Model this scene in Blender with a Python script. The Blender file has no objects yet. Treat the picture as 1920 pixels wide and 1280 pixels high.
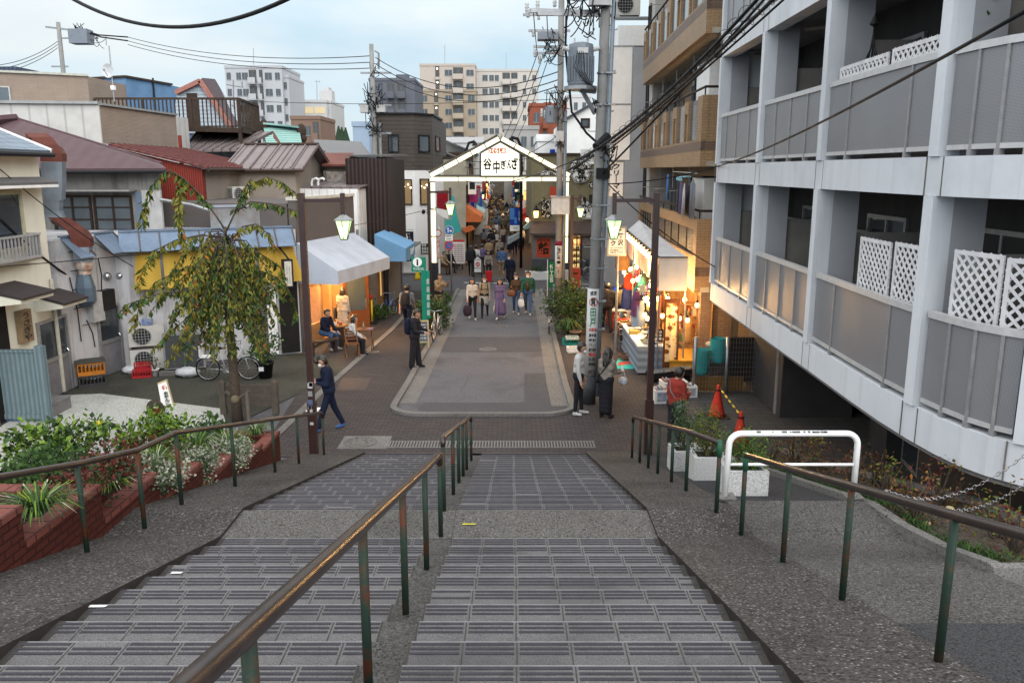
import bpy,math,random
import numpy as np
from mathutils import Vector as V,Matrix,Quaternion
random.seed(7)
PI=math.pi
def R(a):return math.radians(a)
S=bpy.context.scene
COL=S.collection
#  camera model (1920 wide photograph)
F,HC=1540.0,5.7
PIT=math.atan(320/F)
CP,SP=math.cos(PIT),math.sin(PIT)
def ray(u,v):
 a,b=(u-960)/F,(640-v)/F
 return V((a,CP+b*SP,-SP+b*CP))
def G(u,v,z=0.0):
 d=ray(u,v);t=(z-HC)/d.z
 return V((d.x*t,d.y*t,z))
def D(u,v,y):
 d=ray(u,v);t=y/d.y
 return V((d.x*t,y,HC+d.z*t))
def XP(u,v,x):
 d=ray(u,v);t=x/d.x
 return V((x,d.y*t,HC+d.z*t))
def ZV(y,v):
 k=(640-v)/F
 return HC+y*(k*CP-SP)/(CP+k*SP)
def WP(A,B,u,v):
 d=ray(u,v);ax,ay=B[0]-A[0],B[1]-A[1]
 n=(ay,-ax)
 t=(A[0]*n[0]+A[1]*n[1])/(d.x*n[0]+d.y*n[1])
 L=math.hypot(ax,ay)
 x,y=d.x*t,d.y*t
 return((x-A[0])*ax+(y-A[1])*ay)/L,HC+d.z*t
 #  materials
MATS={}
def _nodes(name):
 m=bpy.data.materials.new(name);m.use_nodes=True
 nt=m.node_tree;b=nt.nodes['Principled BSDF']
 return m,nt,b
def _c(c):return(c[0],c[1],c[2],1)
def N(nt,t,**k):
 n=nt.nodes.new(t)
 for a,v in k.items():
  if a in n.inputs:n.inputs[a].default_value=v
  else:setattr(n,a,v)
 return n
def mixc(nt,fac,a,b,mode='MIX'):
 n=nt.nodes.new('ShaderNodeMix');n.data_type='RGBA';n.blend_type=mode
 for i,x in((0,fac),(6,a),(7,b)):
  if hasattr(x,'links'):nt.links.new(x,n.inputs[i])
  else:n.inputs[i].default_value=x if i==0 else(_c(x)if len(x)==3 else x)
 return n.outputs[2]
def ramp(nt,src,a,b,ca=0.0,cb=1.0):
 n=nt.nodes.new('ShaderNodeMapRange');nt.links.new(src,n.inputs[0])
 for i,x in((1,a),(2,b),(3,ca),(4,cb)):n.inputs[i].default_value=x
 return n.outputs[0]
def finish(nt,b,col,rough,metal,bump,bsrc,bdist=0.01):
 nt.links.new(col,b.inputs['Base Color'])
 b.inputs['Roughness'].default_value=rough;b.inputs['Metallic'].default_value=metal;b.inputs['Specular IOR Level'].default_value=.5 if rough<.42 else .12
 if bump and bsrc is not None:
  n=nt.nodes.new('ShaderNodeBump');n.inputs['Strength'].default_value=bump;n.inputs['Distance'].default_value=bdist
  nt.links.new(bsrc,n.inputs['Height']);nt.links.new(n.outputs[0],b.inputs['Normal'])
def noise(nt,co,sc,det=5,rough=.6):
 n=N(nt,'ShaderNodeTexNoise');n.inputs['Scale'].default_value=sc;n.inputs['Detail'].default_value=det;n.inputs['Roughness'].default_value=rough
 nt.links.new(co,n.inputs['Vector']);return n.outputs[0]
def M(name,c=(.4,.4,.4),c2=None,sc=6.0,rough=.75,metal=0.0,bump=.15,fine=0.0,stain=0.0,spec=None,alpha=1,streak=0.0,speck=0):
 if name in MATS:return MATS[name]
 m,nt,b=_nodes(name)
 tc=N(nt,'ShaderNodeTexCoord');co=tc.outputs['Object']
 if c2 is None:c2=tuple(x*.72 for x in c)
 n1=noise(nt,co,sc)
 col=mixc(nt,ramp(nt,n1,.3,.7),c,c2)
 if fine:
  n2=noise(nt,co,fine,2,.7)
  col=mixc(nt,ramp(nt,n2,.35,.68),col,tuple(min(1,x*1.75+.02)for x in c))
  n3=noise(nt,co,fine*.6,2,.7)
  col=mixc(nt,ramp(nt,n3,.52,.7),col,tuple(x*.4 for x in c))
 else:n2=n1
 if speck:
  vo=N(nt,'ShaderNodeTexVoronoi');vo.inputs['Scale'].default_value=speck;nt.links.new(co,vo.inputs['Vector']);sx_=N(nt,'ShaderNodeSeparateXYZ');nt.links.new(vo.outputs['Color'],sx_.inputs[0]);mm=N(nt,'ShaderNodeMath',operation='MULTIPLY');nt.links.new(ramp(nt,sx_.outputs[0],.72,.95,0,.9),mm.inputs[0]);nt.links.new(ramp(nt,vo.outputs['Distance'],.5,.3),mm.inputs[1])
  col=mixc(nt,mm.outputs[0],col,(.27,.26,.25));mk=N(nt,'ShaderNodeMath',operation='MULTIPLY');nt.links.new(ramp(nt,sx_.outputs[1],.7,.9,0,.7),mk.inputs[0]);nt.links.new(ramp(nt,vo.outputs['Distance'],.5,.3),mk.inputs[1]);col=mixc(nt,mk.outputs[0],col,tuple(x*.35 for x in c))
 if stain:
  n4=noise(nt,co,.5,6,.65)
  col=mixc(nt,ramp(nt,n4,.48,.72,0,stain),col,tuple(x*.3 for x in c))
 if streak:
  mp=N(nt,'ShaderNodeMapping');mp.inputs['Scale'].default_value=(3.2,3.2,.16);nt.links.new(co,mp.inputs[0])
  n5=noise(nt,mp.outputs[0],1.6,6,.7)
  col=mixc(nt,ramp(nt,n5,.5,.74,0,streak),col,(c[0]*.28,c[1]*.25,c[2]*.22))
 finish(nt,b,col,rough,metal,bump,n2,.008)
 if spec is not None:b.inputs['Specular IOR Level'].default_value=spec
 if alpha<1:b.inputs['Alpha'].default_value=alpha
 MATS[name]=m;return m
def BR(name,c1,c2,mort,w,h,mw=.012,bump=.5,rough=.8,off=.5,sc=1.2,dirt=.35):
 if name in MATS:return MATS[name]
 m,nt,b=_nodes(name)
 uv=N(nt,'ShaderNodeUVMap').outputs[0];tc=N(nt,'ShaderNodeTexCoord').outputs['Object']
 t=N(nt,'ShaderNodeTexBrick');t.offset=off
 t.inputs['Color1'].default_value=_c(c1);t.inputs['Color2'].default_value=_c(c2);t.inputs['Mortar'].default_value=_c(mort)
 t.inputs['Scale'].default_value=1;t.inputs['Mortar Size'].default_value=mw;t.inputs['Brick Width'].default_value=w;t.inputs['Row Height'].default_value=h
 t.inputs['Mortar Smooth'].default_value=.2
 nt.links.new(uv,t.inputs['Vector'])
 n1=noise(nt,tc,sc,7);n2=noise(nt,tc,60,2)
 col=mixc(nt,ramp(nt,n1,.35,.75,0,dirt),t.outputs[0],tuple(x*.35 for x in c1))
 col=mixc(nt,ramp(nt,n2,.4,.7,0,.4),col,tuple(min(1,x*1.5)for x in c1))
 finish(nt,b,col,rough,0,bump,t.outputs['Fac'],-.006)
 MATS[name]=m;return m
def ST(name,c1,c2,per,axis=0,rough=.6,metal=0,bump=.6,dist=.02,prof='SIN',sharp=0,rust=0.0,rustc=(.16,.06,.03),sc=1.5):
 if name in MATS:return MATS[name]
 m,nt,b=_nodes(name)
 uv=N(nt,'ShaderNodeUVMap').outputs[0];tc=N(nt,'ShaderNodeTexCoord').outputs['Object']
 w=N(nt,'ShaderNodeTexWave');w.wave_profile=prof;w.bands_direction='X' if axis==0 else 'Y'
 w.inputs['Scale'].default_value=(2*PI/per)/20.0 if prof!='SAW' else(2*PI/per)/20.0
 nt.links.new(uv,w.inputs['Vector'])
 f=ramp(nt,w.outputs['Fac'],.0,sharp)if sharp else w.outputs['Fac']
 n1=noise(nt,tc,sc,7)
 col=mixc(nt,f,c2,c1)
 col=mixc(nt,ramp(nt,n1,.45,.75,0,.4),col,tuple(x*.5 for x in c1))
 if rust:
  n3=noise(nt,tc,2.3,8,.7);col=mixc(nt,ramp(nt,n3,.62-rust*.2,.72,0,.9),col,rustc)
 finish(nt,b,col,rough,metal,bump,f,dist)
 MATS[name]=m;return m
def EM(name,c,s,base=None):
 if name in MATS:return MATS[name]
 m,nt,b=_nodes(name)
 tc=N(nt,'ShaderNodeTexCoord');n1=noise(nt,tc.outputs['Object'],3,2)
 b.inputs['Base Color'].default_value=_c(base or c);b.inputs['Roughness'].default_value=.4
 nt.links.new(mixc(nt,ramp(nt,n1,.3,.7),c,tuple(x*.85 for x in c)),b.inputs['Emission Color'])
 b.inputs['Emission Strength'].default_value=s
 MATS[name]=m;return m
 #  mesh builder
class MB:
 def __init__(s):s.v=[];s.f=[];s.m=[];s.k=0
 def mat(s,k):s.k=k;return s
 def add(s,vs,fs):
  o=len(s.v);s.v.extend([tuple(x)for x in vs])
  for f in fs:s.f.append(tuple(i+o for i in f));s.m.append(s.k)
  return s
 def quad(s,a,b,c,d):return s.add([a,b,c,d],[(0,1,2,3)])
 def poly(s,p):return s.add(p,[tuple(range(len(p)))])
 def box(s,a,b):
  x0,y0,z0=a;x1,y1,z1=b
  return s.add([(x0,y0,z0),(x1,y0,z0),(x1,y1,z0),(x0,y1,z0),(x0,y0,z1),(x1,y0,z1),(x1,y1,z1),(x0,y1,z1)],[(0,3,2,1),(4,5,6,7),(0,1,5,4),(1,2,6,5),(2,3,7,6),(3,0,4,7)])
 def hexa(s,p,q):
  return s.add(list(p)+list(q),[(0,3,2,1),(4,5,6,7),(0,1,5,4),(1,2,6,5),(2,3,7,6),(3,0,4,7)])
 def obox(s,o,x,y,z):
  o,x,y,z=V(o),V(x),V(y),V(z)
  return s.hexa([o,o+x,o+x+y,o+y],[o+z,o+x+z,o+x+y+z,o+y+z])
 def prism(s,p,d):
  p=[V(a)for a in p];d=V(d);n=len(p)
  return s.add(p+[a+d for a in p],[tuple(range(n))[::-1],tuple(range(n,2*n))]+[(i,(i+1)%n,(i+1)%n+n,i+n)for i in range(n)])
 def beam(s,a,b,w,h,up=(0,0,1)):
  a,b=V(a),V(b);d=(b-a).normalized();r=d.cross(V(up))
  if r.length<1e-4:r=V((1,0,0))
  r=r.normalized()*w;u=r.cross(d).normalized()*h
  c=a-r/2-u/2
  return s.obox(c,r,b-a,u)
 def tube(s,pts,r,n=8,cap=True):
  pts=[V(p)for p in pts];rs=r if isinstance(r,(list,tuple))else[r]*len(pts)
  o=len(s.v);up=None
  for i,p in enumerate(pts):
   d=(pts[min(i+1,len(pts)-1)]-pts[max(i-1,0)])
   d=d.normalized()if d.length>1e-9 else V((0,0,1))
   if up is None:up=V((0,0,1))if abs(d.z)<.9 else V((1,0,0))
   x=d.cross(up)
   if x.length<1e-5:x=d.cross(V((0,1,0.1)))
   x.normalize();y=x.cross(d);up=y
   for k in range(n):
    a=2*PI*k/n;s.v.append(tuple(p+(x*math.cos(a)+y*math.sin(a))*rs[i]))
  for i in range(len(pts)-1):
   for k in range(n):
    a,b=o+i*n+k,o+i*n+(k+1)%n
    s.f.append((a,b,b+n,a+n));s.m.append(s.k)
  if cap:
   s.f.append(tuple(o+k for k in range(n))[::-1]);s.m.append(s.k)
   e=o+(len(pts)-1)*n;s.f.append(tuple(e+k for k in range(n)));s.m.append(s.k)
  return s
 def lathe(s,prof,c=(0,0,0),n=16,sx=1,sy=1):
  o=len(s.v)
  for r,z in prof:
   for k in range(n):
    a=2*PI*(k+.5)/n;s.v.append((c[0]+r*sx*math.cos(a),c[1]+r*sy*math.sin(a),c[2]+z))
  for i in range(len(prof)-1):
   for k in range(n):
    a,b=o+i*n+k,o+i*n+(k+1)%n
    s.f.append((a,b,b+n,a+n));s.m.append(s.k)
  s.f.append(tuple(o+k for k in range(n))[::-1]);s.m.append(s.k)
  e=o+(len(prof)-1)*n;s.f.append(tuple(e+k for k in range(n)));s.m.append(s.k)
  return s
 def ball(s,c,r,n=12,m=8,fn=None):
  rx,ry,rz=r if isinstance(r,(list,tuple))else(r,r,r)
  vs=[(0,0,-1)]
  for i in range(1,m):
   t=-PI/2+PI*i/m
   for k in range(n):vs.append((math.cos(t)*math.cos(2*PI*k/n),math.cos(t)*math.sin(2*PI*k/n),math.sin(t)))
  vs.append((0,0,1));fs=[]
  for k in range(n):fs.append((0,1+(k+1)%n,1+k))
  for i in range(m-2):
   for k in range(n):
    a=1+i*n+k;b=1+i*n+(k+1)%n;fs.append((a,b,b+n,a+n))
  e=len(vs)-1
  for k in range(n):fs.append((e,1+(m-2)*n+k,1+(m-2)*n+(k+1)%n))
  if fn:vs=[fn(*q)for q in vs]
  return s.add([(c[0]+q[0]*rx,c[1]+q[1]*ry,c[2]+q[2]*rz)for q in vs],fs)
 def build(s,name,mats,parent=None,smooth=False,local=False):
  if not isinstance(mats,(list,tuple)):mats=[mats]
  me=bpy.data.meshes.new(name)
  vv=s.v
  if parent is not None and not local:
   L=woff(parent);vv=[(a-L.x,b-L.y,c-L.z)for a,b,c in vv]
  me.from_pydata(vv,[],s.f)
  for m in mats:me.materials.append(m)
  me.polygons.foreach_set('material_index',s.m)
  if smooth:me.polygons.foreach_set('use_smooth',[True]*len(s.f))
  uvs(me)
  o=bpy.data.objects.new(name,me);COL.objects.link(o)
  if parent is not None:o.parent=parent
  return o
def uvs(me):
 np_=len(me.polygons);nl=len(me.loops)
 if not np_:return
 nor=np.empty(np_*3);me.polygons.foreach_get('normal',nor);nor=nor.reshape(-1,3)
 tot=np.empty(np_,int);me.polygons.foreach_get('loop_total',tot)
 vi=np.empty(nl,int);me.loops.foreach_get('vertex_index',vi)
 co=np.empty(len(me.vertices)*3);me.vertices.foreach_get('co',co);co=co.reshape(-1,3)[vi]
 n=np.repeat(nor,tot,axis=0)
 t=np.stack([-n[:,1],n[:,0],np.zeros(nl)],1);ln=np.linalg.norm(t,axis=1);flat=ln<.25
 t[flat]=(1,0,0);t[~flat]/=ln[~flat][:,None]
 b=np.cross(n,t)
 uv=np.stack([(co*t).sum(1),(co*b).sum(1)],1)
 l=me.uv_layers.new(name='UVMap');l.data.foreach_set('uv',uv.ravel().astype(np.float32))
def woff(o):
 L=V((0,0,0))
 while o is not None:L=L+o.location;o=o.parent
 return L
def tag(o,label=None,cat=None,group=None,kind=None):
 if label:o['label']=label
 if cat:o['category']=cat
 if group:o['group']=group
 if kind:o['kind']=kind
 return o
def thing(name,label,cat,loc=(0,0,0),rz=0,group=None):
 o=bpy.data.objects.new(name,None);COL.objects.link(o);o.empty_display_size=.2
 o.location=V(loc);o.rotation_euler=(0,0,rz)
 return tag(o,label,cat,group)
def struct(name,mb,mats,smooth=False,kind='structure'):
 o=mb.build(name,mats,None,smooth);o['kind']=kind;return o
def dup(o,loc=None,rz=None,label=None,group=None,parent=None,mats=None,scale=None):
 c=o.copy();COL.objects.link(c);c.parent=parent
 if loc is not None:c.location=V(loc)
 if rz is not None:c.rotation_euler=(0,0,rz)
 if scale is not None:c.scale=(scale,)*3
 if label:c['label']=label
 if group:c['group']=group
 if mats and c.type=='MESH':
  for sl in c.material_slots:
   k=sl.material.name
   if k in mats:sl.link='OBJECT';sl.material=mats[k]
 for ch in list(o.children):dup(ch,parent=c,mats=mats)
 return c
def txt(name,body,P0,Rv,Uv,mat,parent=None,bold=.012,fit=True,depth=.004,sp=1.0):
 c=bpy.data.curves.new(name,'FONT');c.body=body;c.resolution_u=2;c.offset=bold;c.space_line=sp;c.align_x='CENTER'
 o=bpy.data.objects.new(name,c)
 me=bpy.data.meshes.new_from_object(o);bpy.data.objects.remove(o)
 if not len(me.vertices):return None
 co=np.empty(len(me.vertices)*3);me.vertices.foreach_get('co',co);co=co.reshape(-1,3)
 a,b=co.min(0),co.max(0);wh=np.maximum(b-a,1e-5)
 P0,Rv,Uv=V(P0),V(Rv),V(Uv)
 s,t=(co[:,0]-a[0])/wh[0],(co[:,1]-a[1])/wh[1]
 nrm=Rv.cross(Uv).normalized()*depth
 L=woff(parent)if parent else V((0,0,0));P0=P0-L+nrm
 co=np.array(P0)[None]+s[:,None]*np.array(Rv)[None]+t[:,None]*np.array(Uv)[None]
 me.vertices.foreach_set('co',co.ravel().astype(np.float32));me.update()
 me.materials.clear();me.materials.append(mat)
 ob=bpy.data.objects.new(name,me);COL.objects.link(ob)
 if parent:ob.parent=parent
 return ob
def vert(s):return '\n'.join(s)
class Wall:
 """vertical facade from A to B (seen from outside A is on the left); s along, z up, d outwards"""
 def __init__(s,A,B):
  s.A,s.B=V((A[0],A[1],0)),V((B[0],B[1],0));s.t=(s.B-s.A).normalized();s.L=(s.B-s.A).length
  s.n=V((s.t.y,-s.t.x,0))
 def p(s,a,z,d=0):return s.A+s.t*a+s.n*d+V((0,0,z))
 def px(s,u,v):return WP(s.A,s.B,u,v)
 def box(s,mb,a0,a1,z0,z1,d0,d1):mb.obox(s.p(a0,z0,d0),s.t*(a1-a0),s.n*(d1-d0),V((0,0,z1-z0)));return mb
 def rect(s,u0,v0,u1,v1):
  a=[s.px(u0,v0),s.px(u1,v0),s.px(u0,v1),s.px(u1,v1)]
  return(a[0][0]+a[2][0])/2,(a[1][0]+a[3][0])/2,(a[2][1]+a[3][1])/2,(a[0][1]+a[1][1])/2
 def window(s,par,a0,a1,z0,z1,frame,glass,fw=.06,div=1,rows=1,name='window',sill=False):
  mb=MB()
  s.box(mb,a0,a1,z1-fw,z1,.003,.06);s.box(mb,a0,a1,z0,z0+fw,.003,.07)
  s.box(mb,a0,a0+fw,z0+fw,z1-fw,.003,.06);s.box(mb,a1-fw,a1,z0+fw,z1-fw,.003,.06)
  for i in range(1,div):
   a=a0+(a1-a0)*i/div;s.box(mb,a-fw*.4,a+fw*.4,z0+fw,z1-fw,.004,.05)
  for i in range(1,rows):
   z=z0+(z1-z0)*i/rows;s.box(mb,a0+fw,a1-fw,z-fw*.3,z+fw*.3,.004,.045)
  w=mb.build(name,frame,par)
  g=MB();s.box(g,a0+fw*.5,a1-fw*.5,z0+fw*.5,z1-fw*.5,.006,.02);g.build('pane',glass,w)
  return w
def wallmesh(mb,pts,z0,z1,zs=None):
 n=len(pts);lo=[V((p[0],p[1],z0))for p in pts];hi=[V((p[0],p[1],(zs[i]if zs else z1)))for i,p in enumerate(pts)]
 mb.add(lo+hi,[(i,(i+1)%n,(i+1)%n+n,i+n)for i in range(n)]+[tuple(range(n,2*n))])
 return mb
 #  common materials
CONC=M('concrete',(.23,.225,.215),(.16,.155,.15),2.5,.85,bump=.3,fine=90,stain=.5)
AGGR=M('aggregate_concrete',(.043,.039,.037),(.024,.022,.021),1.3,.85,bump=.7,fine=42,stain=.6,speck=48)
TREAD=M('tread_tile',(.10,.096,.099),(.07,.067,.07),2.2,.8,bump=.25,fine=210,stain=.7)
RIB=M('tread_rib',(.05,.048,.057),(.038,.037,.043),8,.8,bump=.2)
JOINT=M('joint_dirt_gap_shade',(.06,.057,.052),None,20,.95)
ASPH=M('asphalt',(.084,.084,.093),(.066,.066,.074),1.2,.9,bump=.5,fine=70,stain=.5)
ASPHD=M('asphalt_patch',(.056,.056,.062),(.044,.044,.05),2,.9,bump=.5,fine=120)
KERB=M('kerb_stone',(.125,.121,.117),(.09,.086,.083),3,.85,bump=.2,fine=70,stain=.4)
PAVER=BR('paver_brick',(.066,.057,.056),(.048,.043,.044),(.018,.017,.017),.22,.11,.01,.5,.85)
GREYP=BR('grey_paving',(.075,.071,.069),(.06,.057,.055),(.022,.02,.02),.6,.3,.012,.3,.8)
BLK=M('black_plastic',(.016,.016,.018),None,8,.5)
DARK=M('dark_interior',(.02,.018,.017),None,4,.9)
WHITE=M('white_paint',(.78,.78,.77),(.68,.68,.68),5,.45,stain=.1)
GREYM=M('grey_metal',(.3,.31,.33),(.2,.21,.22),6,.4,.6)
STEEL=M('steel',(.5,.5,.52),(.35,.35,.37),10,.3,.9)
GLASS=M('dark_glass',(.035,.042,.05),(.02,.025,.03),1.2,.08,bump=0,spec=.8)
GLASSB=M('pale_glass',(.085,.105,.125),(.05,.065,.08),1.0,.1,bump=0,spec=.8)
ALU=M('window_aluminium',(.35,.35,.35),None,8,.4,.5)
BROWNF=M('brown_frame',(.032,.021,.017),None,8,.6)
MAROON=M('maroon_steel',(.034,.014,.013),(.024,.010,.009),8,.4)
#  camera, world, sun
cam=bpy.data.cameras.new('camera');co=bpy.data.objects.new('camera',cam);COL.objects.link(co)
cam.sensor_width=36;cam.lens=36*F/1920;cam.clip_end=4000;cam.clip_start=.05
co.location=(0,0,HC);co.rotation_euler=(PI/2-PIT,0,0);S.camera=co
W=bpy.data.worlds.new('World');S.world=W;W.use_nodes=True
nt=W.node_tree;bg=nt.nodes['Background']
sky=N(nt,'ShaderNodeTexSky');sky.sky_type='NISHITA';sky.sun_disc=False
SUN_EL,SUN_AZ=R(24),R(156)
sky.sun_elevation=SUN_EL;sky.sun_rotation=SUN_AZ;sky.air_density=1.0;sky.dust_density=1.5;sky.ozone_density=2.0
tcw=N(nt,'ShaderNodeTexCoord')
mp=N(nt,'ShaderNodeMapping');mp.inputs['Scale'].default_value=(1.4,1.4,4.2);nt.links.new(tcw.outputs['Generated'],mp.inputs[0])
cl=noise(nt,mp.outputs[0],1.3,7,.55)
cl2=noise(nt,mp.outputs[0],2.6,5,.5)
ccol=mixc(nt,ramp(nt,cl2,.35,.65),(9.0,9.7,9.9),(6.0,8.0,9.3))
skc=mixc(nt,ramp(nt,cl,.32,.56,.7,1.0),sky.outputs[0],ccol)
sxyz=N(nt,'ShaderNodeSeparateXYZ');nt.links.new(tcw.outputs['Generated'],sxyz.inputs[0])
zen=ramp(nt,sxyz.outputs['Z'],.14,.55,1.0,1.9)
skc=mixc(nt,ramp(nt,sxyz.outputs['Z'],.14,.4,0,.85),skc,(8.6,8.5,8.35))
bk=ramp(nt,sxyz.outputs['Y'],.3,-.5,1.0,1.75);zb_=N(nt,'ShaderNodeMath',operation='MULTIPLY');nt.links.new(zen,zb_.inputs[0]);nt.links.new(bk,zb_.inputs[1]);zen=zb_.outputs[0]
skz=N(nt,'ShaderNodeVectorMath',operation='SCALE');nt.links.new(skc,skz.inputs[0]);nt.links.new(zen,skz.inputs['Scale'])
nt.links.new(skz.outputs[0],bg.inputs['Color']);bg.inputs['Strength'].default_value=.1
sl=bpy.data.lights.new('sun','SUN');sl.energy=1.5;sl.angle=R(32);sl.color=(1,.97,.94)
so=bpy.data.objects.new('sun',sl);COL.objects.link(so)
sd=V((math.sin(SUN_AZ)*math.cos(SUN_EL),math.cos(SUN_AZ)*math.cos(SUN_EL),math.sin(SUN_EL)))
so.rotation_euler=sd.to_track_quat('Z','Y').to_euler()
S.view_settings.view_transform='Standard';S.view_settings.look='None';S.view_settings.exposure=0;S.view_settings.gamma=1
S.cycles.use_denoising=True;S.cycles.max_bounces=6;S.cycles.diffuse_bounces=2;S.cycles.glossy_bounces=3;S.cycles.transparent_max_bounces=6
S.cycles.caustics_reflective=False;S.cycles.caustics_refractive=False;S.cycles.sample_clamp_indirect=4
#  ground, stairs, rails
g=MB();g.quad((-1500,-200,-.02),(1500,-200,-.02),(1500,3000,-.02),(-1500,3000,-.02));struct('ground',g,ASPH)
XR,XL,XIL,XIR=1.52,-3.03,-.86,-.63
YT,ZT=.35,4.0
YL0,YL1,ZL,YB=7.95,8.68,1.955,16.1
def zs(y):
 if y<YL0:return ZL+(YL0-y)*(ZT-ZL)/(YL0-YT)
 if y<YL1:return ZL
 return max(0,ZL*(YB-y)/(YB-YL1))
pv=MB()
pv.quad((-5.2,15.9,0),(7,15.9,0),(7,60,0),(-9,60,0));struct('pavement',pv,PAVER)
rl=[G(u,v)for u,v in((862,543),(842,584),(770,720),(748,757))]
rr=[G(u,v)for u,v in((1011,543),(1024,584),(1054,720),(1066,762))]
yb=rl[-1].y
def strip(name,L,Rr,z,m):
 mb=MB()
 for i in range(len(L)-1):
  a,b,c,d=L[i],Rr[i],Rr[i+1],L[i+1]
  mb.quad((d.x,d.y,z),(c.x,c.y,z),(b.x,b.y,z),(a.x,a.y,z))
 return struct(name,mb,m)
nr=10;outL=[V((p.x,p.y,0))for p in rl];outR=[V((p.x,p.y,0))for p in rr]
ends=[]
cxl,cxr,ye=outL[-1].x,outR[-1].x,G(910,777).y
for i in range(nr+1):
 a=PI+(PI/2)*i/nr;ends.append(V((cxl+.75+.75*math.cos(a),ye+.55+.55*math.sin(a),0)))
for i in range(nr+1):
 a=1.5*PI+(PI/2)*i/nr;ends.append(V((cxr-.75+.75*math.cos(a),ye+.55+.55*math.sin(a),0)))
outline=outL+ends+outR[::-1]
rd=MB();rd.poly([(p.x,p.y,.004)for p in outline]);struct('road',rd,ASPH)
def patch(name,pts,m,z):
 mb=MB();mb.poly([(G(u,v).x,G(u,v).y,z)for u,v in pts]);return struct(name,mb,m)
patch('road_patch',[(795,755),(1060,755),(1066,768),(1030,778),(830,778),(782,768)],ASPHD,.008)
patch('road_patch',[(983,700),(1036,700),(1058,755),(983,755)],ASPHD,.0081)
patch('road_patch',[(836,632),(1030,632),(1036,660),(822,660)],ASPHD,.008)
cr=MB();cr.quad((-60,39.6,.006),(60,39.6,.006),(60,45.2,.006),(-60,45.2,.006));struct('cross_street',cr,ASPHD)
ml=MB()
for a,b in(((870,530),(980,532)),((1080,540),(1130,541)),((1085,551),(1095,566))):
 p,q=G(*a),G(*b);d=(q-p).normalized();n=V((-d.y,d.x,0))*.07
 ml.quad(*[(w.x,w.y,.012)for w in(p-n,q-n,q+n,p+n)])
tag(ml.build('road_marking',WHITE),kind='structure')
ln=MB();ln.quad((-4.5,45.2,.003),(3.5,45.2,.003),(2,240,.003),(-8,240,.003));struct('shopping_lane',ln,BR('lane_paving',(.085,.062,.052),(.06,.048,.043),(.03,.026,.022),.3,.3,.012,.3))
def offs(line,d):
 r=[]
 for i,p in enumerate(line):
  t=(line[min(i+1,len(line)-1)]-line[max(i-1,0)]).normalized();r.append(p+V((t.y,-t.x,0))*d)
 return r
kl=MB();gut=MB()
path=outL+ends+outR[::-1]
o1,o2=offs(path,.0),offs(path,-.16)
sgn=1 if(o2[0].x<o1[0].x)else-1
o2=offs(path,.16)if sgn<0 else o2
for i in range(len(path)-1):
 a,b,c,d=o1[i],o1[i+1],o2[i+1],o2[i]
 kl.hexa([(w.x,w.y,.0)for w in(a,b,c,d)],[(w.x,w.y,.07)for w in(a,b,c,d)])
struct('kerb',kl,KERB)
for line,sg in((outL,1),(outR,-1)):
 for i in range(len(line)-1):
  a,b=line[i],line[i+1];n=max(1,int((b-a).length/.6))
  for k in range(n):
   p,q=a.lerp(b,k/n),a.lerp(b,(k+.985)/n)
   gut.quad(*[(w[0],w[1],.012)for w in((p.x,p.y),(q.x,q.y),(q.x+sg*.42,q.y),(p.x+sg*.42,p.y))][::(1 if sg>0 else-1)])
struct('gutter',gut,KERB)
dg_=MB()
for u0,u1,nm in((722,1116,0),):
 a,b=G(u0,833),G(u1,833);n=70
 dg_.box((a.x,a.y-.22,.001),(b.x,a.y-.19,.012));dg_.box((a.x,a.y+.19,.001),(b.x,a.y+.22,.012))
 for i in range(n):
  x=a.x+(b.x-a.x)*(i+.5)/n;dg_.box((x-.016,a.y-.19,.002),(x+.016,a.y+.19,.011))
 dk=MB();dk.quad((a.x,a.y-.19,.0015),(b.x,a.y-.19,.0015),(b.x,a.y+.19,.0015),(a.x,a.y+.19,.0015))
gt=thing('drain_grate','long slotted steel drain grate across the foot of the stairs','drain',(G(900,833).x,G(900,833).y,0))
dg_.build('grate',M('drain_steel',(.2,.19,.185),None,8,.6,.3),gt);dk.build('channel',JOINT,gt)
c=G(676,829);mh=thing('manhole_cover','round patterned iron manhole cover in the brick paving','manhole',(c.x,c.y,0))
mb=MB();mb.lathe([(.36,.002),(.36,.014),(.33,.014),(.33,.008)],c,32)
for k in range(40):
 a,r=random.random()*6.28,.03+.28*math.sqrt(random.random());x,y=c.x+r*math.cos(a),c.y+r*math.sin(a)
 mb.tube([(x,y,.009),(x+.06*math.cos(a+1.5),y+.06*math.sin(a+1.5),.013)],.008,5)
mb.build('cover',M('iron_cover',(.16,.155,.15),(.09,.09,.09),10,.6,.3),mh)
mb=MB();mb.box((c.x-.42,c.y-.42,.001),(c.x+.62,c.y+.42,.005));mb.build('concrete_collar',KERB,mh)
patch('metal_plate',[(643,709),(696,709),(685,731),(628,731)],M('plate_steel',(.045,.043,.047),None,6,.6),.006)
mb=MB();mb.poly([(G(u,v).x,G(u,v).y,.009)for u,v in((990,700),(1032,700),(1035,718),(988,718))]);struct('road_cover',mb,M('plate_steel2',(.075,.075,.08),None,6,.7))
mb=MB();mb.poly([(G(u,v).x,G(u,v).y,.008)for u,v in((575,764),(602,764),(596,772),(566,772))])
tag(mb.build('ground_sign',WHITE),'white notice sheet lying flat on the paving by the left lamp post','notice')
mb=MB();q_=random.Random(41)
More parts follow.
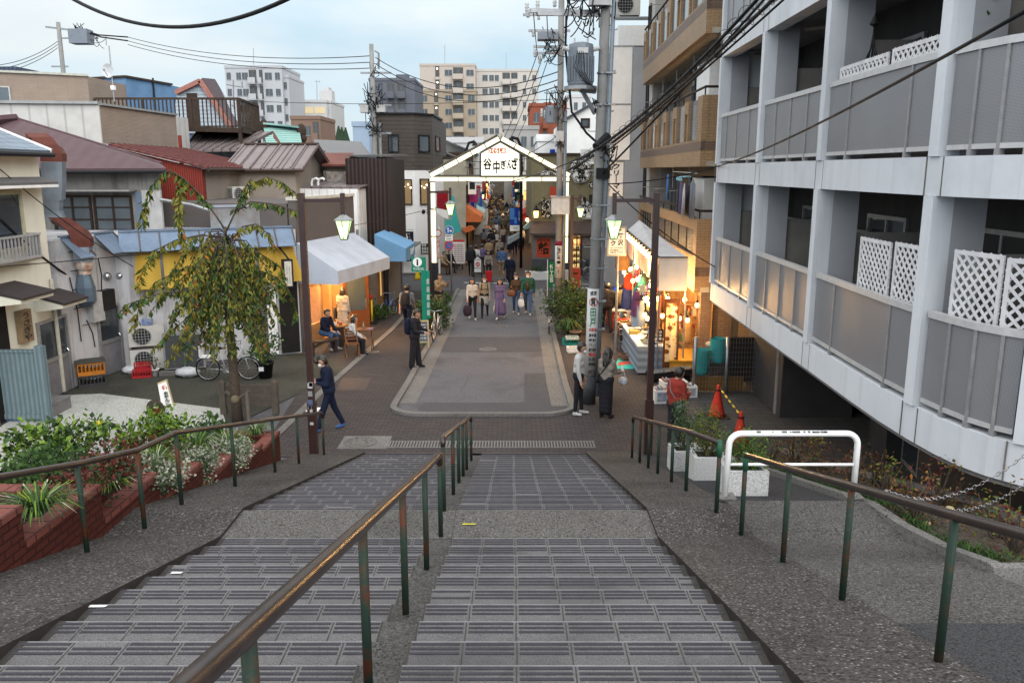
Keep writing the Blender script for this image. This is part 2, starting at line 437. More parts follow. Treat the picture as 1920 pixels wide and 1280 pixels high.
for(u,v)in((900,640),(960,700),(870,745),(1000,670)):
 p=G(u,v);a=q_.random()*6;pts=[p]
 for k in range(9):a+=q_.uniform(-.6,.6);pts.append(pts[-1]+V((math.cos(a),math.sin(a)*1.3,0))*.22)
 for s,e in zip(pts,pts[1:]):d=(e-s).normalized();n=V((-d.y,d.x,0))*q_.uniform(.003,.006);mb.quad(*[(w.x,w.y,.0095)for w in(s-n,e-n,e+n,s+n)])
struct('road_crack',mb,JOINT)
for i,(u,v,r_)in enumerate(((915,655,.3),(940,612,.28),(700,660,.2))):
 c=G(u,v);o=thing('manhole_cover',['round iron manhole cover in the middle of the road','farther round manhole cover in the road','small round cover in the left pavement'][i],'manhole',(c.x,c.y,0));mb=MB();mb.lathe([(r_,.009),(r_,.012),(r_-.02,.012),(r_-.03,.010)],c,28)
 for k in range(5):mb.box((c.x-r_*.6,c.y-r_*.6+k*r_*.3,.010),(c.x+r_*.6,c.y-r_*.6+k*r_*.3+.03,.013))
 mb.build('cover',M('iron_cover'),o)
 #  stairs
st=MB();rng=random.Random(3)
def flight(y_top,z_top,y_bot,z_bot,n):
 t,r=(y_bot-y_top)/n,(z_top-z_bot)/n
 for i in range(n):
  y0,y1,z=y_top+i*t,y_top+(i+1)*t,z_top-(i+1)*r
  for xa,xb,main in((XIR,XR,1),(XL,XIL,1),(XIL,XIR,0)):
   zz=z-(0 if main else 0)
   st.mat(0 if main else 2)
   st.quad((xa,y0,zz),(xb,y0,zz),(xb,y1,zz),(xa,y1,zz))
   st.quad((xa,y1,zz),(xb,y1,zz),(xb,y1,zz-r),(xa,y1,zz-r))
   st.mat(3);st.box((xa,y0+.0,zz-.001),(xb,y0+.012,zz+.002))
   if not main:continue
   st.mat(4);st.box((xa,y1-.006,zz-.004),(xb,y1+.002,zz+.003));st.mat(3);st.box((xa,y0,zz-.001),(xa+(.05 if xa<-1 else .012),y1,zz+.003));st.box((xb-(.05 if xa>-1 else .012),y0,zz-.001),(xb,y1,zz+.003))  # dark side strips paint in the shade of the gap beside the ramp
   ph=(0 if(xa>-1)else(i%2)*.16)+rng.uniform(-.006,.006)
   x=xa+.33-ph if xa>-1 else xb-.33+ph
   xs=[]
   while xa+.06<x<xb-.06:xs.append(x);x+=.33 if xa>-1 else-.33
   st.mat(3)
   for x in xs:st.box((x-.004,y0+.012,zz-.002),(x+.004,y1-.01,zz+.0015))
   ed=sorted([xa,xb]+xs);st.mat(1)
   for a,b in zip(ed,ed[1:]):
    if b-a<.12:continue
    for k,hh in((0,.007),(1,.007),(2,.007)):
     yy=y1-.022-k*.05
     if rng.random()<.015:continue
     st.box((a+.018,yy-.016,zz),(b-.018,yy+.006,zz+.005))
flight(YT,ZT,YL0,ZL,18)
flight(YL1,ZL,YB,0,18)
st.mat(5);st.quad((XL,YL0-.01,ZL+.0),(XR,YL0-.01,ZL),(XR,YL1,ZL),(XL,YL1,ZL))
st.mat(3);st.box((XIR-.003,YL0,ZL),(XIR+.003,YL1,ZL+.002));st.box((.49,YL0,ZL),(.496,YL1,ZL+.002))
st.mat(4);st.quad((XL,-3,ZT),(2.45,-3,ZT),(2.45,YT,ZT),(XL,YT,ZT))
NOSE=M('tread_nosing',(.24,.24,.25),(.16,.16,.17),9,.7,bump=.2)
ISL=M('island_concrete',(.055,.053,.051),(.03,.029,.028),1.4,.9,bump=.5,fine=70,stain=.8)
LAND=M('landing_concrete',(.07,.066,.062),(.045,.043,.041),1.5,.85,bump=.5,fine=45,stain=.5,speck=70)
struct('stairs',st,[TREAD,RIB,ISL,JOINT,NOSE,LAND])
#  sloping side strips
def slope(name,x0,x1,m,dz=.03,x0b=None,x1b=None,lift=0):
 mb=MB();ys=[-3,YT]+[YT+(YL0-YT)*k/6 for k in range(1,7)]+[YL1]+[YL1+(YB-YL1)*k/6 for k in range(1,7)]
 nx=4
 for a,b in zip(ys,ys[1:]):
  for i in range(nx):
   xa,xb=x0+(x1-x0)*i/nx,x0+(x1-x0)*(i+1)/nx
   mb.quad((xa,a,zs(a)+dz),(xb,a,zs(a)+dz),(xb,b,zs(b)+dz),(xa,b,zs(b)+dz))
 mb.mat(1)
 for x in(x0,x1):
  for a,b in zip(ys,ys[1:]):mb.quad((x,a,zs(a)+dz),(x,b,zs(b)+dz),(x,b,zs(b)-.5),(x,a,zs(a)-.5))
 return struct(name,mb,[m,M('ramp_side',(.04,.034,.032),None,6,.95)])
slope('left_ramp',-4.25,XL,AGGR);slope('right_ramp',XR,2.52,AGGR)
pm=MB();PATHD=M('path_asphalt',(.034,.034,.037),(.025,.025,.028),2,.9,bump=.6,fine=80)
PATHC=M('path_concrete',(.062,.059,.057),(.038,.036,.035),1.1,.9,bump=.6,fine=50,stain=.5,speck=70)
XK=4.15
def pz(y):return max(.002,zs(y)-.03)
ysl=[YL1+.35+(16.3-YL1-.35)*k/10 for k in range(11)]
for a,b in zip(ysl,ysl[1:]):pm.mat(0).quad((2.52,a,pz(a)),(XK,a,pz(a)),(XK,b,pz(b)),(2.52,b,pz(b)))
pm.mat(1);pm.quad((2.52,YL0-.1,ZL-.03),(XK,YL0-.1,ZL-.03),(XK,YL1+.35,ZL-.034),(2.52,YL1+.35,ZL-.034))
ya,za=YL0-.1,ZL-.03;tt=.95;sl_k=(ZT-ZL)/(YL0-YT)
for i in range(11):
 yb2=ya-tt;zb=za+.045;w_=XK if ya>6.6 else 6.6
 pm.quad((2.52,ya,za),(w_,ya,za),(w_,ya,zb),(2.52,ya,zb))
 zc=za+tt*sl_k;pm.mat(0 if ya<5.4 and ya>3 else 1)
 pm.quad((2.52,yb2,zc),(w_,yb2,zc),(w_,ya,zb),(2.52,ya,zb));ya,za=yb2,zc;pm.mat(1)
struct('side_path',pm,[PATHD,PATHC])
#  hand rails
def railmat():
 m,nt,b=_nodes('rail_paint');tc=N(nt,'ShaderNodeTexCoord').outputs['Object']
 n1=noise(nt,tc,3.5,6,.65);n2=noise(nt,tc,26,4,.7)
 col=mixc(nt,ramp(nt,n1,.5,.62),(.018,.034,.026),(.075,.026,.013));col=mixc(nt,ramp(nt,n2,.56,.7,0,.8),col,(.06,.04,.025))
 finish(nt,b,col,.5,.0,.25,n2,.003);return m
RPOST=railmat()
def railtop():
 m,nt,b=_nodes('rail_worn_brown');tc=N(nt,'ShaderNodeTexCoord').outputs['Object']
 n1=noise(nt,tc,5,6,.65);n2=noise(nt,tc,40,3,.7)
 col=mixc(nt,ramp(nt,n1,.4,.65),(.042,.027,.022),(.022,.016,.015));col=mixc(nt,ramp(nt,n2,.6,.72,0,.6),col,(.055,.036,.025))
 finish(nt,b,col,.3,.25,.15,n2,.002);return m
RTOP=railtop();GPAINT=M('green_paint',(.02,.10,.062),(.03,.07,.045),12,.5)
def rail(label,posts,hgt,ext_top=None,end0=True,end1=True,r=.03,dz=.012,green=None):
 """posts: list of (x,y); the hand rail runs over them"""
 x,y=posts[0];o=thing('handrail',label,'handrail',(x,y,zs(y)),group='hand rails of the stairs')
 base=[V((x,y,zs(y)+dz-.03))for x,y in posts];top=[V((x,y,zs(y)+hgt))for x,y in posts]
 for i,(a,b)in enumerate(zip(base,top)):
  if(i==0 and end0)or(i==len(posts)-1 and end1):b=b-V((0,0,.1))
  mb=MB();mb.tube([a,b],.0245,12);
  if green==i:mb.mat(1).tube([b-V((0,0,.16)),b+V((0,0,.03))],.0285,12)
  mb.build('post',[RPOST,GPAINT],o,True)
 pts=list(top)
 if ext_top:pts=[V(ext_top)]+pts
 def bend(a,d):
  return[a-V((0,0,.1)),a-V((0,0,.05))+d*.012,a-V((0,0,.02))+d*.03,a+d*.08]
 if end0 and not ext_top:pts=bend(pts[0],(pts[1]-pts[0]).normalized())+pts[1:]
 if end1:pts=pts[:-1]+bend(pts[-1],(pts[-2]-pts[-1]).normalized())[::-1]
 mb=MB();mb.tube(pts,r,14);mb.build('rail',RTOP,o,True)
 return o
XM=-.745
def onslope(u,v,x):
 lo,hi=.5,17
 for _ in range(50):
  m=(lo+hi)/2;z=zs(m)
  zc=m*CP-(z-HC)*SP;vv=640-F*(m*SP+(z-HC)*CP)/zc
  if vv>v:lo=m
  else:hi=m
 return lo
ym=[onslope(0,v,XM)for v in(1005,1063,1145,1290)]
ym=[.9,2.1]+ym[::-1]
rail('long brown centre handrail on the upper flight, nearest the viewer, with green and rust posts',[(XM,y)for y in ym],.9,ext_top=(XM,-1.2,zs(-1.2)+.9),end0=False,r=.036)
yl=[onslope(0,v,XM)for v in(957,924,905,890,878,862)]
rail('short centre handrail on the lower flight of the stairs',[(XM-.02,y)for y in yl],.86)
lv=[1280,1040,995,950,915,888,872,855]
lx=[-4.0,-3.98,-3.9,-3.82,-3.78,-3.76,-3.74,-3.72]
rail('left handrail in front of the brick planters',[(x,onslope(0,v,x))for x,v in zip(lx,lv)],.9,ext_top=(-4.1,-1,zs(-1)+.9),end0=False)
rv=[861,870,880,891,907,924,965]
o=rail('brown handrail on the right of the lower flight beside stone planters',[(2.27,onslope(0,v,2))for v in rv][::-1],.84,green=0,end0=False)
rv2=[1007,1059,1131,1248]
ys2=[onslope(0,v,2)for v in rv2]
rail('rusty handrail on the right of the upper flight with a green painted end',[(2.39,y)for y in ys2]+[(2.42,2.3),(2.45,.6)],.9,green=0,end0=False,end1=False)
#  left side buildings
STUC=M('cream_stucco',(.70,.68,.58),(.64,.62,.53),1.2,.9,bump=.25,stain=.2,streak=.12)
WSTUC=M('white_stucco',(.50,.50,.515),(.38,.38,.40),1.0,.9,bump=.3,stain=.75,streak=.75)
SLATE=BR('blue_slate',(.17,.22,.28),(.13,.17,.22),(.05,.06,.07),.9,.28,.02,.5,.45)
MARR=ST('maroon_sheet',(.092,.054,.06),(.08,.047,.053),.45,0,.55,.1,.3,.01)
REDC=ST('red_corrugated',(.25,.045,.032),(.15,.026,.02),.076,0,.5,.1,.8,.015,rust=.3)
REDR=ST('red_roof',(.15,.035,.03),(.075,.02,.018),.30,0,.4,.2,.7,.03,rust=.3)
SEAM=ST('brown_seam_roof',(.20,.165,.165),(.075,.06,.06),.42,0,.45,.2,.8,.03,sharp=.10)
BEIGE=M('beige_render',(.27,.235,.20),(.235,.205,.175),1.1,.9,bump=.25,stain=.4)
TINB=M('blue_tin',(.17,.225,.31),(.13,.175,.245),1.6,.45,.35,bump=.2,stain=.35,streak=.3)
GALV=M('galvanised_rusty',(.27,.30,.33),(.15,.12,.10),1.3,.5,.4,bump=.3,stain=.7,streak=.6)
PANELW=ST('white_panel',(.50,.49,.475),(.36,.35,.34),.62,0,.7,0,.4,.01,sharp=.06)
BSIDE=BR('brown_siding',(.30,.24,.195),(.27,.215,.175),(.13,.10,.085),1.2,.05,.006,.7,.8)
BLUEW=M('blue_wall',(.13,.235,.38),(.11,.20,.33),1.0,.7,bump=.1,stain=.3)
DBRN=M('dark_brown_wood',(.055,.038,.028),(.035,.025,.02),5,.7)
TAUPE=M('taupe_render',(.115,.10,.096),(.10,.09,.086),1.2,.9,stain=.2)
WSID=ST('white_siding',(.72,.72,.71),(.46,.46,.45),.32,0,.6,0,.3,.008,sharp=.08)
DTOW=ST('dark_siding',(.072,.062,.055),(.045,.039,.035),.22,1,.6,0,.4,.01,sharp=.15)
WHT=M('white_wall',(.74,.74,.74),(.69,.69,.69),1.0,.85,stain=.15)
YEL=ST('yellow_canvas',(.43,.285,.05),(.35,.225,.036),.55,0,.8,0,.3,.012)
GREENR=ST('green_copper',(.30,.50,.46),(.14,.26,.24),.28,1,.6,.1,.6,.03)
KAWA=BR('dark_roof_tile',(.10,.10,.105),(.07,.07,.075),(.02,.02,.02),.28,.26,.03,1.0,.4)
RUST=M('rusty_red_sheet',(.17,.055,.04),(.11,.04,.03),2,.6,.1,stain=.4)
DSLATE=M('dark_slate',(.06,.07,.09),(.045,.05,.065),2,.6,streak=.4)
SLATS=ST('dark_slats',(.05,.036,.034),(.016,.012,.012),.16,0,.6,0,.8,.03)
WOOD=M('warm_wood',(.36,.19,.09),(.27,.14,.065),3,.6)
OCHRE=M('ochre_wood',(.24,.13,.05),(.18,.09,.035),4,.55)
# ---- cream house at the left edge
cb=G(121,735);Acr=V((cb.x,11,0));Wc=Wall((Acr.x,Acr.y),(cb.x,cb.y))
h=thing('cream_house','cream stucco house with slate roof, dark canopies and grey door at the left edge','house',(cb.x,cb.y,0))
ze=ZV(cb.y,286)
mb=MB();wallmesh(mb,[(Acr.x-6,Acr.y),(Acr.x,Acr.y),(cb.x,cb.y),(cb.x-6,cb.y)],0,ze);mb.build('wall',STUC,h)
mb=MB();mb.hexa([(cb.x+.3,10.6,ze-.05),(cb.x+.3,cb.y+.05,ze-.05),(cb.x-4,cb.y+.05,ze+1.75),(cb.x-4,10.6,ze+1.75)],[(cb.x+.3,10.6,ze+.05),(cb.x+.3,cb.y+.05,ze+.05),(cb.x-4,cb.y+.05,ze+1.85),(cb.x-4,10.6,ze+1.85)]);rf=mb.build('roof',SLATE,h)
mb=MB();mb.tube([(cb.x+.35,10.6,ze-.06),(cb.x+.35,cb.y+.08,ze-.06)],.06,8);mb.build('gutter',BLK,rf)
mb=MB();mb.beam((cb.x+.31,cb.y+.08,ze+.03),(cb.x-4,cb.y+.08,ze+1.83),.05,.12);mb.build('verge_trim',WHITE,rf)
a,b,z0,z1=Wc.rect(-120,337,96,350);b=Wc.L+.03;z=Wc.px(60,341)[1]
mb=MB();mb.hexa([Wc.p(4,z,0),Wc.p(b,z,0),Wc.p(b,z-.06,.42),Wc.p(4,z-.06,.42)],[Wc.p(4,z+.12,0),Wc.p(b,z+.12,0),Wc.p(b,z,.42),Wc.p(4,z,.42)])
mb.build('eave',M('grey_eave',(.14,.135,.14),None,5,.6),h)
mb=MB();Wc.box(mb,4,b+.01,z-.13,z-.065,.36,.425);mb.build('eave_fascia',WHITE,h)
s0,zt=Wc.px(33,357);s1,zb=Wc.px(33,470)
w=Wc.window(h,s0-2.2,s0+.05,zb,zt,M('cream_frame',(.45,.43,.3),None,6,.5),GLASS,.09,2)
sr,zr=Wc.px(50,436);_,zq=Wc.px(50,482)
mb=MB();Wc.box(mb,sr-3,sr,zr-.05,zr,.28,.34);Wc.box(mb,sr-3,sr,zq,zq+.06,.28,.34)
for i in range(22):Wc.box(mb,sr-3+i*.14,sr-3+i*.14+.035,zq+.06,zr-.05,.295,.325)
Wc.box(mb,sr-.05,sr,zq-.02,zr,.0,.28);Wc.box(mb,sr-3,sr,zq-.06,zq,.0,.28)
mb.build('balcony_rail',M('alu_pale',(.45,.45,.47),None,8,.4,.4),h)
CAN=M('dark_canopy',(.05,.042,.042),None,6,.6)
for(ua,ub,v,pr)in((-40,30,545,.95),(62,112,556,.75)):
 s0,z=Wc.px(ua,v);s1,_=Wc.px(ub,v)
 mb=MB();mb.hexa([Wc.p(s0,z-.02,0),Wc.p(s1,z-.02,0),Wc.p(s1,z-.22,pr),Wc.p(s0,z-.22,pr)],[Wc.p(s0,z+.05,0),Wc.p(s1,z+.05,0),Wc.p(s1,z-.17,pr),Wc.p(s0,z-.17,pr)])
 c=mb.build('canopy',CAN,h)
 mb=MB();mb.hexa([Wc.p(s0+.02,z-.4,0),Wc.p(s1-.02,z-.4,0),Wc.p(s1-.02,z-.3,pr-.06),Wc.p(s0+.02,z-.3,pr-.06)],[Wc.p(s0+.02,z-.03,0),Wc.p(s1-.02,z-.03,0),Wc.p(s1-.02,z-.225,pr-.06),Wc.p(s0+.02,z-.225,pr-.06)]);mb.build('soffit',STUC,c)
s0,z1=Wc.px(66,606);s1,_=Wc.px(110,606)
def door(Wl,par,s0,s1,z0,z1,frame,panel,glass,name='door'):
 mb=MB();f=.06
 Wl.box(mb,s0,s0+f,z0,z1,.003,.07);Wl.box(mb,s1-f,s1,z0,z1,.003,.07);Wl.box(mb,s0+f,s1-f,z1-f,z1,.003,.07)
 zm=z0+(z1-z0)*.48;Wl.box(mb,s0+f,s1-f,zm-.05,zm+.05,.003,.055)
 mb.mat(1);Wl.box(mb,s0+f,s1-f,z0,zm-.05,.003,.035)
 d=mb.build(name,[frame,panel],par)
 mb=MB();Wl.box(mb,s0+f,s1-f,zm+.05,z1-f,.004,.02);mb.build('pane',glass,d)
 mb=MB();mb.tube([Wl.p(s1-.14,zm-.02,.06),Wl.p(s1-.14,zm+.1,.1),Wl.p(s1-.14,zm+.16,.06)],.014,6);mb.build('handle',STEEL,d);return d
GDOOR=M('grey_door',(.19,.185,.20),None,4,.5)
door(Wc,h,s0,s1+.3,0.02,z1,ALU,GDOOR,GLASS)
s0,z1=Wc.px(-30,568);s1,z0=Wc.px(17,650);mb=MB();Wc.box(mb,s0,s1,0.02,z1,.002,.03);mb.build('doorway',DARK,h)
a0,a1,z0,z1=Wc.rect(29,580,51,642);mb=MB();Wc.box(mb,a0,a1,z0,z1,.003,.14);sg=mb.build('sign_board',M('old_sign_wood',(.24,.17,.10),None,6,.7),h)
txt('lettering',vert('うさぎや'),Wc.p(a0+.06,z0+.05,.141),Wc.t*(a1-a0-.12),V((0,0,z1-z0-.1)),BLK,sg,.02)
s,z=Wc.px(112,640);mb=MB();mb.tube([Wc.p(Wc.L-.12,.05,.06),Wc.p(Wc.L-.12,3.0,.06)],.05,10);mb.build('downpipe',M('cream_pipe',(.5,.48,.4),None,5,.6),h)
# ---- white restaurant with the blue tin canopy, yellow awnings and maroon roof
P1,P2,P3,P4=G(122,733),G(236,690),G(246,690),G(566,661)
P1.y+=.25
WA,WB=Wall(P1,P2),Wall(P3,P4)
r=thing('old_restaurant','stained white restaurant with maroon roof, blue tin eave and yellow awnings','building',(P2.x,P2.y,0))
ztc=3.92
mb=MB();wallmesh(mb,[P1,P2,P3,P4,(P4.x-2,P4.y+4),(P1.x-3,P1.y+6),(P1.x-4,P1.y)],0,ztc);mb.build('wall',WSTUC,r)
for Wl,s0,s1 in((WA,.25,.85),(WA,1.55,WA.L),(WB,0,WB.L-.1)):
 mb=MB();z0,z1,d=ztc-.45,ztc+.06,.55;n=max(1,round((s1-s0)/.55))
 for i in range(n):
  a,b=s0+(s1-s0)*i/n,s0+(s1-s0)*(i+1)/n-.02
  mb.hexa([Wl.p(a,z1-.02,.0),Wl.p(b,z1-.02,.0),Wl.p(b,z0-.02,d),Wl.p(a,z0-.02,d)],[Wl.p(a,z1,.0),Wl.p(b,z1,.0),Wl.p(b,z0,d),Wl.p(a,z0,d)])
  mb.mat(1).beam(Wl.p(b+.01,z1+.01,.0),Wl.p(b+.01,z0+.01,d),.035,.05);mb.mat(0)
 mb.beam(Wl.p(s0,z1+.03,-.02),Wl.p(s1,z1+.03,-.02),.12,.05);mb.build('tin_eave',[TINB,M('tin_seam',(.07,.085,.11),(.1,.06,.04),3,.6)],r)
for ua,ub in((250,300),(300,478),(478,556)):
 s0=WB.px(ua+4,474)[0];s1=WB.px(ub,474)[0]if ub<550 else WB.L-.12;z1,z0=ztc-.48,ztc-1.55
 mb=MB();mb.hexa([WB.p(s0,z1,.12),WB.p(s1-.03,z1,.12),WB.p(s1-.03+(.25 if ub>500 else 0),z0,.5),WB.p(s0-(.12 if ua<260 else 0),z0,.5)],[WB.p(s0,z1,.15),WB.p(s1-.03,z1,.15),WB.p(s1-.03+(.25 if ub>500 else 0),z0,.53),WB.p(s0-(.12 if ua<260 else 0),z0,.53)]);mb.build('awning',YEL,r)
a,zz=WB.px(503,486);a2,zz2=WB.px(535,540);sb=thing('hanging_sign_box','black framed white sign box hanging in front of the right yellow awning','sign',WB.p(a,zz2,.8));mb=MB();WB.box(mb,a+.28,a2+.12,zz2+.12,zz+.05,.62,.86);mb.build('case',BLK,sb)
mb=MB();WB.box(mb,a+.33,a2+.07,zz2+.17,zz,.861,.868);pn=mb.build('panel',M('sign_cream',(.55,.53,.48),None,4,.6,stain=.2),sb);txt('lettering','だ　や\nん　も',WB.p(a+.38,zz2+.25,.87),WB.t*(a2-a-.36),V((0,0,(zz-zz2)*.6)),M('faded_ink',(.16,.16,.16)),pn,.02)
mb=MB();mb.tube([WB.p(a+.5,zz+.05,.75),WB.p(a+.1,zz+.75,.1)],.015,5);mb.tube([WB.p(a2,zz+.05,.75),WB.p(a2-.4,zz+.75,.1)],.015,5);mb.build('bracket',BLK,sb)
y2=25.4;Wu=Wall((D(62,400,y2).x,y2),(D(306,400,y2).x,y2))
zr_=ZV(y2-.5,321)
mb=MB();wallmesh(mb,[Wu.A,Wu.B,(Wu.B.x-2.6,y2+3),(Wu.A.x-3,y2+3),(Wu.A.x-3,y2)],3.6,zr_+.1);mb.build('upper_wall',M('grey_stained_wall',(.26,.255,.25),(.17,.165,.16),1.2,.9,stain=.8,streak=.8),r)
mb=MB();lo=[D(60,322,y2-.5),D(312,320,y2-.5)];hi=[D(303,312,y2+2.3),D(30,227,y2+4.5)]
pp=[lo[0]-V((4,0,0)),lo[1],hi[0],hi[1],hi[1]-V((4,0,0))]
mb.prism(pp,(0,0,.07));rf=mb.build('roof',MARR,r)
mb=MB();mb.tube([hi[1]+V((0,0,.08)),hi[0]+V((0,0,.08))],.07,6);mb.tube([hi[1]+V((0,0,.1)),hi[1]+V((-1.2,-3.2,-.35))],.16,6);mb.build('ridge',MARR,rf)
mb=MB();mb.tube([lo[0]-V((3,.06,.03)),lo[1]-V((0,.06,.03))],.055,8);mb.build('gutter',BLK,rf)
a0,a1,z0,z1=Wu.rect(100,366,252,434)
for i in range(2):Wu.window(r,a0+(a1-a0)*i/2+.03,a0+(a1-a0)*(i+1)/2-.03,z0,z1,BROWNF,GLASSB,.07,2,3)
mb=MB();Wu.box(mb,a0-.1,a1+.15,z1+.12,z1+.17,.0,.5);mb.build('window_hood',ALU,r)
mb=MB();Wu.box(mb,a0-.05,a1+.1,z0-.1,z0-.04,.05,.25);mb.build('window_rail',RUST,r)
mb=MB();a=Wu.px(258,400)[0];Wu.box(mb,a,a+.22,z0,z1+.1,.003,.06);mb.build('shutter_box',TINB,r)
mb=MB();a=Wu.px(272,400)[0];Wu.box(mb,a,Wu.L+.01,3.7,z1+.15,.002,.12);mb.build('pillar',M('white_stained',(.5,.5,.49),(.3,.3,.3),1.6,.9,stain=.8,streak=.7),r)
Wm=Wall(WB.p(WB.px(402,450)[0],0,-.8),WB.p(WB.L-.2,0,-.8));mb=MB();zt=ZV(26.2,387)
Wm.box(mb,0,Wm.L,3.5,zt,-.06,0);mb.build('sheet_wall',GALV,r);mb=MB();Wm.box(mb,-.02,Wm.L,zt,zt+.07,-.1,.05);mb.build('sheet_cap',M('cap_tin',(.3,.34,.4),None,4,.4,.4),r)
mb=MB();mb.tube([D(300,374,25.2),D(360,384,25.6),D(440,410,26),D(520,432,26.5)],.045,8);mb.build('drain_pipe',GREYM,r)
s0,z1=WA.px(178,578);s1,_=WA.px(212,575);door(WA,r,s0,s1+.2,.02,z1,ALU,GDOOR,GLASS)
for u,v in((198,518),(222,517),(235,514)):
 s,z=WA.px(u,v);c=WA.p(s,z,.0);mb=MB();mb.ball(c+WA.n*.05,(.12,.12,.12),12,8);mb.build('vent_hood',STEEL,r,True)
s,z=WA.px(190,566);mb=MB();WA.box(mb,s-.2,s+.32,z-.22,z+.34,.003,.22);mb.build('meter_box',BLK,r)
s,z=WA.px(172,575);mb=MB();WA.box(mb,s-.2,s+.25,z-.4,z+.4,.003,.2);mb.build('meter_box',M('grey_box',(.42,.42,.42),None,5,.5),r)
s0,z1=WB.px(478,565);mb=MB();WB.box(mb,s0,WB.L-.7,.05,2.1,.003,.05);mb.build('roller_shutter',ST('shutter',(.16,.155,.145),(.07,.068,.065),.08,1,.6,.3,.7,.02),r)
mb=MB();WB.box(mb,WB.L-.62,WB.L-.05,.05,2.45,.003,.06);mb.build('dark_pillar',DARK,r)
mb=MB();WB.box(mb,WB.L-1.0,WB.L-.72,.05,2.3,.003,.08);mb.build('white_pillar',WHITE,r)
mb=MB()
for i in range(5):
 q=[WA.p(.35+random.random()*.5,3.6-i*.5,.05+random.random()*.1)for _ in range(4)];mb.tube(q,.012,5)
for(u0,v0,u1,v1)in((128,520,150,640),(140,480,146,560),(182,485,188,548),(160,600,176,650)):
 a,b=WA.px(u0,v0),WA.px(u1,v1);mb.tube([WA.p(a[0],a[1],.04),WA.p((a[0]+b[0])/2+.06,(a[1]+b[1])/2,.05),WA.p(b[0],b[1],.04)],.016,5)
mb.build('wall_cables',BLK,r)
# ---- exhaust duct running up the corner
d=thing('exhaust_duct','bent galvanised exhaust duct with rusty elbows climbing the restaurant wall','duct',(WA.p(.9,0,.4)))
def sqtube(mb,pts,w,h):
 ring=[]
 for i,p in enumerate(pts):
  t=(pts[min(i+1,len(pts)-1)]-pts[max(i-1,0)]).normalized();x=V((1,.25,0)).normalized()*w/2;y=t.cross(x).normalized()*h/2;ring.append([p-x-y,p+x-y,p+x+y,p-x+y])
 for i in range(len(ring)-1):mb.hexa(ring[i],ring[i+1])
DUCT=M('duct_zinc',(.27,.31,.37),(.18,.21,.25),2,.4,.5,streak=.5);DRUST=M('duct_rust',(.13,.045,.032),(.09,.03,.025),5,.6,.1)
yd=21.95
def pts_(l,y=yd):return[D(u,v,y)for u,v in l]
mb=MB();sqtube(mb,pts_([(100,304),(101,345),(99,375)]),.5,.42);mb.build('upper_duct',DUCT,d)
mb=MB();sqtube(mb,pts_([(101,303),(100,288),(93,275),(82,266),(70,266)]),.52,.44);mb.build('top_elbow',[DRUST],d)
mb=MB();sqtube(mb,pts_([(98,375),(97,395),(104,408),(118,416)]),.44,.4);mb.build('offset_duct',DUCT,d)
mb=MB();sqtube(mb,pts_([(112,414),(130,422),(146,432),(154,446),(155,462)]),.46,.42);mb.build('lower_elbow',DRUST,d)
mb=MB();sqtube(mb,pts_([(155,462),(157,490)]),.4,.4);mb.build('lower_duct',DUCT,d)
c=D(158,500,yd);mb=MB();mb.lathe([(.2,.18),(.22,.05),(.2,-.05),(.15,-.12),(.16,-.2)],c,16);mb.build('round_collar',M('white_rust',(.5,.48,.45),(.3,.12,.05),6,.5,.2),d)
c=D(160,540,yd);mb=MB();mb.lathe([(.17,.38),(.25,.02),(.25,-.35),(.12,-.5)],c,8);mb.build('fan_housing',M('fan_blue',(.12,.17,.22),(.08,.11,.15),3,.4,.4),d)
# ---- houses behind
def pxpoly(l):return[D(u,v,y)for u,v,y in l]
f=[D(-60,300,31),D(196,300,31.5),D(336,300,37.5)];o=thing('panel_building','flat building with pale panel wall and brown textured parapet behind the maroon roof','building',(f[1].x,f[1].y,0))
z1=ZV(31.5,195)
mb=MB();wallmesh(mb,[f[0],f[1],(f[1].x,40),(f[0].x,40)],0,z1);mb.build('panel_wall',PANELW,o)
Wp=Wall(f[1],f[2]);mb=MB();Wp.box(mb,0,Wp.L,ZV(34,272),z1-.05,-.4,0);mb.build('parapet',BSIDE,o);mb=MB();Wp.box(mb,0,Wp.L,0,ZV(34,272),-.42,-.02);mb.build('lower_wall',WHITE,o)
mb=MB();mb.beam(f[0]+V((0,-.03,z1+.04))-V((0,0,f[0].z)),V((f[1].x,f[1].y-.03,z1+.04)),.2,.1);mb.beam((f[1].x,f[1].y,z1),(f[2].x,f[2].y,z1),.2,.08);mb.build('coping',ALU,o)
def blockp(name,label,cat,pts,ztop,wall,wname='wall',z0=0,cope=None,depth=8):
 o=thing(name,label,cat,(pts[0].x,pts[0].y,0));mb=MB()
 q=[V((p.x,p.y,0))for p in pts];wallmesh(mb,q+[V((q[-1].x,q[-1].y+depth,0)),V((q[0].x,q[-1].y+depth,0))],z0,ztop);mb.build(wname,wall,o)
 if cope:
  mb=MB()
  for a,b in zip(q,q[1:]):
   e=(b-a).normalized()*.06;mb.beam(a-e+V((0,0,ztop+.04)),b+e+V((0,0,ztop+.04)),.25,.1)
  mb.build('coping',cope,o)
 return o
q=[D(-40,170,39),D(72,170,40),D(166,170,41)]
o=blockp('brown_flat_building','flat roofed brown textured building with one pale window at top left','building',q,ZV(40.5,141),BSIDE,cope=M('cope_pale',(.45,.45,.4),None,5,.5))
Wp=Wall(q[0],q[1]);a0,a1,z0,z1=Wp.rect(-6,162,20,196);Wp.window(o,a0,a1,z0,z1,ALU,GLASSB)
mb=MB();
p0=D(0,125,42);p1=D(54,142,43);mb.box((p0.x-1,42,p1.z),(p1.x,44,p0.z));t=mb.build('solar_heater',ST('navy_rib',(.03,.05,.10),(.015,.02,.04),.2,0,.4,0,.5),None);tag(t,'navy ribbed tank standing on the brown flat roof at top left','roof tank')
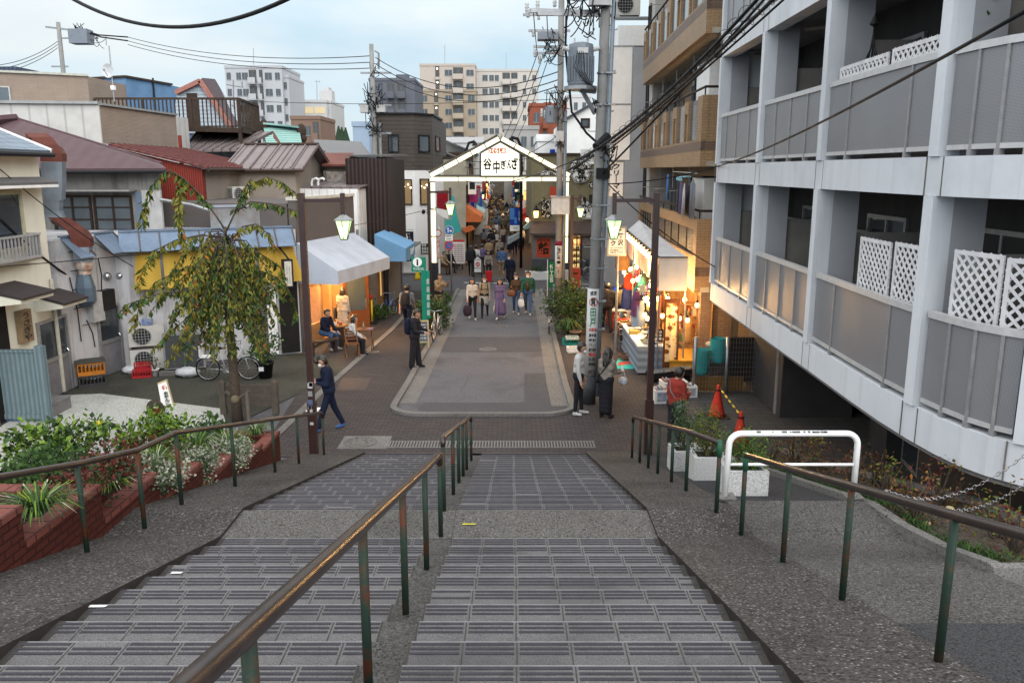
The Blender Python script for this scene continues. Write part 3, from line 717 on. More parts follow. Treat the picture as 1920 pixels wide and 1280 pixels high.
q=[D(166,170,46),D(237,170,45),D(320,170,49)]
o=blockp('blue_building','plain bright blue flat roofed building behind the dish antenna','building',q,ZV(46,149),BLUEW,cope=DBRN)
Wp=Wall(q[1],q[2]);mb=MB();a=Wp.px(286,170)[0];mb.tube([Wp.p(a,5,.08),Wp.p(a,ZV(46,149)+.2,.08)],.05,6);mb.build('downpipe',BLK,o)
c=D(203,133,40);o=thing('satellite_dish','white satellite dish on a thin mast in front of the blue building','satellite dish',(c.x,40,6))
mb=MB();mb.tube([(c.x+.05,40.2,ZV(40,190)),(c.x+.05,40.2,ZV(40,85))],.03,6);mb.build('mast',GREYM,o)
mb=MB();n=20
for ring,(rr_,dd)in enumerate(((.05,.10),(.16,.07),(.28,0))):
 for k in range(n):a=2*PI*k/n;mb.v.append((c.x+rr_*math.cos(a),39.95+dd,c.z+rr_*1.15*math.sin(a)))
for i in range(2):
 for k in range(n):mb.f.append((i*n+k,i*n+(k+1)%n,(i+1)*n+(k+1)%n,(i+1)*n+k));mb.m.append(0)
mb.f.append(tuple(range(n)));mb.m.append(0);mb.build('dish',M('dish_white',(.55,.57,.6),None,6,.5),o)
mb=MB();mb.tube([(c.x,39.9,c.z-.25),(c.x+.02,39.55,c.z-.02)],.015,5);mb.ball((c.x+.02,39.53,c.z),.05,8,6);mb.build('feed_arm',GREYM,o)
mb=MB();mb.box((c.x-.02,40.1,ZV(40,168)),(c.x+.14,40.3,ZV(40,160)));mb.build('junction_box',WHITE,o)
yA,yB=29.0,35.6;xh,xl=D(208,274,yA).x,D(378,315,yA).x;zh,zl=D(208,274,yA).z,D(378,315,yA).z
o=thing('red_house','red corrugated house with ribbed red roof and beige right wall','house',(xl,yA,0))
mb=MB();mb.hexa([(xh,yA-.2,zh),(xl+.25,yA-.2,zl-.03),(xl+.25,yB,zl-.03),(xh,yB,zh)],[(xh,yA-.2,zh+.08),(xl+.25,yA-.2,zl+.05),(xl+.25,yB,zl+.05),(xh,yB,zh+.08)]);
for i in range(15):
 t=(i+.5)/15;mb.beam((xh,yA-.2+(yB-yA+.2)*t,zh+.1),(xl+.25,yA-.2+(yB-yA+.2)*t,zl+.07),.05,.05)
mb.build('roof',REDR,o)
mb=MB();mb.add([(xh,yA,0),(xl,yA,0),(xl,yA,zl-.02),(xh,yA,zh-.02)],[(0,1,2,3)]);mb.add([(xl,yA,0),(xl,yA+.3,0),(xl,yA+.3,zl-.05),(xl,yA,zl-.05)],[(0,1,2,3)]);mb.build('gable_wall',REDC,o)
Wr=Wall((xl-.02,yA+.3),(xl-.02,yB+.6));mb=MB();mb.quad(Wr.p(0,0),Wr.p(Wr.L,0),Wr.p(Wr.L,zl-.04),Wr.p(0,zl-.04));mb.build('side_wall',BEIGE,o)
mb=MB();mb.quad((xh,yB-1,zh),(xl,yB-1,zh),(xl,yB-1,zh+.0),(xh,yB-1,zh));
mb.box((xh-.05,yB-.6,zh-.6),(D(339,260,yB-.6).x,yB-.5,ZV(yB-.6,254)));mb.build('upper_strip',REDC,o)
mb=MB();mb.tube([(xl+.3,yA-.2,zl-.06),(xl+.3,yB,zl-.06)],.055,8);mb.build('gutter',DBRN,o)
a0,a1,z0,z1=Wr.rect(470,368,515,392);Wr.window(o,a0,a1,z0-.2,z1,BROWNF,GLASSB,.06,2)
mb=MB();Wr.box(mb,a0-.2,a1+.3,z1+.05,z1+.12,.003,.45);mb.build('window_hood',DBRN,o)
def ac_unit(label,c,rz,w=.8,hgt=.56,dpt=.3,stack=1,grp=None,name='air_conditioner'):
 o=thing(name,label,'air conditioner',c,rz,grp)
 for k in range(stack):
  zz=k*(hgt+.06)
  mb=MB();mb.box((-w/2,-dpt/2,zz+.04),(w/2,dpt/2,zz+hgt));mb.build('casing',M('ac_white',(.52,.51,.48),(.42,.41,.38),3,.5,stain=.3),o,local=True)
  mb=MB();n=18;cx,cz,rr_=-.12,zz+hgt/2+.02,hgt*.4
  mb.tube([(cx+rr_*math.cos(2*PI*i/n),-dpt/2-.012,cz+rr_*math.sin(2*PI*i/n))for i in range(n+1)],.014,5)
  for i in range(1,6):
   xx=cx-rr_+2*rr_*i/6;hh=math.sqrt(max(0,rr_**2-(xx-cx)**2));mb.box((xx-.005,-dpt/2-.018,cz-hh),(xx+.005,-dpt/2-.008,cz+hh))
  for i in range(1,6):
   z_=cz-rr_+2*rr_*i/6;hh=math.sqrt(max(0,rr_**2-(z_-cz)**2));mb.box((cx-hh,-dpt/2-.022,z_-.005),(cx+hh,-dpt/2-.014,z_+.005))
  mb.build('fan_grille',M('ac_grille',(.36,.36,.35),None,5,.5),o,local=True)
  mb=MB();mb.lathe([(rr_*.95,0),(rr_*.95,.004)],(0,0,0),20);mb.v=[(x+cx,-dpt/2-.001-z,y+cz)for x,y,z in mb.v];mb.build('fan_recess',BLK,o,local=True)
  mb=MB();mb.box((-w/2-.004,-dpt/2+.03,zz+.1),(-w/2+.001,dpt/2-.03,zz+hgt-.05));
  mb.build('side_grille',ST('ac_fins',(.05,.05,.05),(.3,.3,.29),.07,1,.5,0,.3),o,local=True)
  mb=MB();mb.box((-w/2+.06,-dpt/2,zz),(-w/2+.14,dpt/2,zz+.04));mb.box((w/2-.14,-dpt/2,zz),(w/2-.06,dpt/2,zz+.04));mb.build('foot',BLK,o,local=True)
 return o
s,z=Wr.px(432,378);p=Wr.p(s,z,.32);ac_unit('white air conditioner on a bracket on the beige house wall',p,R(60))
xg=-8.5;yE,yR,yF=32.6,35.3,38.0;zE,zR=ZV(yE,320),ZV(yR,276)
o=thing('brown_roof_house','house with brown standing seam gable roof left of the slate box','house',(xg,yE,0));xw=-11.2
mb=MB();mb.add([(xg,yE+.3,0),(xg,yE+.3,zE),(xg,yR,zR-.05),(xg,yF-.2,zE),(xg,yF-.2,0),(xw,yE+.3,0),(xw,yE+.3,zE)],[(0,4,3,2,1),(5,0,1,6)]);mb.build('wall',BEIGE,o)
for a,b in((yE,yR),(yF,yR)):
 mb=MB();pA=[(xw,a,zE),(xg+.4,a,zE),(xg+.4,b,zR),(xw,b,zR)];mb.hexa(pA,[(x,y,z+.09)for x,y,z in pA])
 for i in range(7):x=xw+(xg+.4-xw)*i/6;mb.beam((x,a,zE+.11),(x,b,zR+.11),.05,.06)
 mb.build('roof',SEAM,o)
mb=MB();mb.tube([(xw,yR,zR+.12),(xg+.42,yR,zR+.12)],.07,6);mb.build('ridge',DBRN,o)
mb=MB();mb.tube([(xw,yE-.05,zE),(xg+.4,yE-.05,zE)],.05,6);mb.build('gutter',DBRN,o)
yT=41.0
o=thing('terrace_house','house with a brown railed roof terrace and pale blue gabled dormer','house',(D(400,250,yT).x,yT,0))
xa,xb,xc=D(335,240,yT).x,D(453,240,yT).x,D(485,240,yT+4).x
zf,ztp=ZV(yT,245),ZV(yT,186)
mb=MB();wallmesh(mb,[V((xa-4,yT+1,0)),V((xb+.6,yT+1,0)),V((xb+1.2,yT+6,0)),V((xa-4,yT+6,0))],0,zf-.8);mb.build('wall',M('blueish_wall',(.33,.38,.43),None,2,.8),o)
mb=MB();A=[D(342,286,yT-1.5),D(444,284,yT-1.5),D(512,251,yT+2.5),D(370,251,yT+2.5)];mb.prism(A,(0,0,.1))
for i in range(8):t=i/7;mb.beam(A[0].lerp(A[1],t)+V((0,0,.13)),A[3].lerp(A[2],t)+V((0,0,.13)),.06,.06)
rf=mb.build('roof',SEAM,o);mb=MB();B=[A[1],D(444,290,yT-1.4),D(526,272,yT+2.5),A[2]];mb.prism([A[2]+V((0,0,.1)),A[2]-V((0,0,.2)),D(528,276,yT+4.5),D(528,273,yT+4.5)],(0,.2,0));mb.build('verge',M('salmon_trim',(.35,.16,.13),None,4,.6),rf)
mb=MB();mb.beam(D(340,242,yT-.2),(xb,yT-.2,zf),.3,.22);mb.beam((xb,yT-.2,zf),(xc,yT+4,zf),.3,.22);mb.box((xa,yT,zf+.05),(xb,yT+4,zf+.12));mb.build('terrace_deck',DBRN,o)
mb=MB()
for(a,b,n)in((V((D(240,242,yT+3).x,yT-.25,zf)),V((xb,yT-.25,zf)),36),(V((xb,yT-.25,zf)),V((xc,yT+4,zf)),14)):
 hh=V((0,0,ztp-zf));mb.beam(a+hh,b+hh,.1,.1);mb.beam(a+V((0,0,.18)),b+V((0,0,.18)),.06,.06)
 for i in range(n+1):p=a.lerp(b,i/n);w=.11 if i%12==0 else .05;mb.beam(p,p+hh,w,w)
 mb.beam(b-V((0,0,.7)),b+hh,.14,.14)
mb.build('terrace_railing',DBRN,o)
yD=yT+4;gp=[D(322,250,yD),D(332,174,yD),D(376,155,yD),D(430,238,yD),D(430,250,yD)]
mb=MB();mb.prism([V((p.x,p.y,p.z))for p in gp],(0,3,0));dm=mb.build('dormer',ST('paleblue_siding',(.42,.48,.54),(.3,.35,.4),.2,1,.7),o)
mb=MB();mb.beam(D(330,174,yD-.15),D(376,152,yD-.15),.3,.22);mb.beam(D(376,152,yD-.15),D(434,240,yD-.15),.3,.22);mb.build('dormer_trim',M('salmon_trim',(.3,.13,.1),None,4,.6),dm)
mb=MB();mb.prism([D(376,150,yD-.1),D(400,152,yD+3),D(450,236,yD+3),D(434,240,yD-.1)],(0.1,0,.1));mb.build('dormer_roof',M('maroon_shingle',(.10,.075,.085),None,3,.7),dm)
a=D(350,175,yD-.02);b=D(374,238,yD-.02);mb=MB();mb.box((a.x,yD-.06,b.z),(b.x,yD-.01,a.z));mb.build('dormer_door',DBRN,dm)
yG=47.0;o=thing('copper_roof_house','house with a pale green copper roof and dark carved ridge','house',(D(540,260,yG).x,yG,0))
A=[D(500,278,yG-1.5),D(568,282,yG-1.5),D(562,250,yG+1),D(494,240,yG+1)]
mb=MB();mb.prism(A,(0,0,.12));mb.build('roof',GREENR,o)
mb=MB();mb.prism([D(492,240,yG+1),D(562,252,yG+1),D(562,239,yG+1.1),D(496,232,yG+1.1)],(0,.4,0));rg=mb.build('ridge',M('copper_dark',(.09,.15,.2),None,3,.6),o)
mb=MB();mb.beam(D(496,232,yG+1),D(563,239,yG+1),.6,.1);mb.build('ridge_cap',GREENR,rg)
for u,v in((495,238),(565,246)):
 c=D(u,v,yG+.9);mb=MB();mb.ball(c,(.28,.2,.42),10,7);mb.ball(c+V((.1,0,-.4)),(.2,.2,.25),8,6);mb.build('ridge_ornament',DBRN,rg)
mb=MB();wallmesh(mb,[V((A[0].x,yG,0)),V((A[1].x,yG,0)),V((A[1].x,yG+4,0)),V((A[0].x,yG+4,0))],0,A[0].z);mb.build('wall',BEIGE,o)
yK=52.0;o=thing('tiled_house','low house with a grey tiled roof behind the concrete pole','house',(D(640,280,yK).x,yK,0))
A=[D(585,295,yK-2),D(700,300,yK-2),D(676,270,yK+2),D(590,266,yK+2)];mb=MB();mb.prism(A,(0,0,.15));mb.build('roof',KAWA,o)
mb=MB();mb.tube([D(588,267,yK+2),D(678,271,yK+2)],.16,8);mb.build('ridge',KAWA,o)
mb=MB();wallmesh(mb,[V((A[0].x,yK-1,0)),V((A[1].x,yK-1,0)),V((A[1].x,yK+4,0)),V((A[0].x,yK+4,0))],0,A[0].z+.2);mb.build('wall',WSTUC,o)
# ---- cafe building with grey awning, then the white siding house and the shop with the blue awning
C1,C2,C3,C4=G(569,660),G(672,613),G(708,596),G(757,546)
for c in(C1,C2,C3,C4):c.z=0
WF1,WF2,WF3=Wall(C1,C2),Wall(C2,C3),Wall(C3,C4)
o=thing('cafe_building','taupe cafe building with a lit wooden shop front under a grey awning','cafe',C1)
zp,zh_=ZV(C1.y,376),2.75
mb=MB();WF1.box(mb,-.02,WF1.L,zh_,zp,-.25,0);mb.build('upper_wall',TAUPE,o);mb=MB();WF1.box(mb,-.06,WF1.L+.02,zp,zp+.1,-.3,.04);mb.build('coping',M('cope_cream',(.55,.53,.47),None,4,.6),o)
mb=MB();WF1.box(mb,-.02,.32,0,zh_,-.3,0);WF1.box(mb,WF1.L-.55,WF1.L,0,zh_,-.3,0);mb.build('pillar',M('dark_grey_wall',(.10,.098,.10),None,3,.7),o)
dep=4.5;mb=MB()
a,b,c_,d_=WF1.p(.1,0,-.02),WF1.p(WF1.L-.3,0,-.02),WF1.p(WF1.L-.3,0,-dep),WF1.p(.1,0,-dep);up=V((0,0,zh_+.1))
for p,q in((b,c_),(c_,d_),(d_,a)):mb.quad(p,q,q+up,p+up)
mb.quad(a+up,b+up,c_+up,d_+up);e=V((0,0,.04));mb.mat(1).quad(a+e,b+e,c_+e,d_+e);mb.build('interior',[WOOD,OCHRE],o)
mb=MB();wallmesh(mb,[WF1.p(-.02,0,-.3),WF1.p(WF1.L,0,-.3),WF1.p(WF1.L,0,-7),WF1.p(-.02,0,-7)],zh_+.12,zp-.1);mb.build('building_body',TAUPE,o)
mb=MB();wallmesh(mb,[d_+V((-.2,.1,0)),c_+V((.2,.1,0)),c_+V((.2,2,0)),d_+V((-.2,2,0))],0,zh_+.1);mb.build('rear_wall',TAUPE,o)
FRW=M('shopfront_wood',(.42,.25,.12),(.34,.2,.1),3,.5)
mb=MB();L=WF1.L
for s in(.35,1.5,2.3):WF1.box(mb,s,s+.1,.05,2.7,-.12,-.02)
WF1.box(mb,.45,1.5,2.0,2.1,-.12,-.02);WF1.box(mb,.45,L-.6,2.6,2.72,-.12,-.02);WF1.box(mb,.45,1.5,.05,.75,-.1,-.03);mb.build('shopfront_frame',FRW,o)
mb=MB();WF1.box(mb,.45,1.5,.76,2.0,-.07,-.055);mb.build('pane',M('clear_glass',(.9,.9,.9),None,4,.02,bump=0,alpha=.12),o)
q0=WF1.p(3.15,0,.02);tdir=(WF1.n*.75+WF1.t*.66).normalized();mb=MB();dw,dh=.95,2.25
for(x0,x1,z0,z1)in((0,.12,.1,dh),(dw-.12,dw,.1,dh),(.12,dw-.12,.1,.8),(.12,dw-.12,dh-.15,dh)):mb.obox(q0+tdir*x0+V((0,0,z0)),tdir*(x1-x0),WF1.t*.05,(0,0,z1-z0))
dd=mb.build('door',M('door_wood',(.17,.06,.022),(.13,.045,.017),4,.45),o);mb=MB();mb.obox(q0+tdir*.12+WF1.t*.02+V((0,0,.8)),tdir*(dw-.24),WF1.t*.012,(0,0,dh-.95));mb.build('pane',GLASSB,dd)
mb=MB();mb.tube([q0+tdir*.85+V((0,0,.9))-WF1.t*.03,q0+tdir*.85+V((0,0,1.2))-WF1.t*.03],.015,6);mb.build('handle',STEEL,dd)
mb=MB()
WF1.box(mb,1.0,2.2,.05,.95,-3.2,-2.6);WF1.box(mb,.3,3.6,1.4,1.44,-dep+.02,-dep+.35);WF1.box(mb,.3,3.6,1.9,1.94,-dep+.02,-dep+.35);mb.build('counter',FRW,o)
rg_=random.Random(5)
mb=MB()
for k in range(46):
 s=.4+rg_.random()*3.1;z=rg_.choice((1.44,1.94));mb.mat(rg_.randrange(4));h_=.1+rg_.random()*.25;WF1.box(mb,s,s+.06+rg_.random()*.1,z,z+h_,-dep+.06,-dep+.25)
x=mb.build('shelf_goods',[M('g1',(.5,.3,.1)),M('g2',(.1,.18,.1)),M('g3',(.55,.5,.42)),M('g4',(.3,.06,.04))],o)
BULB=EM('warm_bulb',(1,.62,.22),14);
def bulb(label,p,r=.06,grp=None,name='hanging_bulb',cord=.3,mat=None):
 o=thing(name,label,'light bulb',p,0,grp);mb=MB();mb.ball((0,0,0),(r,r,r*1.25),8,6);mb.build('bulb',mat or BULB,o,True,True)
 mb=MB();mb.tube([(0,0,r),(0,0,r+.07)],r*.5,6);mb.tube([(0,0,r+.06),(0,0,r+cord)],.006,4);mb.build('socket',BLK,o,local=True);return o
def lamp(p,e,c=(1,.55,.2),r=.15):
 l=bpy.data.lights.new('lamp_light','POINT');l.energy=e;l.color=c;l.shadow_soft_size=r;x=bpy.data.objects.new('lamp_light',l);COL.objects.link(x);x.location=p;return x
for i,(s,d,w)in enumerate(((.9,-1.0,'by the window'),(2.0,-1.4,'over the cafe doorway'),(2.7,-2.8,'over the counter'))):
 p=WF1.p(s,2.25,d);bulb('warm hanging bulb inside the cafe '+w,p,.07,'cafe bulbs',cord=.55)
lamp(WF1.p(1.9,2.3,-1.3),480);lamp(WF1.p(1.0,2.2,-2.6),300);lamp(WF1.p(2.6,2.4,-.2),300);lamp(WF1.p(1.0,2.3,-.4),200);lamp(WF1.p(2.2,2.3,.5),120)
za_,zb_=ZV(C1.y,455),2.55
AW=ST('grey_awning_canvas',(.42,.46,.53),(.40,.435,.505),.9,0,.8,0,.15,.01)
def awning(Wl,s0,s1,zt,zb,pr,val,mat,par=None,name='awning'):
 mb=MB();a,b=Wl.p(s0,zt,.01),Wl.p(s1,zt,.01);c,d=Wl.p(s1,zb,pr),Wl.p(s0,zb,pr);dn=V((0,0,-val))
 ai,bi=Wl.p(s0,zb-val,.01),Wl.p(s1,zb-val,.01)
 mb.quad(d,c,b,a);mb.quad(d+dn,c+dn,c,d);mb.add([a,d,d+dn,ai],[(0,1,2,3)][:1]);mb.add([b,bi,c+dn,c],[(0,1,2,3)])
 e=V((0,0,-.02));mb.quad(a+e,b+e,c+e,d+e)
 return mb.build(name,mat,par)
aw=awning(WF1,-.1,WF1.L-.1,za_,zb_+.1,1.35,.42,AW,o)
o=thing('siding_house','white sided building rising behind the grey awning','building',C2)
zt=ZV(33.2,354)
mb=MB();wallmesh(mb,[V((-8.6,33.5,0)),V((-6.08,33.0,0)),V((-5.72,38,0)),V((-8.6,38,0))],0,zt);mb.build('wall',WSID,o)
mb=MB();mb.prism([V((-8.4,33.5,zt+.02)),V((-5.98,33.0,zt+.02)),V((-5.65,38,zt+.3)),V((-8.2,38,zt+.3))],(0,0,.06));mb.build('roof',SEAM,o)
for u in(585,597):
 p=D(u,356,34);mb=MB();mb.tube([p,p+V((0,0,.3)),p+V((.05,0,.42)),p+V((.2,-.05,.46)),p+V((.28,-.05,.4))],.05,8);mb.build('vent_pipe',WHITE,o)
mb=MB();WF2.box(mb,.2,.9,2.2,2.32,.0,.3);WF2.box(mb,.15,WF2.L,0,2.4,.002,.02);mb.build('ground_front',M('grey_front',(.16,.15,.14),None,3,.7),o)
mb=MB();mb.tube([WF2.p(.1,0,.06),WF2.p(.1,3.6,.06)],.05,8);mb.build('downpipe',GREYM,o)
o=thing('blue_awning_shop','small dark shop with a sky blue awning and brown slatted upper floor','shop',C3)
zs0,zs1=ZV(C3.y+3,465),ZV(C3.y+1,292)
mb=MB();WF3.box(mb,1.6,WF3.L-.3,0,zs0,-3,0);WF3.box(mb,0,WF3.L-.3,2.7,zs0,-3,-.02);mb.build('wall',M('shop_dark_wall',(.11,.10,.095),None,2,.8,streak=.6),o)
mb=MB();WF3.box(mb,2.2,WF3.L-.1,zs0,ZV(C4.y,300),-1.5,.2);mb.build('slatted_floor',SLATS,o)
sb0,sb1=D(659,300,38.2),D(706,300,37.6);zs1=ZV(38,294);mb=MB();mb.prism([V((sb0.x,38.2,4.6)),V((sb1.x,37.6,4.6)),V((sb1.x+.3,41,4.6)),V((sb0.x,41,4.6))],(0,0,zs1-4.6));mb.build('slate_box',DSLATE,o)
mb=MB();mb.prism([V((sb0.x-.1,38,zs1+.01)),V((sb1.x+.7,37.4,zs1+.01)),V((sb1.x+1,41,zs1+.1)),V((sb0.x-.1,41.2,zs1+.1))],(0,0,.07));mb.build('slate_box_roof',M('lead_roof',(.13,.125,.125),None,3,.5,.2),o)
mb=MB();WF3.box(mb,2.0,WF3.L-.1,zs0-.15,zs0-.08,0,.9);mb.build('porch_roof',M('porch_grey',(.2,.2,.19),None,3,.8),o)
BLUAW=M('skyblue_canvas',(.14,.29,.48),(.12,.26,.43),2,.75)
awning(WF3,-.15,2.7,3.3,2.75,1.2,.5,BLUAW,o)
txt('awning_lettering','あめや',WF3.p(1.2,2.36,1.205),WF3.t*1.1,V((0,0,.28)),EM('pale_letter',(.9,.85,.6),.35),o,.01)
mb=MB();WF3.box(mb,.1,1.5,.0,2.7,-2.5,-2.4);WF3.box(mb,.08,.16,0,2.6,-.15,0);WF3.box(mb,.75,.83,0,2.6,-.15,0);WF3.box(mb,1.42,1.5,0,2.6,-.15,0);mb.build('wooden_front',OCHRE,o)
mb=MB();WF3.box(mb,.84,1.42,.7,2.3,-.1,-.05);mb.build('lit_window',EM('shop_glow',(.9,.62,.25),.55),o)
mb=MB();WF3.box(mb,1.75,2.6,.02,2.3,.003,.04);mb.build('door',BLK,o)
mb=MB();WF3.box(mb,2.9,WF3.L-1.2,.02,2.5,.003,.04);mb.build('pale_panel',BEIGE,o)
lamp(WF3.p(.9,2.3,-1.2),25)
o=thing('rusty_shed','small shed with a rust red sheet roof and peeling tin box','shed',D(640,320,37));A=[D(604,312,36.5),D(672,312,36.5),D(662,290,39.5),D(600,290,39.5)]
mb=MB();mb.prism(A,(0,0,.08));mb.build('roof',RUST,o);a,b=D(613,322,36),D(659,345,36);mb=MB();mb.box((a.x,36,b.z-.3),(b.x,38,a.z));mb.build('tin_box',M('peeling_tin',(.35,.36,.34),(.16,.08,.05),4,.6,stain=.6),o)
mb=MB();mb.box((A[0].x+.1,37,0),(A[1].x,39.3,A[0].z));mb.build('wall',BEIGE,o)
# ---- dark tower on the corner with white ground floors
t=[D(708,300,46.6),D(777,300,46.6),D(812,300,47.6),D(829,300,52.5)]
for p in t:p.z=0
zt,zm=ZV(46.6,215),ZV(46.6,319)
o=thing('corner_tower','three storey corner building, dark sided above white, with lit upper windows','building',t[1])
mb=MB();wallmesh(mb,t+[V((t[3].x,56,0)),V((t[0].x,56,0))],zm,zt);mb.build('upper_wall',DTOW,o)
mb=MB();tt=[p+V((0,.02,0))for p in t];tt[0]=D(700,300,46.62);tt[0].z=0;wallmesh(mb,tt+[V((t[3].x,56,0)),V((t[0].x,56,0))],0,zm-.01);mb.build('lower_wall',WHT,o)
mb=MB()
for a,b in zip(t,t[1:]):mb.beam(a+V((0,0,zt+.05)),b+V((0,0,zt+.05)),.2,.1)
mb.build('coping',BLK,o)
LITC=EM('cafe_glow',(.62,.36,.13),.32,(.1,.08,.05))
for i,(rc,gl)in enumerate((((728,252,748,286),GLASS),((755,336,773,384),LITC))):
 Wl=Wall(t[0],t[1]);Wl.window(o,*Wl.rect(*rc),BLK,gl,.06)
Wl=Wall(t[1],t[2]);Wl.window(o,*Wl.rect(784,253,805,286),BLK,GLASSB,.08);Wl.window(o,*Wl.rect(787,335,804,384),BLK,LITC,.06)
Wl=Wall(t[2],t[3]);Wl.window(o,*Wl.rect(816,256,824,284),BLK,GLASS,.06)
mb=MB()
for(u,v)in((758,350),(765,346),(770,352),(790,349),(800,347),(796,352)):mb.ball(D(u,v,46.5 if u<780 else 46.95),.045,6,5)
mb.build('pendant_lights',EM('pend',(1,.8,.5),8),o)
Wl=Wall(t[1],t[2]);s,z=Wl.px(794,397);mb=MB();mb.lathe([(.13,0),(.13,.01)],(0,0,0),16);mb.v=[tuple(Wl.p(s,z,.005)+Wl.t*x+V((0,0,y))+Wl.n*zz)for x,y,zz in mb.v];mb.build('emblem',BLK,o)
txt('emblem_lettering','谷中',Wl.p(s+.2,z-.1,.01),Wl.t*.3,V((0,0,.14)),BLK,o)
Wl=Wall(t[0],t[1]);mb=MB();a=Wl.rect(742,470,756,515);Wl.box(mb,a[0],a[1],.5,a[3],.003,.02);mb.build('poster',M('poster_mix',(.35,.38,.45),(.5,.4,.35),9,.7),o)
#  right side buildings
FRAMEW=M('apartment_white',(.60,.625,.665),(.55,.575,.615),.9,.6,bump=.1,stain=.25,streak=.2)
FIN=M('partition_grey',(.34,.35,.375),(.30,.31,.335),1.0,.8,bump=.1,stain=.2)
def perf():
 m,nt,b=_nodes('perforated_panel');uv=N(nt,'ShaderNodeUVMap').outputs[0]
 v=N(nt,'ShaderNodeTexVoronoi');v.inputs['Scale'].default_value=70;v.inputs['Randomness'].default_value=.0;nt.links.new(uv,v.inputs['Vector'])
 tc=N(nt,'ShaderNodeTexCoord').outputs['Object'];n1=noise(nt,tc,.8,5)
 col=mixc(nt,ramp(nt,v.outputs['Distance'],.25,.42),(.13,.13,.14),(.28,.285,.305));col=mixc(nt,ramp(nt,n1,.4,.7,0,.35),col,(.16,.16,.17))
 finish(nt,b,col,.4,.25,.2,v.outputs['Distance'],.002);return m
PERF=perf()
BTILE=BR('beige_tile',(.30,.20,.115),(.25,.165,.095),(.12,.09,.06),.227,.075,.007,.5,.45)
BTILED=BR('brown_tile',(.15,.105,.08),(.125,.085,.065),(.06,.045,.035),.227,.075,.007,.5,.45)
PTILE=BR('pale_tile',(.46,.44,.42),(.40,.385,.37),(.25,.24,.23),.227,.075,.007,.4,.45)
Z1,Z2,Z3,Z4=2.86,5.86,8.86,11.9
pf=[G(u,v,Z1)for u,v in((1333,530),(1405,575),(1512,641),(1706,757),(1920,834))]
e=(pf[4]-pf[3]);pf.append(pf[4]+V((e.length*.95,-e.length*.5,0)));pf.append(pf[5]+V((3,-.4,0)))
P5=[V((p.x,p.y,0))for p in pf]
nrm=[]
for i in range(len(P5)):
 t=(P5[min(i+1,len(P5)-1)]-P5[max(i-1,0)]).normalized();nrm.append(V((-t.y,t.x,0)))
if nrm[0].x<0:nrm=[-n for n in nrm]
ap=thing('balcony_apartments','white framed apartment block with curved rows of grey perforated balconies on the right','apartments',(P5[0].x,P5[0].y,0))
def band(mb,pts,nr,d0,d1,z0,z1):
 for i in range(len(pts)-1):
  a,b,c,d=pts[i]+nr[i]*d0,pts[i+1]+nr[i+1]*d0,pts[i+1]+nr[i+1]*d1,pts[i]+nr[i]*d1
  mb.hexa([V((w.x,w.y,z0))for w in(a,d,c,b)],[V((w.x,w.y,z1))for w in(a,d,c,b)])
def refine(pts,n=4):
 out=[]
 for i in range(len(pts)-1):
  p0,p1,p2,p3=pts[max(i-1,0)],pts[i],pts[i+1],pts[min(i+2,len(pts)-1)]
  for k in range(n):
   t=k/n;out.append(.5*((2*p1)+(p2-p0)*t+(2*p0-5*p1+4*p2-p3)*t*t+(3*p1-p0-3*p2+p3)*t**3))
 out.append(pts[-1]);return out
FP=refine(P5,4);FN=[]
for i in range(len(FP)):
 t=(FP[min(i+1,len(FP)-1)]-FP[max(i-1,0)]).normalized();n=V((-t.y,t.x,0));FN.append(n if n.x>0 or abs(n.x)<.5 and n.y>0 else-n)
DEP=1.75
for z in(Z1,Z2,Z3,Z4):
 mb=MB();band(mb,FP,FN,0,.3,z-.45,z);mb.mat(1)
 for i,p in enumerate(P5[:6]):
  t=(P5[min(i+1,6)]-P5[max(i-1,0)]).normalized()
  for s in(-.17,.17):mb.obox(p+t*s-nrm[i]*.004+V((0,0,z-.449)),t*.014,nrm[i]*.02,(0,0,.448))
 mb.build('edge_beam',[FRAMEW,M('joint_grey',(.16,.155,.15))],ap)
 mb=MB();band(mb,FP,FN,.3,DEP+.1,z-.3,z-.08);mb.build('balcony_floor',M('soffit_grey',(.2,.2,.21),None,2,.9),ap)
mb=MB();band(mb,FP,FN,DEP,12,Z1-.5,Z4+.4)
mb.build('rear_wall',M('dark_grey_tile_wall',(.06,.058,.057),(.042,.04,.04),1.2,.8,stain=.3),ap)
mb=MB();band(mb,FP,FN,.05,DEP,Z1-.52,Z1-.46);mb.build('soffit',M('soffit_dark',(.20,.19,.19),None,2,.9),ap)
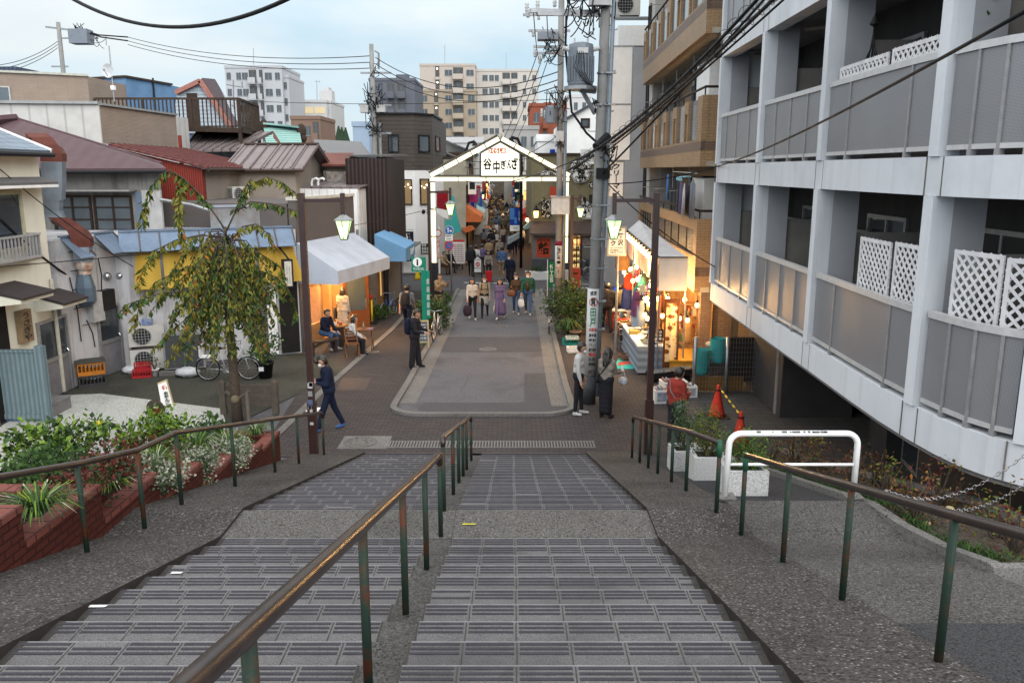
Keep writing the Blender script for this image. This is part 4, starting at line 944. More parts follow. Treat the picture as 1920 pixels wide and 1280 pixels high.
for zi,(za,zb)in enumerate(((Z1,Z2),(Z2,Z3),(Z3,Z4))):
 for i,p in enumerate(P5[:6]):
  t=(P5[min(i+1,6)]-P5[max(i-1,0)]).normalized();n=nrm[i]
  w=.2 if i else .16
  mb=MB();mb.obox(p-t*w/2-n*.03+V((0,0,za+.003)),t*w,n*.26,(0,0,zb-za-.455));mb.mat(1).obox(p-t*w*.49+n*.23+V((0,0,za+.003)),t*w*.98,n*.42,(0,0,zb-za-.4));mb.build('partition_wall',[FRAMEW,FIN],ap);mb=MB();mb.obox(p-t*.02+n*.66+V((0,0,za)),t*.04,n*(DEP-.68),(0,0,1.85));mb.build('dividing_board',M('divider_grey',(.24,.225,.21),None,2,.8),ap)
 for i in range(5):
  idx=range(i*4,i*4+5);pts=[FP[k]for k in idx];nn=[FN[k]for k in idx]
  ia,ib=.14,.14
  tA,tB=(pts[1]-pts[0]).normalized(),(pts[-1]-pts[-2]).normalized();pts[0]=pts[0]+tA*ia;pts[-1]=pts[-1]-tB*ib
  mb=MB();band(mb,pts,nn,.05,.07,za+.12,za+1.12);pn=mb.build('balcony_panel',PERF,ap)
  mb=MB();band(mb,pts,nn,.025,.11,za+1.12,za+1.2);mb.build('panel_rail',M('pale_alu',(.58,.58,.59),(.48,.48,.49),8,.4,.3),pn);mb=MB();band(mb,pts,nn,.035,.085,za+.07,za+.125);mb.build('lower_rail',M('pale_alu'),pn)
  for k in(1,2,3)if i!=2 else(1,3):
   mb=MB();c=pts[k];tt=(pts[min(k+1,4)]-pts[k-1]).normalized();mb.obox(c-tt*.02+nn[k]*.03+V((0,0,za)),tt*.04,nn[k]*.018,(0,0,1.12));mb.obox(c-tt*.03+nn[k]*.02+V((0,0,za)),tt*.06,nn[k]*.08,(0,0,.07));mb.build('panel_post',M('post_alu',(.33,.33,.34),None,8,.4,.3),pn)
  wl=Wall(pts[0]+nn[0]*(DEP-.0),pts[-1]+nn[-1]*(DEP-.0))
  if wl.L>2:
   wl.window(ap,wl.L*.42,wl.L*.9,za+.05,za+2.05,ALU,GLASS,.07,2)
  mb=MB();c=pts[1]+nn[1]*.9;tt=(pts[2]-pts[1]).normalized()
  mb.tube([c+nn[1]*.7+V((0,0,za)),c+nn[1]*.7+V((0,0,zb-.35)),],.055,8);mb.tube([c+nn[1]*.7+V((0,0,zb-.42)),pts[0]+nn[0]*.75+V((0,0,zb-.42))],.05,8)
  mb.build('drain_pipe',M('pipe_beige',(.33,.29,.25),None,5,.6),ap)
  mb=MB();c0,c1=pts[0]+nn[0]*(DEP-.22),pts[-1]+nn[-1]*(DEP-.22);tt=(c1-c0).normalized();mb.obox(c0+tt*.5+V((0,0,za)),(c1-c0)*.42,nn[0]*.05,(0,0,1.75));mb.build('screen_board',M('screen_board_grey',(.2,.195,.19),None,2,.8),ap)
  if(i+zi)%2:mb=MB();mb.obox(c1-tt*1.2-nn[-1]*.25+V((0,0,za+.02)),tt*.75,nn[-1]*.3,(0,0,.6));mb.build('balcony_unit',M('ac_white'),ap)
mb=MB();p,n=P5[0],nrm[0];t=(P5[1]-P5[0]).normalized();mb.obox(p-t*.3+n*.3+V((0,0,Z1-.45)),t*.2,n*11.5,(0,0,Z4-Z1+.45));mb.build('end_wall',FRAMEW,ap)
LATM=M('trellis_white',(.66,.66,.68),(.5,.5,.52),4,.7)
def trellis(pa,pb,z0,z1,label,d=.09,horiz=False):
 o=thing('trellis_panel',label,'trellis',(pa.x,pa.y,z0),group='white trellis panels on the balconies')
 t=(pb-pa);L=t.length;t.normalize();H_=z1-z0;mb=MB();up=V((0,0,1));n=V((-t.y,t.x,0))*.012
 b=pa+V((0,0,z0))
 for(s0,s1,a,c)in((0,L,0,.05),(0,L,H_-.05,H_),(0,.05,.05,H_-.05),(L-.05,L,.05,H_-.05)):mb.obox(b+t*s0+up*a-n,t*(s1-s0),n*2,up*(c-a))
 mb.build('trellis_frame',LATM,o);mb=MB();stp=.135
 k=-H_
 while k<L:
  for sg in(1,-1):
   s0,s1=k,k+H_;a0,a1=0,H_
   if s0<0:a0=-s0;s0=0
   if s1>L:a1=H_-(s1-L);s1=L
   if s1-s0<.03:continue
   if sg>0:q0,q1=b+t*s0+up*a0,b+t*s1+up*a1
   else:q0,q1=b+t*s0+up*(H_-a0),b+t*s1+up*(H_-a1)
   off=n*(.5 if sg>0 else-.5);mb.beam(q0+off,q1+off,.01,.034,up=(t.y,-t.x,0)if False else tuple(n.normalized().cross((q1-q0).normalized())))
  k+=stp
 mb.build('lattice',LATM,o);return o
def fp(i,f,d=.14):k=min(int(f*4),3);g_=f*4-k;return FP[i*4+k].lerp(FP[i*4+k+1],g_)+FN[i*4+k].lerp(FN[i*4+k+1],g_)*d
trellis(fp(2,.40),fp(2,.66),Z1+.95,Z1+1.9,'white trellis with grey edge in the middle balcony, lower row')
trellis(fp(2,.69),fp(2,.95),Z1+.98,Z1+1.92,'white trellis next to the pillar in the middle balcony, lower row')
trellis(fp(3,.16),fp(3,.62),Z1+1.0,Z1+1.95,'large white trellis standing behind the nearest lower balcony rail')
trellis(fp(3,.65),fp(3,1.1),Z1+1.0,Z1+1.93,'white trellis cut by the right edge of the picture')
trellis(fp(2,.06),fp(2,.5),Z2+1.2,Z2+1.4,'low white trellis strip on the upper balcony rail beside the iron finial')
trellis(fp(2,.53),fp(2,.97),Z2+1.2,Z2+1.42,'low white trellis strip on the upper balcony rail below the green plant')
c=fp(2,.22,.35)+V((0,0,Z2+1.1));o=thing('iron_finial','black wrought iron trellis top with an arrow point on an upper balcony','garden ornament',c)
mb=MB()
for s in(-1,1):
 for r in(.34,.2):mb.tube([c+V((0,s*r,0)),c+V((0,s*r,.22)),c+V((0,s*r*.55,.38)),c+V((0,s*.06,.5)),c+V((0,0,.72))],.011,5)
mb.tube([c+V((0,-.34,.22)),c+V((0,.34,.22))],.01,5);mb.tube([c,c+V((0,0,.85))],.012,5);mb.lathe([(.01,.8),(.07,.84),(.0,1.0)],c,8);mb.build('ironwork',BLK,o)
# ---- undercroft: paving, walls, columns
mb=MB();mb.quad((4.2,9.0,.006),(16,4,.006),(16,24,.006),(4.2,22,.006));struct('forecourt_paving',mb,GREYP)
uc=thing('undercroft','dark ground floor under the apartment block with columns and glazed entrance','undercroft',(9,16,0))
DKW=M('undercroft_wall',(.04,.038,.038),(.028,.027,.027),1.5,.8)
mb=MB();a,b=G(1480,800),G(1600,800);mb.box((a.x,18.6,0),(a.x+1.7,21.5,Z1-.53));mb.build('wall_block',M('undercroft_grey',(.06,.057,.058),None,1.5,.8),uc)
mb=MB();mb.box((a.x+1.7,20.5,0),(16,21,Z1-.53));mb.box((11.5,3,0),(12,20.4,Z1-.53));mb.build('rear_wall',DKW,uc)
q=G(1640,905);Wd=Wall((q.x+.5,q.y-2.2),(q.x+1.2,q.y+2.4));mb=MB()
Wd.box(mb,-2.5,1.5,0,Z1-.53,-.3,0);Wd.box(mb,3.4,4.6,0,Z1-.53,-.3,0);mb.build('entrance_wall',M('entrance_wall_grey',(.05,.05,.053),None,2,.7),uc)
Wd.window(uc,1.5,3.4,0.02,2.2,ALU,GLASS,.08,2,name='glazed_door')
for u,v in((1455,775),):
 c=G(u,v);mb=MB();mb.tube([c,c+V((0,0,Z1-.5))],.07,10);mb.build('downpipe',M('pipe_grey',(.23,.22,.21),None,4,.6),uc)
c=G(1672,880);mb=MB();mb.tube([(c.x+.6,c.y-1.3,0),(c.x+.6,c.y-1.3,Z1-.5)],.06,10);mb.build('downpipe',M('pipe_dark',(.08,.075,.075),None,4,.6),uc)
for i,(a,b,sag)in enumerate((((1660,918),(1925,850),.25),((1720,935),(1925,905),.2))):
 p,q=D(*a,8.6),D(*b,7.2);pts=[p.lerp(q,k/40)-V((0,0,sag*4*(k/40)*(1-k/40)))for k in range(41)]
 mb=MB()
 for k in range(40):
  m_=(pts[k]+pts[k+1])/2;d_=(pts[k+1]-pts[k]);s_=V((0,0,1))if k%2 else V((.7,.7,0));rr_=.02
  mb.tube([m_+d_*.6*math.cos(x)+s_*rr_*math.sin(x)for x in[2*PI*j/8 for j in range(9)]],.0035,4)
 tag(mb.build('chain',STEEL),['steel chain rising towards the right edge under the white beam','lower steel chain hanging behind the rusty handrail'][i],'chain')
 # ---- tiled balcony building
yq=22.9;Q1=D(1312,312,yq);Q2=D(1197,306,37);Q1.z=Q2.z=0
WQ=Wall(Q2,Q1)
if WQ.n.x>0:WQ.n=-WQ.n
tb=thing('tiled_apartments','beige tiled apartment building with long tiled balconies above the lit stalls','apartments',Q1)
bd=1.3
def zq(v):return ZV(yq,v)
mb=MB();q=[WQ.p(-.9,0,-bd),WQ.p(WQ.L+.0,0,-bd),WQ.p(WQ.L,0,-9),WQ.p(-.9,0,-9)];wallmesh(mb,q,0,16);mb.build('wall',BTILE,tb)
mb=MB();WQ.box(mb,-.9,1.2,3,16,-bd,-.35);mb.build('end_bay',PTILE,tb)
WQe=Wall(WQ.p(-.9,0,-.35),WQ.p(1.2,0,-.35));
if WQe.n.x>0:WQe.n=-WQe.n
for z in(4.2,7.4,10.6):WQe.window(tb,.35,1.1,z,z+2.0,BROWNF,GLASSB,.07,1,2)
levels=[(zq(548),zq(411),0),(zq(312),zq(178),1),(zq(62),zq(62)+2.05,1)]
for li,(z0,z1,kind)in enumerate(levels):
 s0=.6
 mb=MB()
 if kind==0:
  WQ.box(mb,s0,WQ.L,z0,z1-1.05,-.16,0);WQ.box(mb,s0,WQ.L,z1-.32,z1,-.16,0)
  for s in(s0,WQ.L*.33,WQ.L*.42,WQ.L-.45):WQ.box(mb,s,s+.45,z1-1.05,z1-.32,-.16,0)
 else:
  WQ.box(mb,s0,WQ.L,z0,z1-1.15,-.16,0);n=7
  for k in range(n):
   s=s0+(WQ.L-s0-.7)*k/(n-1);WQ.box(mb,s,s+.72,z1-.35,z1,-.16,0)
   WQ.box(mb,s,s+.14,z1-1.15,z1-.35,-.16,0);WQ.box(mb,s+.58,s+.72,z1-1.15,z1-.35,-.16,0)
  WQ.box(mb,WQ.L-.62,WQ.L,z1-1.15,z1-.35,-.16,0)
 mb.obox(WQ.p(WQ.L-.16,z0,-.16),WQ.t*.16,WQ.n*-(bd+.1),(0,0,z1-z0));bal=mb.build('balcony',BTILE,tb)
 mb=MB();WQ.box(mb,s0+.02,WQ.L+.003,(z1-1.45)if kind else z0+.45,(z1-1.2)if kind else z0+.7,-.1,.003);mb.obox(WQ.p(WQ.L-.15,(z1-1.45)if kind else z0+.45,.002),WQ.t*.153,WQ.n*-(bd+.05),(0,0,.25));mb.build('tile_band',BTILED,bal)
 if kind:
  for k in range(n-1):
   s=s0+(WQ.L-s0-.7)*k/(n-1)+.74;e_=s0+(WQ.L-s0-.7)*(k+1)/(n-1)-.02
   mb=MB();WQ.box(mb,s,e_,z1-1.13,z1-.04,-.09,-.07);mb.build('glass_panel',GLASSB,bal)
  for k in range(n):
   s=s0+(WQ.L-s0-.7)*k/(n-1)+.16;mb=MB();WQ.box(mb,s,s+.4,z1-1.14,z1-.36,-.1,-.08);WQ.box(mb,s+.19,s+.21,z1-1.14,z1-.36,-.08,-.06);mb.build('tile_panel',BTILED,bal)
 else:
  for a,b in((s0+.47,WQ.L*.33-.02),(WQ.L*.42+.47,WQ.L-.47)):
   mb=MB();WQ.box(mb,a,b,z1-1.04,z1-.33,-.1,-.08);mb.build('louvre_panel',ST('louvre',(.16,.155,.14),(.05,.05,.05),.06,1,.5,.2,.6),bal)
   for j in range(1,5):mb=MB();s=a+(b-a)*j/5;WQ.box(mb,s-.02,s+.02,z1-1.04,z1-.33,-.08,-.05);mb.build('louvre_bar',BROWNF,bal)
 mb=MB();WQ.box(mb,s0,WQ.L,z0+.0,z0+.14,-bd-.02,-.17);mb.build('balcony_floor',M('soffit_cream',(.40,.37,.31),None,2,.9),bal)
 mb=MB();r0,r1=WQ.p(s0-.3,z1+.22,-.08),WQ.p(WQ.L-.08,z1+.22,-.08);mb.tube([r0,r1],.035,8);mb.tube([r1,r1-WQ.n*bd],.035,8)
 for k in range(9):s=s0+(WQ.L-s0-.1)*k/8;mb.tube([WQ.p(s,z1,-.08),WQ.p(s,z1+.22,-.08)],.02,6)
 mb.build('top_rail',BROWNF,bal)
 Wbk=Wall(WQ.p(0,0,-bd),WQ.p(WQ.L,0,-bd));Wbk.n=WQ.n
 for a,b in((1.2,3.0),(5.2,7.4),(9.2,11.4)):
  if b<WQ.L:Wbk.window(tb,a,b,z1-.9,z1+1.1,ALU,GLASSB if a>5 else GLASS,.06,2)
 mb=MB();Wbk.box(mb,WQ.L-3.2,WQ.L-1.3,z1-1.1,z1+1.1,.0,.9);dv=mb.build('partition_screen',WHITE,tb);mb=MB();Wbk.box(mb,WQ.L-3.25,WQ.L-3.2,z1-1.1,z1+1.15,.0,.95);Wbk.box(mb,WQ.L-3.2,WQ.L-1.3,z1+1.1,z1+1.15,.0,.95);mb.build('screen_frame',BLK,dv)
 for a in(3.2,6.5,9.8):
  if a<WQ.L-.5:mb=MB();mb.tube([WQ.p(a,z1+1.8,-.5),WQ.p(a,z1+.7,-.5),WQ.p(a,z1+.66,.15)],.018,6);mb.build('laundry_bracket',GREYM,tb)
mb=MB();WQ.box(mb,-1.0,WQ.L+.0,15.9,16.3,-9,-.2);mb.build('roof_slab',FRAMEW,tb)
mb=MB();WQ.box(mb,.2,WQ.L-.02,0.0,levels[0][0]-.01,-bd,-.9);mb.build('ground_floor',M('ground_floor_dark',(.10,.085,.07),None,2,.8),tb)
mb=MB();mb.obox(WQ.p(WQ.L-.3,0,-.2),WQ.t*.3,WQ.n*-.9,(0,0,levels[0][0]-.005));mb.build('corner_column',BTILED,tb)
z1=levels[0][1];LA=thing('laundry_rack','laundry drying on a pole over the lowest tiled balcony','laundry',WQ.p(WQ.L-1.5,z1,.1))
mb=MB();mb.tube([WQ.p(WQ.L-4.4,z1+1.28,.02),WQ.p(WQ.L-.2,z1+1.24,.02)],.016,6);mb.build('pole',STEEL,LA)
def cloth(par,name,s0,s1,z1_,z0_,d,m,sl=.0):
 mb=MB();n=8;top=[];bot=[]
 for i in range(n+1):
  s=s0+(s1-s0)*i/n;w=.03*math.sin(i*2.3+s*5);top.append(WQ.p(s,z1_-abs(i-n/2)/n*sl,d+w*.3));bot.append(WQ.p(s+.01*math.sin(i),z0_+.02*math.sin(i*3.1),d+w*1.6))
 for i in range(n):mb.quad(bot[i],bot[i+1],top[i+1],top[i]);
 o=mb.build(name,m,par,True);md=o.modifiers.new('s','SOLIDIFY');md.thickness=.012;return o
cloth(LA,'grey_shirt',WQ.L-.95,WQ.L-.25,z1+1.1,z1-.02,.06,M('cloth_grey',(.15,.165,.19),None,4,.9),.3)
cloth(LA,'dark_trousers',WQ.L-3.0,WQ.L-2.6,z1+.95,z1+.05,.05,M('cloth_black',(.02,.02,.025),None,4,.9))
cloth(LA,'purple_shirt',WQ.L-2.55,WQ.L-2.2,z1+.98,z1+.02,.08,M('cloth_purple',(.13,.10,.2),None,4,.9))
cloth(LA,'dark_shirt',WQ.L-2.1,WQ.L-1.3,z1+.9,z1+.1,.02,M('cloth_plum',(.05,.035,.05),None,4,.9))
cloth(LA,'blue_towel',WQ.L-5.4,WQ.L-5.1,z1+1.2,z1+.35,.05,M('cloth_blue',(.06,.13,.33),None,4,.9))
for k in range(6):cloth(LA,'striped_towel',WQ.L-1.75+k*.1,WQ.L-1.72+k*.1+.03,z1+.75+k*.04,z1-.0+k*.03,.12+k*.012,M('cloth_white',(.5,.5,.5),None,4,.9))
mb=MB()
for k in range(5):mb.tube([WQ.p(WQ.L-2.5+k*.22,z1+1.15,-.05),WQ.p(WQ.L-2.5+k*.22,z1+1.12,.2)],.012,5)
mb.tube([WQ.p(WQ.L-2.55,z1+1.14,-.06),WQ.p(WQ.L-1.55,z1+1.14,-.06)],.014,5);mb.tube([WQ.p(WQ.L-2.55,z1+1.14,.2),WQ.p(WQ.L-1.55,z1+1.14,.2)],.014,5)
for k in range(10):mb.tube([WQ.p(WQ.L-2.5+k*.1,z1+1.14,.2),WQ.p(WQ.L-2.5+k*.1,z1+1.02,.2)],.012,5)
mb.build('peg_hanger',M('pale_blue_plastic',(.25,.5,.62),None,5,.5),LA)
yw=41.0
o=thing('white_stair_tower','white concrete tower with rooftop unit just left of the tiled apartments','building',D(1165,90,yw))
mb=MB();a,b=D(1152,90,yw),D(1200,90,yw);mb.box((a.x,yw,0),(b.x+4,yw+6,ZV(yw,88)));mb.build('wall',FIN,o);mb=MB();mb.box((D(1160,40,yw).x,yw-.02,ZV(yw,86)),(b.x+1,yw+3,ZV(yw,48)));mb.build('penthouse',WHITE,o)
a=D(1157,32,39);ac_unit('grey outdoor unit on a bracket high beside the tiled apartments',a+V((.45,0,0)),0,1.1,.9,.4)
mb=MB();mb.box((a.x-.2,38.8,a.z-.1),(a.x+3,39.3,a.z-.02));mb.build('bracket',GREYM,o)
ys=33.5
def signbox(name,label,u0,v0,u1,v1,y,th,face,frame,cat='sign'):
 a,b=D(u0,v1,y),D(u1,v0,y);o=thing(name,label,cat,(a.x,y,a.z));mb=MB();mb.box((a.x,y,a.z),(b.x,y+th,b.z));mb.build('panel',face,o)
 mb=MB();f=.05
 for(x0,x1,z0,z1)in((a.x-f,a.x,a.z-f,b.z+f),(b.x,b.x+f,a.z-f,b.z+f),(a.x,b.x,b.z,b.z+f),(a.x,b.x,a.z-f,a.z)):mb.box((x0,y-.02,z0),(x1,y+th+.02,z1))
 mb.build('sign_frame',frame,o);return o,a,b
BOARD=M('sign_white',(.72,.72,.71),(.66,.66,.65),3,.5,stain=.2)
o,a,b=signbox('blank_sign','tall blank white projecting sign beside the utility pole',1142,88,1186,300,ys,.35,BOARD,GREYM)
mb=MB();z=ZV(ys,196);mb.box((a.x,ys-.01,z-.03),(b.x,ys-.003,z+.03));mb.build('seam',GREYM,o)
o,a,b=signbox('vertical_sign','white vertical sign with black katakana lettering below the blank sign',1142,304,1169,368,ys,.3,BOARD,GREYM)
txt('lettering','ク\nリ\n｜\nマ\nン',a+V((.12,-.005,.05)),V((b.x-a.x-.24,0,0)),V((0,0,b.z-a.z-.1)),BLK,o,.03)
yc=25.5
o,a,b=signbox('clinic_sign','white sign with black lettering and a phone number behind the right lamp',1141,428,1172,477,yc,.2,BOARD,ALU)
w_,h_=b.x-a.x,b.z-a.z
txt('lettering','・\n野\n沢',a+V((w_*.55,-.004,h_*.33)),V((w_*.36,0,0)),V((0,0,h_*.64)),BLK,o,.03)
txt('lettering','ニ\nッ\nク',a+V((w_*.12,-.004,h_*.33)),V((w_*.32,0,0)),V((0,0,h_*.62)),BLK,o,.03)
for k,s in enumerate(('セレス千代田3F','西日暮里3-14-3','3894-7739')):txt('lettering',s,a+V((w_*.1,-.004,h_*(.22-k*.09))),V((w_*.8,0,0)),V((0,0,h_*.065)),BLK,o,.02)
mb=MB();mb.box((a.x-.25,yc+.1,a.z+.2),(a.x-.06,yc+1.0,b.z+.25));mb.build('bracket',FRAMEW,o)
mb=MB();c=G(1146,640);mb.tube([(a.x+.3,yc+.1,0),(a.x+.3,yc+.1,a.z)],.04,8);mb.build('post',GREYM,o)
#  gate, corner shop, lane, far blocks, poles, wires, lamps
GLOW=EM('gate_light',(1,.91,.55),1.2,(.9,.88,.7));GLOWP=EM('gate_panel_light',(1,.96,.78),1.35,(.9,.88,.7))
GF=M('gate_frame',(.09,.085,.07),None,6,.5)
yg=37.5
gt=thing('street_gate','illuminated white entrance gate with a gabled top and signboard across the street','gate',D(938,500,yg))
def gp(u,v,dy=0):return D(u,v,yg+dy)
def lightbar(name,a,b,w,par,n=1):
 """square light box from a to b with dark end frames"""
 d=b-a
 for i in range(n):
  p,q=a+d*(i/n),a+d*((i+1)/n);e=(q-p).normalized()*.02
  mb=MB();mb.beam(p+e,q-e,w,w,up=(0,1,0));x=mb.build(name,GLOW,par)
  mb=MB();mb.beam(q-e,q+e,w+.03,w+.03,up=(0,1,0));mb.build('joint',GF,x)
  if p.z>3:mb=MB();u_=(q-p).normalized().cross(V((0,1,0)));mb.beam(p+u_*(w/2+.012),q+u_*(w/2+.012),.02,w+.02,up=u_);mb.build('edge_trim',GF,x)
xl,xr=gp(813.5,450).x,gp(1061,450).x
zt_,zl_=gp(0,336).z,gp(0,493).z
for x,nm in((xl,'post'),(xr,'post')):
 mb=MB();mb.box((x-.17,yg-.17,0),(x+.17,yg+.17,zl_));p=mb.build(nm,M('gate_base',(.035,.035,.045),None,5,.6),gt)
 mb=MB();mb.box((x-.2,yg-.13,0),(x-.175,yg+.13,zt_-.12));mb.build('post_side',MAROON,p)
 lightbar('post_light',V((x,yg,zl_)),V((x,yg,zt_-.12)),.18,p,3)
bl,br=gp(807,336),gp(1068,336);lightbar('cross_beam',V((bl.x,yg,zt_)),V((br.x,yg,zt_)),.17,gt,5)
apx=gp(938,257);apx.y=yg
for s in(bl,br):lightbar('gable_bar',V((s.x,yg,zt_+.15)),apx-V((0,0,.06))+V(((s.x-apx.x)*.015,0,0)),.18,gt,5)
sp=[gp(901,332),gp(975,332),gp(975,287),gp(938,266),gp(901,287)]
sp=[V((p.x,yg-.12,p.z))for p in sp];sp[0].z=sp[1].z=zt_+.12
mb=MB();mb.prism(sp,(0,.3,0));sg=mb.build('signboard',GLOWP,gt)
mb=MB()
for a,b in zip(sp,sp[1:]+sp[:1]):mb.beam(a+V((0,.1,0)),b+V((0,.1,0)),.3,.08,up=(0,1,0))if False else mb.beam(a,b,.08,.08,up=(0,1,0))
mb.build('signboard_frame',GF,sg)
w_,h_=sp[1].x-sp[0].x,sp[2].z-sp[1].z;o0=sp[0]
REDT=M('sign_red',(.75,.22,.14),None,5,.6);INK=M('ink_black',(.02,.018,.01),None,5,.7)
mb=MB();mb.box((o0.x+w_*.19,yg-.127,o0.z+h_*.98),(o0.x+w_*.73,yg-.123,o0.z+h_*1.2));mb.build('red_label',REDT,sg)
txt('lettering','ひぐらしの里',V((o0.x+w_*.2,yg-.127,o0.z+h_*.99)),V((w_*.52,0,0)),V((0,0,h_*.2)),GLOWP,sg,.02)
for ch,x0,x1,z0,z1,bd_ in(('谷',.07,.29,.28,.78,.035),('中',.32,.49,.12,.68,.035),('ぎ',.51,.66,.3,.7,.045),('ん',.67,.79,.32,.72,.05),('ざ',.79,.95,.28,.82,.06)):
 txt('lettering',ch,V((o0.x+w_*x0,yg-.125,o0.z+h_*z0)),V((w_*(x1-x0),0,0)),V((0,0,h_*(z1-z0))),INK,sg,bd_)
for s in(.3,.62):mb=MB();x=bl.x+(br.x-bl.x)*s;mb.box((x-.12,yg-.1,zt_-.45),(x+.12,yg+.1,zt_-.13));mb.build('speaker_box',BLK,gt)
# ---- corner sweet shop
yk=46.4;KW=M('olive_render',(.19,.17,.105),(.16,.145,.09),.9,.9,stain=.4,streak=.3)
a,b=D(997,500,yk),D(1215,500,yk);a.z=b.z=0;Wk=Wall(a,b)
o=thing('sweet_shop','olive corner shop with a brown lean-to roof and red poster beyond the crossing','shop',a)
zt=ZV(yk,292);mb=MB();wallmesh(mb,[a,b,V((b.x,yk+8,0)),V((a.x-.2,yk+8,0))],2.9,zt);mb.build('upper_wall',KW,o)
mb=MB();Wk.box(mb,-.05,Wk.L,zt,zt+.14,-.4,.08);mb.build('coping',DBRN,o)
GWL=M('grey_shop_wall',(.16,.15,.14),(.13,.12,.115),1.4,.8,stain=.4)
Wk2=Wall(Wk.p(.0,0,.9),Wk.p(Wk.L,0,.9));s1=Wk2.px(1072,470)[0];s2=Wk2.px(1091,470)[0]
mb=MB();Wk2.box(mb,0,s1,0,2.45,-.3,0);Wk2.box(mb,s2,Wk.L,0,2.45,-.3,0);Wk2.box(mb,s1,s2,2.3,2.45,-.3,0);mb.build('shop_wall',GWL,o)
mb=MB();Wk2.box(mb,0,s1-.01,0,.9,.002,.03);Wk2.box(mb,s2+.01,Wk.L,0,.9,.002,.03);mb.build('plinth',M('blue_grey_plinth',(.07,.075,.09),None,4,.7),o)
mb=MB();z0,z1=ZV(yk-.9,441),ZV(yk,418);mb.hexa([Wk.p(-.1,z0,1.25),Wk.p(Wk.L,z0,1.25),Wk.p(Wk.L,z1,0),Wk.p(-.1,z1,0)],[Wk.p(-.1,z0+.12,1.25),Wk.p(Wk.L,z0+.12,1.25),Wk.p(Wk.L,z1+.1,0),Wk.p(-.1,z1+.1,0)]);mb.build('lean_to_roof',M('brown_leanto',(.085,.062,.055),None,4,.6),o)
GOLD=EM('shop_gold',(1,.72,.28),.9,(.5,.35,.15))
mb=MB();Wk2.box(mb,s1,s2,.0,2.3,-1.6,-1.5);mb.build('lit_interior',GOLD,o)
mb=MB();rr_=random.Random(4)
for k in range(5):
 z=.6+k*.34;mb.mat(0);Wk2.box(mb,s1+.05,s2-.05,z,z+.03,-1.2,-.6)
 for j in range(5):mb.mat(1+rr_.randrange(3));s=s1+.1+j*.1;Wk2.box(mb,s,s+.07,z+.03,z+.1+rr_.random()*.16,-1.0,-.8)
mb.build('display_shelf',[WOOD,M('g1'),M('g3'),M('g4')]if 'g1' in MATS else[WOOD],o)
mb=MB();Wk2.box(mb,s1,s1+.06,0,2.3,-.06,.03);Wk2.box(mb,s2-.06,s2,0,2.3,-.06,.03);Wk2.box(mb,(s1+s2)/2-.03,(s1+s2)/2+.03,0,2.3,-.05,.02);mb.build('door_frame',BROWNF,o)
lamp(Wk2.p((s1+s2)/2,1.9,-.7),25,(1,.65,.25))
rc=Wk2.rect(1006,447,1032,482);mb=MB();Wk2.box(mb,*rc,.003,.02);ps=mb.build('poster',M('poster_red',(.40,.06,.03),(.33,.045,.025),3,.7),o)
txt('lettering','飴',Wk2.p(rc[0]+.06,rc[2]+.15,.021),Wk2.t*(rc[1]-rc[0]-.12),V((0,0,(rc[3]-rc[2])*.66)),INK,ps,.04)
txt('lettering','後藤の飴',Wk2.p(rc[0]+.06,rc[3]-.16,.021),Wk2.t*(rc[1]-rc[0]-.12),V((0,0,.12)),INK,ps,.02)
rc=Wk.rect(1104,365,1128,408);Wk.window(o,rc[0],rc[1]+.6,rc[2],rc[3],BROWNF,GLASS,.07,8)
rc=Wk.rect(1031,350,1046,372);mb=MB();Wk.box(mb,rc[0],rc[1],rc[2],rc[3],.003,.05);mb.build('red_shutter',M('poster_red',(.4,.06,.03)),o)
rc=Wk2.rect(1092,446,1112,460);mb=MB();Wk2.box(mb,*rc,.003,.06);nb=mb.build('name_board',M('name_board',(.3,.28,.25),(.06,.05,.05),14,.7),o)
def carved(label,pts,y,n,seed):
 P_=[D(u,v,y)for u,v in pts];o=thing('carved_board',label,'sign',P_[0],group='cut out black and white boards on the shop wall');mb=MB();mb.prism(P_,(0,.05,0));bd=mb.build('board',BOARD,o)
 r=random.Random(seed);c=sum(P_,V())/len(P_);mb=MB()
 for k in range(n):
  q=P_[r.randrange(len(P_))];t=.12+.72*r.random();p=c.lerp(q,t);p.x+=r.uniform(-.05,.05);a=r.random()*6.28;L=r.uniform(.12,.34)
  pts_=[p+V((math.cos(a+j*.5)*L*j/4,0,math.sin(a+j*.5)*L*j/4))for j in range(5)]
  pts_=[V((z.x,y-.006,z.z))for z in pts_];w=r.uniform(.02,.06)
  mb.tube(pts_,[w*f*.5 for f in(.4,1,1.1,.8,.2)],4)
 for i in range(len(P_)):
  aa,bb=c.lerp(P_[i],.93),c.lerp(P_[(i+1)%len(P_)],.93);mb.tube([V((aa.x,y-.006,aa.z)),V((bb.x,y-.006,bb.z))],.018,4)
 mb.build('woodcut_strokes',INK,bd)
 return o
carved('pointed white board with black woodcut lines behind the gate beam',[(1010,324),(1025,315),(1046,325),(1046,333),(1015,333)],yk-.12,26,1)
carved('largest rounded white board with black woodcut lines above the crossing',[(1067,312),(1072,302),(1085,296),(1097,300),(1107,308),(1107,326),(1103,338),(1090,343),(1078,342),(1070,328)],yk-.13,90,2)
carved('white teapot shaped board with woodcut lines under the big round board',[(1082,393),(1090,382),(1086,378),(1091,368),(1097,372),(1106,380),(1112,390),(1110,411),(1092,411)],yk-.12,50,3)
carved('small white curl board with woodcut lines beside the pole',[(1104,345),(1112,340),(1130,346),(1134,356),(1120,354),(1108,352)],yk-.12,16,6)
carved('rectangular framed woodcut picture beside the hanging meter box',[(1015,375),(1033,375),(1033,408),(1015,408)],yk-.1,60,4)
